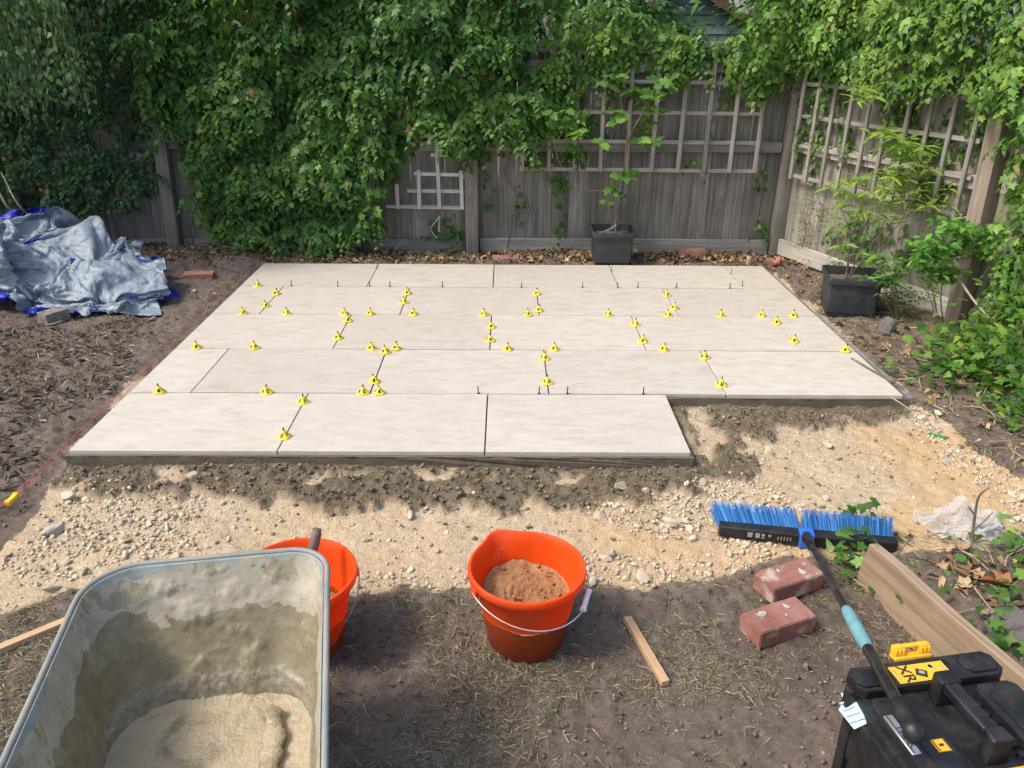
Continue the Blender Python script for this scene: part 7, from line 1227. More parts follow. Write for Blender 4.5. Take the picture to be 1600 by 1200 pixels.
o = sheet('plastic_sheet', (cb*np.array([-.42, .5, .35])), BAG_N, 'black', (pb[0]+.12, pb[1]-.03, float(surf_z(pb[0], pb[1]))-.004), 1); tag(o, 'dark grey plastic showing under the right end of the clear bag', 'plastic sheet')

def bucket(loc, rz, label, lip_a, fill, seed, bail=None, grip_px=None):
    t = empty('bucket', loc, rz, label, 'bucket', 'orange builder\'s buckets'); H = .272; Rt, Rb = .168, .116
    def rfun(r, z, a):
        d = (a-lip_a+PI) % (2*PI)-PI; k = math.exp(-(d/.26)**2)*max(0, (z-.17)/(H-.17))**1.5; return r + .030*k
    prof = [(0, .004), (Rb-.01, .004), (Rb-.004, 0), (Rb, .004), (Rb+(Rt-Rb)*.45, H*.5), (Rb+(Rt-Rb)*.80, H*.84), (Rb+(Rt-Rb)*.82+.002, H*.85), (Rt-.005, H-.03), (Rt+.004, H-.026), (Rt+.009, H-.020), (Rt+.0095, H-.006), (Rt+.007, H), (Rt, H+.001), (Rt-.004, H-.004), (Rt-.010, H-.035), (Rb+(Rt-Rb)*.5-.003, H*.52), (Rb-.002, .008), (0, .008)]
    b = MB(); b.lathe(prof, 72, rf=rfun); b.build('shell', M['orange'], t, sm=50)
    # contents
    N = 44; v = []; f = []; rfill = Rb+(Rt-Rb)*(fill/H)-.004
    for j in range(N+1):
        for i in range(64):
            rr_ = rfill*(j/N); a = 2*PI*i/64; x, y = rr_*math.cos(a), rr_*math.sin(a)
            p = Vector((x*1., y*1., seed)); h = fill + .028*(y/rfill) - .012*(x/rfill) + .016*mnoise.noise(p*14) + .012*abs(mnoise.noise(p*34)) + .005*mnoise.noise(p*90) - .022*max(0, 1-((x+.01)**2+(y+.035)**2)/.0035)
            v.append((x, y, h))
    for j in range(N):
        for i in range(64): f.append((j*64+i, j*64+(i+1) % 64, (j+1)*64+(i+1) % 64, (j+1)*64+i))
    b = MB(); b.add(v, f); b.build('sand_fill', M['sand'], t, sm=200)
    n = 150; a = rng.uniform(0, 6.28, n); r = rfill*np.sqrt(rng.uniform(0, .88, n)); s = np.clip(.002+rng.gamma(1.4, .0028, n), .002, .014); x, y = r*np.cos(a), r*np.sin(a)
    scatter('sand_lumps', ico_low, np.stack([x, y, fill+.028*y/rfill-.012*x/rfill+.002+0*x], -1), s*.7, rotm(n, rng), M['sand'], parent=t)
    # pour ribs / ears
    for s in (-1, 1):
        Mx = Matrix.Rotation(bail[0] if bail else 0, 4, 'Z'); b = MB(); b.box((s*(Rt+.006), 0, H-.035), (.012, .03, .03), M=Mx); b.build('ear', M['orange'], t, bev=.003)
    if bail:
        ang, drop = bail; pts = []
        ax = np.array([math.cos(ang), math.sin(ang), 0]); pd = np.array([-math.sin(ang), math.cos(ang), 0]); Rw = Rt+.014
        for k in range(25):
            q = PI*k/24; pts.append(ax*Rw*math.cos(q)*1.0 + pd*(-(Rw+.022)*math.sin(q)*math.cos(drop)) + np.array([0, 0, H-.03-(Rw+.03)*math.sin(q)*math.sin(drop)]))
        b = MB(); b.tube(pts, .0021, 6); b.build('wire_handle', M['wire'], t, sm=200)
        k0 = grip_px; seg = pts[k0-1:k0+3]; b = MB(); p0, p1 = pts[k0-1], pts[k0+2]
        b.tube([p0+(p1-p0)*u for u in (0, .04, .08, .5, .92, .96, 1)], [.0105, .0105, .0085, .0085, .0085, .0105, .0105], 12); b.build('grip', M['whiteplastic'], t, sm=40)
    return t
bk = (1.962, -1.085)
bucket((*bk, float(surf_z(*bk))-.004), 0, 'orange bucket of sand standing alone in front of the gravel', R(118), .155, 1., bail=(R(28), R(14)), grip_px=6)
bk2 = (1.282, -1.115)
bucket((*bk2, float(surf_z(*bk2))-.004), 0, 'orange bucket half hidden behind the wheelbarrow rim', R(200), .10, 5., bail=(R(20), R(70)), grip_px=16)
tw = empty('trowel', (1.345, -1.02, .10), 0, 'trowel with a dusty brown handle standing in the hidden orange bucket', 'trowel')
a_, b2_ = PY(485, 872, -1.06)-np.array(tw.location), PY(497, 826, -1.02)-np.array(tw.location); d_ = b2_-a_
b = MB(); b.tube([a_+d_*k for k in (-.2, 0, .15, .5, .85, .93, 1.0)], [.007, .012, .0145, .0165, .014, .011, .012], 14); b.build('handle', M['trowel_handle'], tw, sm=40)
b = MB(); e_ = a_-d_*.2; b.tube([e_, e_-d_*.6], .005, 6); q = e_-d_*.6; b.add([q+np.array([-.05, 0, .0]), q+np.array([.05, 0, .0]), q+np.array([.0, .01, -.13]), q+np.array([-.05, .003, .0]), q+np.array([.05, .003, .0]), q+np.array([.0, .013, -.13])], [(0,1,2), (5,4,3), (0,2,5,3), (1,4,5,2), (0,3,4,1)]); b.build('blade', M['alu'], tw)

M['rimgalv'] = m_noisy('cement_dusted_galvanised_rim', (.18, .20, .19), (.25, .255, .225), 9, .65, .6, .003, 60, c3=(.30, .27, .20))
# ---- wheelbarrow
wb = empty('wheelbarrow', (1.195, -1.428, -.05), R(9.3), 'galvanised wheelbarrow with cement-coated tray in the near left corner', 'wheelbarrow')
def ring(t, n=72, off=0.):
    hx = .268-.05*t+off; y1 = .0-.165*t**1.1+off; y0 = -.92+.26*t-off; rl, rr_ = .118+.03*t+off, .085+.05*t+off; cy, hy = (y0+y1)/2, (y1-y0)/2; pts = []
    per = []
    for cx, cy_, s in ((1,1,0),(-1,1,1),(-1,-1,2),(1,-1,3)):
        r = rl if cx < 0 else rr_; r2 = rr_ if s in (2, 3) else rl
        for i in range(13):
            an = (s+i/12)*PI/2; per.append((cx*(hx-r)+r*math.cos(an), cy+cy_*(hy-r)+r*math.sin(an)))
        # straight run
        nx_ = {0: (-1, 1), 1: (-1, -1), 2: (1, -1), 3: (1, 1)}[s]; an = (s+1)*PI/2; ex, ey = nx_[0]*(hx-r2)+r2*math.cos(an), cy+nx_[1]*(hy-r2)+r2*math.sin(an); sx_, sy_ = per[-1]
        for i in range(1, 50): per.append((sx_+(ex-sx_)*i/50, sy_+(ey-sy_)*i/50))
    return [(x-.035*y-.012, y) for x, y in per]
NR = len(ring(0)); lev = list(np.linspace(0, 1, 60)); v = []; f = []; 
for t in lev:
    z = .55-.315*(t**1.0) 
    for (x, y) in ring(t): v.append((x, y, z))
base = len(lev)
cx0, cy0 = 0, -.42
for k in range(1, 9):
    s = 1-k/8.5; z = .55-.315-.022*math.sin(k/8*PI/2)
    for (x, y) in ring(1): v.append((cx0+(x-cx0)*s, cy0+(y-cy0)*s, z))
K = base+8
for i in range(K-1):
    for j in range(NR): f.append((i*NR+j, i*NR+(j+1) % NR, (i+1)*NR+(j+1) % NR, (i+1)*NR+j))
f.append(tuple((K-1)*NR+j for j in range(NR)))
V3 = np.array(v); rim_mask = np.clip((.545-V3[:, 2])/.02, 0, 1)
crust = np.exp(-((V3[:, 2]-.285-.03*(fbm(V3*np.array([6, 6, 0]), 3, 5)-.5))/.02)**2)*(.002+.03*np.abs(fbm(V3*np.array([75, 75, 18]), 3, 75)-.35)) + np.clip(fbm(V3*np.array([14, 14, 9]), 4, 71)-.52, 0, 1)*.05 + np.clip(fbm(V3*45, 3, 72)-.6, 0, 1)*.02
cvec = np.array([0, -.45, .9])-V3; cvec /= np.linalg.norm(cvec, axis=1, keepdims=True); V3 = V3+cvec*(crust*rim_mask)[:, None]
b = MB(); b.add(V3, f); tray = b.build('tray', M['tray'], wb, sm=200)
sol = tray.modifiers.new('s', 'SOLIDIFY'); sol.thickness = .0025; sol.offset = 1 if True else -1
tray.data.flip_normals(); sol.offset = -1
b = MB(); rp = [Vector((x, y, .55)) for x, y in ring(0, off=.008)]; rp.append(rp[0]); b.tube(rp, .0068, 10, cap=False); b.build('rim', M['rimgalv'], wb, sm=200)
# slurry lying in the bottom, a crust ridge round it and a smeared lump
v = []; f = []; NS = 16
for k in range(NS+1):
    s = 1.015*(1-k/NS)
    for j, (x, y) in enumerate(ring(.93)):
        X = cx0+(x-cx0)*s; Y = cy0+(y-cy0)*s; n = fbm(np.array([[X*9, Y*9, 3.]]), 3, 4)[0]; n2 = fbm(np.array([[X*40, Y*40, 3.]]), 2, 4)[0]
        e = max(0, 1-k/2.2); v.append((X, Y, .550-.315*.93 + .012*n + .006*n2 - .008 + e*.010*fbm(np.array([[j*.6, k, 0]]), 2, 7)[0]))
for k in range(NS):
    for j in range(NR): f.append((k*NR+j, k*NR+(j+1) % NR, (k+1)*NR+(j+1) % NR, (k+1)*NR+j))
b = MB(); b.add(v, f); b.build('slurry', M['slurry'], wb, sm=200)
def rib(pts, r, name='mortar_smear'):
    bm = MB(); pts = bez(pts, 14); bm.tube(pts, [r*(.6+.6*fbm(np.array([[i*.5, 1., 2.]]), 3, 3)[0]*1.4)*min(1, .35+i*.3, .35+(len(pts)-1-i)*.3) for i in range(len(pts))], 9)
    bm.v = [tuple(np.array(q)+r*.55*(np.array([fbm(np.array([[q[0]*60+k*9, q[1]*60, q[2]*60]]), 3, 11+k)[0] for k in range(3)])-.5)) for q in bm.v]; o_ = bm.build(name, M['slurry'], wb, sm=200); o_.scale = (1, 1, .55); o_.location = (0, 0, .118); return o_
rib([(.12, -.215, .285), (.135, -.30, .275), (.13, -.42, .275), (.15, -.5, .275)], .022)
# frame, legs, wheel
b = MB()
for s in (-1, 1):
    b.tube(bez([(s*.10, .02, .24), (s*.14, -.25, .20), (s*.2, -.75, .27), (s*.27, -1.15, .50), (s*.29, -1.42, .58)], 8), .015, 10)
b.build('frame', M['galv'], wb, sm=200)
for s in (-1, 1):
    b = MB(); b.tube(bez([(s*.175, -.55, .22), (s*.2, -.60, .02), (s*.2, -.66, .0), (s*.2, -.78, .02), (s*.21, -.85, .30)], 6), .012, 8); b.build('leg', M['galv'], wb, sm=200)
    b = MB(); b.tube([(s*.283, -1.30, .545), (s*.292, -1.45, .59)], .019, 10); b.build('grip', M['rubber'], wb, sm=200)
wh = empty('wheel', (0, .0, .142), 0, parent=wb); 
b = MB(); N = 32; pts = [Vector((0, .108*math.cos(2*PI*i/N), .108*math.sin(2*PI*i/N))) for i in range(N+1)]; b.tube(pts, .034, 12, cap=False); b.build('tyre', M['rubber'], wh, sm=200)
b = MB(); b.tube([(-.02, 0, 0), (.02, 0, 0)], .078, 24); b.tube([(-.11, 0, 0), (.11, 0, 0)], .01, 8); b.build('rim', M['galv'], wh, sm=40)

# ---- tool box
tb = empty('tool_box', (2.940, -1.735, -.048), R(9.5), 'black plastic tool box with yellow label in the near right corner', 'tool box')
tb.scale = (1, 1, 1.1); TBi = Matrix.Rotation(-R(7), 4, 'Z')@Matrix.Translation((-2.931, 1.735, .048)); ZT = .295
def tl_(px, py, z=ZT): return TBi@Vector(P(px, py, z-.048))
hx, hy = .205, .222
def oct_(hx, hy, c): return [(-hx+c, -hy), (hx-c, -hy), (hx, -hy+c), (hx, hy-c), (hx-c, hy), (-hx+c, hy), (-hx, hy-c), (-hx, -hy+c)]
b = MB(); b.prism(oct_(hx-.022, hy-.02, .03), 0, .10); b.prism(oct_(hx-.012, hy-.012, .032), .10, .222); b.build('body', M['black'], tb, bev=.005)
for s in (-1, 1):
    for k in (-.7, 0, .7): b = MB(); b.box((s*(hx-.014), k*hy, .11), (.014, .03, .2)); b.build('side_rib', M['black'], tb, bev=.003)
b = MB(); b.prism(oct_(hx, hy, .040), .222, .272); lid = b.build('lid', M['black'], tb, bev=.006)
cb_ = MB()
for s in (-1, 1): cb_.box((s*hx, .12, .25), (.05, .085, .08)); cb_.box((s*hx, -.13, .25), (.05, .085, .08))
cut(lid, cb_); smooth(lid.data, 40)
# raised lid panels, leaving a sunken tray round the handle
def panel(x0, x1, y0, y1, z0=.271, z1=ZT, c=.016, name='lid_panel', bev=.004):
    b = MB(); b.prism([(x0+c, y0), (x1-c, y0), (x1, y0+c), (x1, y1-c), (x1-c, y1), (x0+c, y1), (x0, y1-c), (x0, y0+c)], z0, z1); return b.build(name, M['black'], tb, bev=bev)
panel(-hx+.012, hx-.012, .138, hy-.008); panel(-.192, -.072, -.205, .118); panel(.078, hx-.018, -.205, .118); panel(-.152, -.086, -.19, .098, .294, .298, .01, bev=.0015)
panel(.098, .170, -.19, .095, .294, .298, .01, bev=.0015); panel(-.062, .066, -.215, -.14); panel(-.192, -.108, .148, .200, .294, .300); panel(.095, .185, .148, .205, .294, .300)
panel(-.100, .070, .1415, .2015, .294, .2962, .004, bev=.0008)
for k in range(8): b = MB(); b.box((.063, -.12+k*.028, .276), (.018, .014, .014)); b.build('rib', M['black'], tb, bev=.002)
b = MB(); b.prism([(.022, .085), (.062, .11), (.062, .045)], .271, .284); b.build('rib', M['black'], tb)
# handle
hx0 = -.004
for y_ in (.112, -.052): b = MB(); b.prism([(hx0-.027, y_-.021), (hx0+.027, y_-.021), (hx0+.021, y_+.018), (hx0-.021, y_+.018)], .27, .338); b.build('handle_post', M['black'], tb, bev=.006, segs=3)
b = MB(); b.box((hx0, .030, .322), (.038, .135, .024)); b.build('handle_bar', M['black'], tb, bev=.007, segs=3)
# latches
for s in (-1, 1):
    b = MB(); b.box((s*(hx+.004), -.005, .215), (.014, .12, .085)); b.build('latch', M['black'], tb, bev=.004)
b = MB(); b.box((0, hy+.004, .235), (.15, .012, .05)); b.build('latch', M['black'], tb, bev=.003)
for k in (.09, .05): b = MB(); b.box((hx+.008, k, .262), (.022, .018, .018)); b.build('side_lug', M['black'], tb, bev=.003)
# yellow label with print
lx0, lx1, ly0, ly1 = -.088, .054, .145, .197; LZ = .2966
b = MB(); b.box(((lx0+lx1)/2, (ly0+ly1)/2, LZ), (lx1-lx0, ly1-ly0, .0012)); lab_ = b.build('label', M['amber'], tb); LZ += .0006
def text(body, parent, loc, size, m_, rot=(0, 0, 0), name='lettering', ext=.0004, sx=1.):
    c = bpy.data.curves.new(name, 'FONT'); c.body = body; c.size = size; c.extrude = ext; c.align_x = 'CENTER'; c.align_y = 'CENTER'; c.offset = .0006; c.materials.append(M[m_])
    o = bpy.data.objects.new(name, c); COL.objects.link(o); dg = bpy.context.evaluated_depsgraph_get(); me = bpy.data.meshes.new_from_object(o.evaluated_get(dg)); bpy.data.objects.remove(o)
    return link(name, me, None, parent, loc, rot)
text('XR', lab_, (-.056, .171, LZ+.0005), .040, 'print_black', (0, 0, -PI/2))
b = MB()
for k in range(9): b.box((-.080, .152+k*.0045, LZ+.0005), (.004, .0028, .0008))
for k in range(8): b.box((.046, .153+k*.005, LZ+.0005), (.004, .003, .0008))
for k in range(3): b.box((-.03+k*.008, .191, LZ+.0005), (.005, .002, .0008))
b.box((.008, .162, LZ+.0005), (.0025, .0025, .0008)); b.build('small_print', M['print_grey'], lab_)
b = MB(); b.box((-.018, .168, LZ+.0006), (.026, .022, .0010), rz=-.5); b.build('printed_pictogram', M['print_black'], lab_); b = MB(); b.box((-.017, .169, LZ+.0014), (.013, .009, .0006), rz=-.5); b.build('printed_pictogram', M['print_grey'], lab_)
b = MB(); b.lathe([(.007, 0), (.007, .001), (.005, .001), (.005, 0)], 20, (.016, .184, LZ)); b.box((.022, .175, LZ+.0005), (.003, .011, .001), rz=.6); b.build('printed_pictogram', M['print_grey'], lab_)
# silver strip with lettering and yellow tag
b = MB(); b.box((-.176, .012, .2965), (.022, .105, .004)); st_ = b.build('metal_strip', M['alu'], tb, bev=.001, segs=1)
b = MB(); b.box((-.181, .012, .2988), (.0025, .10, .001)); b.build('groove', M['print_black'], st_)
text('TSTAK', st_, (-.172, .005, .2988), .019, 'print_black', (0, 0, -PI/2))
b = MB(); b.box((-.112, -.030, .299), (.030, .030, .003)); tg = b.build('tag_plate', M['amber'], tb)
b = MB(); b.box((-.112, -.030, .3009), (.010, .006, .001)); b.build('slot', M['print_black'], tg); b = MB(); b.box((-.125, -.030, .3009), (.002, .028, .001)); b.box((-.099, -.030, .3009), (.002, .028, .001)); b.build('slot', M['print_black'], tg)
b = MB(); b.box((-.0, -.100, .279), (.10, .010, .016)); b.build('front_clip', M['amber'], tb, bev=.002)
# yellow holder standing on the far edge
vh = empty('bit_holder', (2.931-.12*.222+.0, 0, 0), 0, 'yellow plastic bit holder with a window clipped on the tool box far edge', 'bit holder')
pv = P(1422, 1026, .272); vh.location = tuple(float(c) for c in pv); vh.rotation_euler = (R(-12), 0, R(9))
b = MB(); b.box((0, 0, .004), (.098, .026, .008)); b.build('base', M['amber'], vh, bev=.002)
b = MB()
for (x, w) in ((-.033, .030), (.033, .030)): b.box((x, .002, .020), (w, .016, .026))
b.box((0, .002, .0305), (.037, .014, .005)); b.box((0, .002, .010), (.037, .014, .005)); b.build('frame', M['amber'], vh, bev=.0015)
for k in range(3):
    for s in (-1, 1): b = MB(); b.box((s*(.024+k*.010), -.007, .021), (.005, .006, .014)); b.build('rib', M['amber'], vh, bev=.001)
# pale blue latch piece on the left side
pb_ = empty('scrubbing_brush', (0, 0, 0), 0, 'pale blue ribbed plastic piece stuck to the left side of the tool box', 'plastic piece')
pq = P(1322, 1110, .20); pb_.location = (float(pq[0])+.01, float(pq[1]), float(pq[2])); pb_.rotation_euler = (R(12), R(-38), R(8)); pb_.name = 'plastic_clip'
b = MB(); b.prism([(-.018, -.042), (.014, -.046), (.024, -.02), (.024, .022), (.006, .044), (-.001, .022), (-.022, .014)], 0, .006); b.build('plate', M['paleblue'], pb_, bev=.0015)
for k in range(4): b = MB(); b.box((.0, -.030+k*.016, .009), (.036-.004*k, .004, .007), rz=-.25); b.build('rib', M['paleblue'], pb_, bev=.001, segs=1)

# ---- broom: head on the gravel, pole resting over the tool box
A0 = P(1262, 842, .012); A1 = P(1432, 1152, .368); ax = A1-A0
def tpx(px, py):
    ts = np.linspace(0, 1, 400); q = to_px(A0[None]+ax[None]*ts[:, None]); return float(ts[np.argmin(((q-np.array([px, py]))**2).sum(1))])
Hl, Hr = P(1124, 826, -.012), P(1402, 852, -.012)
hd = Hr-Hl; hl = float(np.linalg.norm(hd[:2])); ha = math.atan2(hd[1], hd[0]); hc = (Hl+Hr)/2
br = empty('broom', (hc[0], hc[1], float(surf_z(hc[0], hc[1]))+.004), ha, 'broom with blue bristles lying on the gravel, its pole resting over the tool box', 'broom')
bi = (Matrix.Translation(br.location)@Matrix.Rotation(ha, 4, 'Z')).inverted()
b = MB(); b.prism([(-hl/2, -.012), (-.02, -.020), (.02, -.020), (hl/2, -.012), (hl/2, .032), (-hl/2, .032)], .004, .050); hb = b.build('head_block', M['black'], br, bev=.008, segs=3)
cx_ = (bi@Vector(P(1262, 842, .0))).x
bv = MB(); bf_ = []; rows = 7
for side, (xa, xb) in enumerate(((-hl/2+.006, cx_-.012), (cx_+.006, hl/2-.006))):
    nb_ = int((xb-xa)/.0034)
    for r in range(rows):
        for k in range(nb_):
            x = xa+(xb-xa)*(k+rng.uniform(-.3, .3))/nb_; u = (k/nb_); splay = ((u-.5)*.022 + (-.018 if side == 0 else .012)) + (.004*math.sin(k*.9)); z = .009+r*.0062
            L = .098*rng.uniform(.97, 1.02); tx = x+splay+rng.normal()*.0008; tz = z + (r-2.5)*.0025 + .016 + rng.normal()*.001; w = .0012
            p0 = (x, .030, z); pm = ((x+tx)/2, .03+L*.5, (z+tz)/2); p1 = (tx, .03+L, tz)
            bv.add([(p0[0]-w, p0[1], p0[2]), (p0[0]+w, p0[1], p0[2]), (p0[0], p0[1], p0[2]+2*w), (p1[0]-w, p1[1], p1[2]), (p1[0]+w, p1[1], p1[2]), (p1[0], p1[1], p1[2]+2*w)], [(0, 3, 4, 1), (1, 4, 5, 2), (2, 5, 3, 0), (3, 5, 4)])
bo = bv.build('bristles', M['bristle'], br); bo['kind'] = 'stuff'
# printed signs on the head
for k, (xx, ww, hh) in enumerate([(-.205, .018, .020), (-.178, .016, .020), (-.158, .012, .009), (-.158, .012, .004), (-.135, .010, .009)]):
    b = MB(); zc = .030 if k < 2 else (.034 if k in (2, 4) else .022)
    Mx = Matrix.Rotation(0, 4, 'X'); b.box((xx, -.0166-.008*(1-abs(xx)/(hl/2))*.9+.0012, zc), (ww, .0012, hh)); b.build('printed_mark', M['print_grey'], hb)
text('PRO', hb, (-.07, -.0228, .028), .022, 'print_grey', (PI/2, 0, .0)) if False else None
for k in range(5): b = MB(); b.box((-.105+k*.011, -.0205, .028), (.003, .0012, .015)); b.build('printed_mark', M['print_grey'], hb)
b = MB(); b.box((cx_, -.004, .030), (.052, .056, .062)); b.build('clamp', M['blue'], br, bev=.006, segs=3)
a0l, a1l = np.array(bi@Vector(A0)), np.array(bi@Vector(A1)); al = a1l-a0l
def seg(name, t0, t1, r0_, r1_, m_, n=16, rr=None):
    b = MB(); k = len(rr) if rr else 2; ts = np.linspace(t0, t1, k); b.tube([a0l+al*t for t in ts], rr or [r0_, r1_], n); return b.build(name, M[m_], br, sm=40)
tA, tB, tC, tD = tpx(1322, 953), tpx(1358, 1015), tpx(1412, 1095), tpx(1432, 1140)
seg('socket', -.02, .06, .020, .016, 'blackpole'); seg('pole', .03, tA+.02, .0115, .0115, 'blackpole'); seg('foam_sleeve', tA, tB, .016, .016, 'teal', rr=[.014, .0175, .018, .018, .018, .0175, .0145])
seg('pole_outer', tB-.02, tC+.01, .0148, .0148, 'blackpole'); seg('grip', tC-.005, tD, .017, .017, 'black', rr=[.0165+.0016*(k % 2) for k in range(24)]); 
seg('end_knob', tD-.01, 1.0, .02, .02, 'black', rr=[.014, .0195, .0225, .023, .021, .0155, .006])
b = MB(); n_ = np.cross(al, [0, 0, 1.]); n_ = n_/np.linalg.norm(n_)
# ---- bricks
def brick(name, loc, rz, label, m_, holes=True, tilt=(0, 0), dims=(.215, .1025, .065), cat='brick'):
    t = link(name, MB().box((0, 0, dims[2]/2), dims).mesh('brick'), M[m_], None, loc, (tilt[0], tilt[1], rz))
    bm = bmesh.new(); bm.from_mesh(t.data); bmesh.ops.bevel(bm, geom=list(bm.edges), offset=.003, segments=2, affect='EDGES'); bmesh.ops.subdivide_edges(bm, edges=bm.edges, cuts=4, use_grid_fill=True)
    s = loc[0]*9
    for v in bm.verts: v.co += v.co.normalized()*(mnoise.noise(v.co*38+Vector((s, 0, 0)))*.0016) - Vector((0, 0, max(0, mnoise.noise(v.co*22+Vector((s, 3, 0)))-.35)*.012 if v.co.z > .05 else 0))
    bm.to_mesh(t.data); bm.free()
    if holes:
        c = MB()
        for k in holes: c.lathe([(0, 0), (.017, 0), (.017, .2), (0, .2)], 20, (k*.062, 0, .022))
        cut(t, c)
    smooth(t.data, 35); return tag(t, label, cat)
z1 = float(surf_z(2.77, -1.05))
b1 = brick('brick', (2.758, -1.050, z1-.002), R(22), 'nearer of the two red bricks below the broom, with a round hole in its top', 'brick', holes=(0,))
b2 = brick('brick', (2.858, -.850, float(surf_z(2.86, -.85))-.002), R(23.5), 'farther of the two red bricks below the broom, mortar stuck on its top', 'brick', holes=(0,))
def dab(parent_loc, rz, offs, m_='mortar_bits', name='mortar_dab'):
    out = []
    for (x, y, s) in offs:
        c, sn = math.cos(rz), math.sin(rz); o = link('mortar', sm_[2].copy(), None, None, (parent_loc[0]+x*c-y*sn, parent_loc[1]+x*sn+y*c, parent_loc[2]+.066), (0, 0, x*50)); o.scale = (s, s*.7, s*.28); o.data.materials.clear(); o.data.materials.append(M['mortar_lite']); out.append(o)
    return out
M['mortar_lite'] = m_noisy('dried_mortar', (.36, .34, .29), (.52, .5, .45), 40, .95, .6, .004)
def as_part(o, p):
    bpy.context.view_layer.update(); o.parent = p; o.matrix_parent_inverse = p.matrix_world.inverted()
for o in dab(b1.location, R(22), [(-.055, .018, .026), (.045, .022, .018), (.02, -.012, .010)]): as_part(o, b1)
for o in dab(b2.location, R(23.5), [(.04, -.012, .024), (-.03, .02, .014), (.075, .015, .013)]): as_part(o, b2)
pf = P(1080, 399, -.004); brick('brick', (pf[0], pf[1]-.01, -.012), R(-2), 'single dull red brick lying against the back fence right of the potted fig', 'brick_dull', holes=None)
pf = P(312, 434, -.03); brick('brick', (pf[0], pf[1], float(surf_z(pf[0], pf[1]))-.03), R(8), 'worn brick sunk in the soil beyond the right end of the tarpaulin', 'brick_dull', holes=None)
pf = P(790, 408, -.02); brick('brick', (pf[0], pf[1]+.03, -.055), R(5), 'half-buried pinkish brick in the litter right of the middle fence post', 'brick_dull', holes=None)
pf = P(1203, 414, -.02); brick('brick', (pf[0]+.02, pf[1]+.03, -.045), R(70), 'broken orange brick end at the foot of the corner post', 'brick', holes=None, dims=(.1, .09, .06))
pf = P(84, 505, -.02); o = brick('stone_block', (pf[0], pf[1]+.02, float(surf_z(pf[0], pf[1]))-.002), R(60), 'grey-brown stone block holding down the near edge of the tarpaulin', 'stump', holes=None, dims=(.15, .10, .075), cat='stone block')
# ---- timber
s0, s1 = P(980, 966, -.04), P(1040, 1068, -.04); L = float(np.linalg.norm((s1-s0)[:2])); an = math.atan2(s1[1]-s0[1], s1[0]-s0[0]); c_ = (s0+s1)/2
b = MB(); b.box((0, 0, .011), (.026, L, .020)); o = b.build('timber_offcut', M['fresh'], None, loc=(c_[0], c_[1], float(surf_z(c_[0], c_[1]))+.002), rot=(0, 0, an-PI/2), bev=.0012, segs=1); tag(o, 'short square-cut pine stick lying on bare soil right of the bucket', 'wood offcut')
s0, s1 = P(-60, 1035, -.03), P(62, 985, -.03); L = float(np.linalg.norm((s1-s0)[:2])); an = math.atan2(s1[1]-s0[1], s1[0]-s0[0]); c_ = (s0+s1)/2
b = MB(); b.box((0, 0, .012), (.028, L+.3, .022)); o = b.build('timber_batten', M['fresh'], None, loc=(c_[0], c_[1], float(surf_z(c_[0], c_[1]))+.003), rot=(0, 0, an-PI/2), bev=.0012, segs=1); tag(o, 'pale pine batten running off the left edge behind the wheelbarrow', 'wood batten')
p0 = np.array([3.133, -.800]); dr = np.array([.185, -.70]); dr = dr/np.linalg.norm(dr); an = math.atan2(dr[1], dr[0]); Lp = 1.35
v = []; f = []; n = 28
for i in range(n+1):
    x = Lp*i/n; w = .004*mnoise.noise(Vector((x*4, 0, 0))); top = .158+.006*mnoise.noise(Vector((x*3, 5, 0))); sk = .012 if i == 0 else 0
    v += [(x-sk, -.019+w, -.05), (x-sk, .015+w, -.05), (x+sk*1.5, .015+w, top-.002), (x+sk*1.5, -.019+w, top)]
for i in range(n):
    for j in range(4): f.append((i*4+j, i*4+(j+1) % 4, (i+1)*4+(j+1) % 4, (i+1)*4+j))
f += [(0, 3, 2, 1), (n*4, n*4+1, n*4+2, n*4+3)]
b = MB(); b.add(v, f); o = b.build('plank', M['plank'], None, loc=(p0[0], p0[1], -.045), rot=(R(0), 0, an), bev=.002, segs=1); tag(o, 'long rough-sawn plank standing on edge behind the tool box', 'plank')
o = MB().tube([(0, 0, 0), (.0, .9, .0)], .012, 6)
b = MB(); pts = [P(1268, 508, -.02), P(1330, 560, -.018), P(1400, 622, -.02), P(1432, 655, -.05)]; b.tube([np.array([3.96, 1.95, -.03]), np.array([3.97, .62, -.03])], .018, 4); o = b.build('edge_batten', M['rail'], None); tag(o, 'weathered batten along the soil at the right edge of the patio', 'wood batten')
# pegs
pf = P(1170, 414, -.01); b = MB(); b.box((0, 0, .03), (.028, .022, .10)); o = b.build('wooden_peg', M['fresh'], None, loc=(pf[0], pf[1]+.02, -.025), rot=(0, .05, .2), bev=.002); tag(o, 'small wooden peg standing at the back right corner of the patio', 'wooden peg')
pf = P(1215, 412, -.01); b = MB(); b.tube([(0, 0, 0), (0, 0, .03), (.002, 0, .055), (.004, 0, .075)], [.018, .021, .02, .012], 10); o = b.build('marker_peg', M['pink'], None, sm=40, loc=(pf[0], pf[1], -.035)); tag(o, 'pink-red marker peg stuck in the soil near the corner post', 'marker peg')
pf = P(1465, 680, -.05); zz = float(surf_z(pf[0], pf[1]))+.012
gp = empty('plastic_line_pin', (pf[0], pf[1], zz), R(-38), 'small green plastic pin lying on the pale gravel at the right', 'plastic pin')
b = MB(); b.tube([(-.036, 0, 0), (-.030, 0, 0), (-.028, 0, 0), (.026, 0, 0), (.028, 0, 0), (.034, 0, 0)], [.008, .009, .005, .006, .0095, .009], 10); b.build('pin_body', M['green'], gp, sm=40)
b = MB(); b.tube([(.0, .002, .003), (.01, .03, .02)], .0016, 5); b.build('pin_tail', M['twig'], gp)
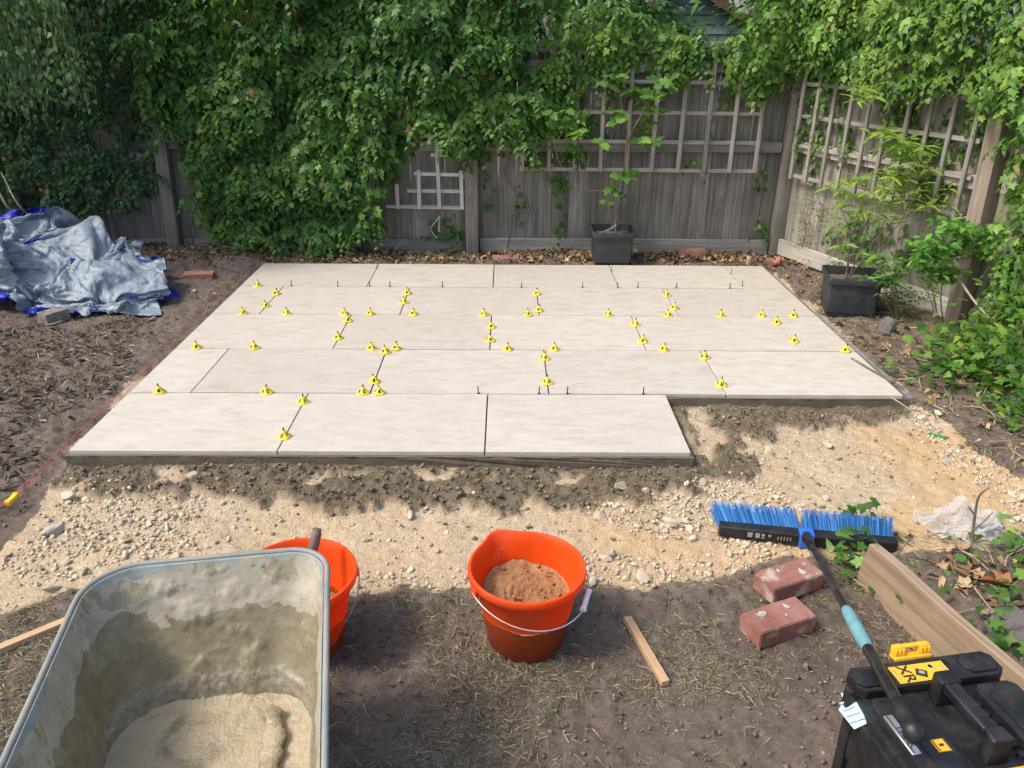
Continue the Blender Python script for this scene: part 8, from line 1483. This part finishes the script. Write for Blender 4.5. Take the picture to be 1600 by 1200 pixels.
# string line and its block
L0, L1 = P(12, 787, -.02), np.array([-.035, 3.05, .006])
mid = P(106, 706, .004)
b = MB(); b.tube([P(-90, 868, -.045), L0+np.array([0, 0, .012]), np.array([-.03, .0, .008]), np.array([-.03, 1.5, .007]), L1], .0017, 5); o = b.build('string_line', M['red_string'], None); tag(o, 'red builder\'s line stretched along the left edge of the patio', 'string line')
b = MB(); b.tube([P(30, 772, -.0), np.array([-.012, -.01, -.003])], .0014, 5); o = b.build('string_line', M['red_string'], None); tag(o, 'second red string running from the yellow line block to the patio corner', 'string line')
lb = empty('line_block', tuple(float(c) for c in P(20, 781, -.018)), math.atan2(*( (P(28, 772, -.02)-P(10, 790, -.02))[[1, 0]] )), 'yellow and orange line block on the red string at the left edge', 'line block')
b = MB(); b.box((0, 0, .006), (.062, .018, .016)); b.build('block_body', M['yellow'], lb, bev=.003); b = MB(); b.box((-.028, 0, .006), (.02, .021, .019)); b.build('block_end', M['amber'], lb, bev=.003); b = MB(); b.box((.026, 0, .007), (.01, .021, .019)); b.build('block_end', M['amber'], lb, bev=.002)
# stump and odd things
def stump(loc, s, label, seed, sc=(1, 1, 1)):
    bm = bmesh.new(); bmesh.ops.create_icosphere(bm, subdivisions=4, radius=1.)
    for v in bm.verts:
        p = v.co.copy(); q = Vector((p.x*3, p.y*3, p.z*.9))+Vector((seed, 0, 0)); v.co *= 1+.30*mnoise.noise(q)+.16*mnoise.noise(q*3)+.05*mnoise.noise(p*14); v.co.z = v.co.z*1.0
    me = bpy.data.meshes.new('tree_stump'); bm.to_mesh(me); bm.free(); smooth(me); o = link('tree_stump', me, M['stump'], None, loc); o.scale = (s*sc[0], s*sc[1], s*sc[2]); return tag(o, label, 'tree stump')
pf = P(1385, 518, -.02); stump((pf[0], pf[1], .0), .07, 'small weathered grey stump in the bed beside the right-hand pot', 3, (.75, .7, 1.)).rotation_euler = (.0, .35, .4)
pf = P(1580, 985, -.0); stump((pf[0]+.02, pf[1], .0), .085, 'gnarled grey wood lump among dead leaves at the right edge', 8, (1.1, .8, .7))
# a few bigger single leaves that can be told apart
def one_leaf(px, py, s, col, label, pr=P_dead, k=0, z=.012, Y=None, a=0.):
    p = P(px, py, -.03) if Y is None else PY(px, py, Y); 
    if Y is None: p[2] = float(surf_z(p[0], p[1]))+z
    me = mesh_np('leaf', pr[k][0], pr[k][1], True); me.materials.append(col); o = link('leaf', me, None, None, p, (.3, .2, a)); o.scale = (s, s, s); return tag(o, label, 'leaf')
def flat(name, c): 
    m_, nt, bs = mat(name); v = coords(nt, 'Object'); n = nz(nt, 4, 5, .6, v); setc(nt, bs, ramp(nt, n, [(.3, tuple(q*.7 for q in c)), (.7, c)]), .6); return m_
LG = flat('yellow_leaf', (.42, .48, .10)); LO = flat('russet_leaf', (.42, .15, .07)); LT = flat('tan_leaf', (.52, .34, .18)); LGR = flat('green_leaf', (.16, .30, .07))
one_leaf(302, 458, .045, LG, 'pale yellow-green leaf on the soil left of the patio near the blue sheet', P_birch, 0)
one_leaf(1570, 930, .085, LO, 'large russet dead leaf among the litter at the right edge', P_dead, 4, .03, a=1.2)
one_leaf(1560, 645, .07, LT, 'tan dead leaf on dark soil at the edge of the ivy', P_dead, 1, .02, a=.8)
one_leaf(1565, 820, .075, LGR, 'fresh green ivy leaf resting against the clear plastic bag', P_ivy, 1, .07, a=2.4)
one_leaf(1490, 870, .05, LT, 'pale dead leaf standing below the clear plastic bag', P_dead, 2, .02, a=2.)
one_leaf(50, 658, .03, LO, 'small red-orange leaf bit on dark soil at the left', P_dead, 0, a=1.); one_leaf(72, 690, .024, LO, 'smallest red leaf bit on dark soil near the string line', P_dead, 1, a=2.)
one_leaf(1550, 838, .06, LG, 'bright yellow-green leaf right of the plastic bag', P_ivy, 2, .05, a=.5).location = tuple(float(c) for c in P(1590, 833, .0))
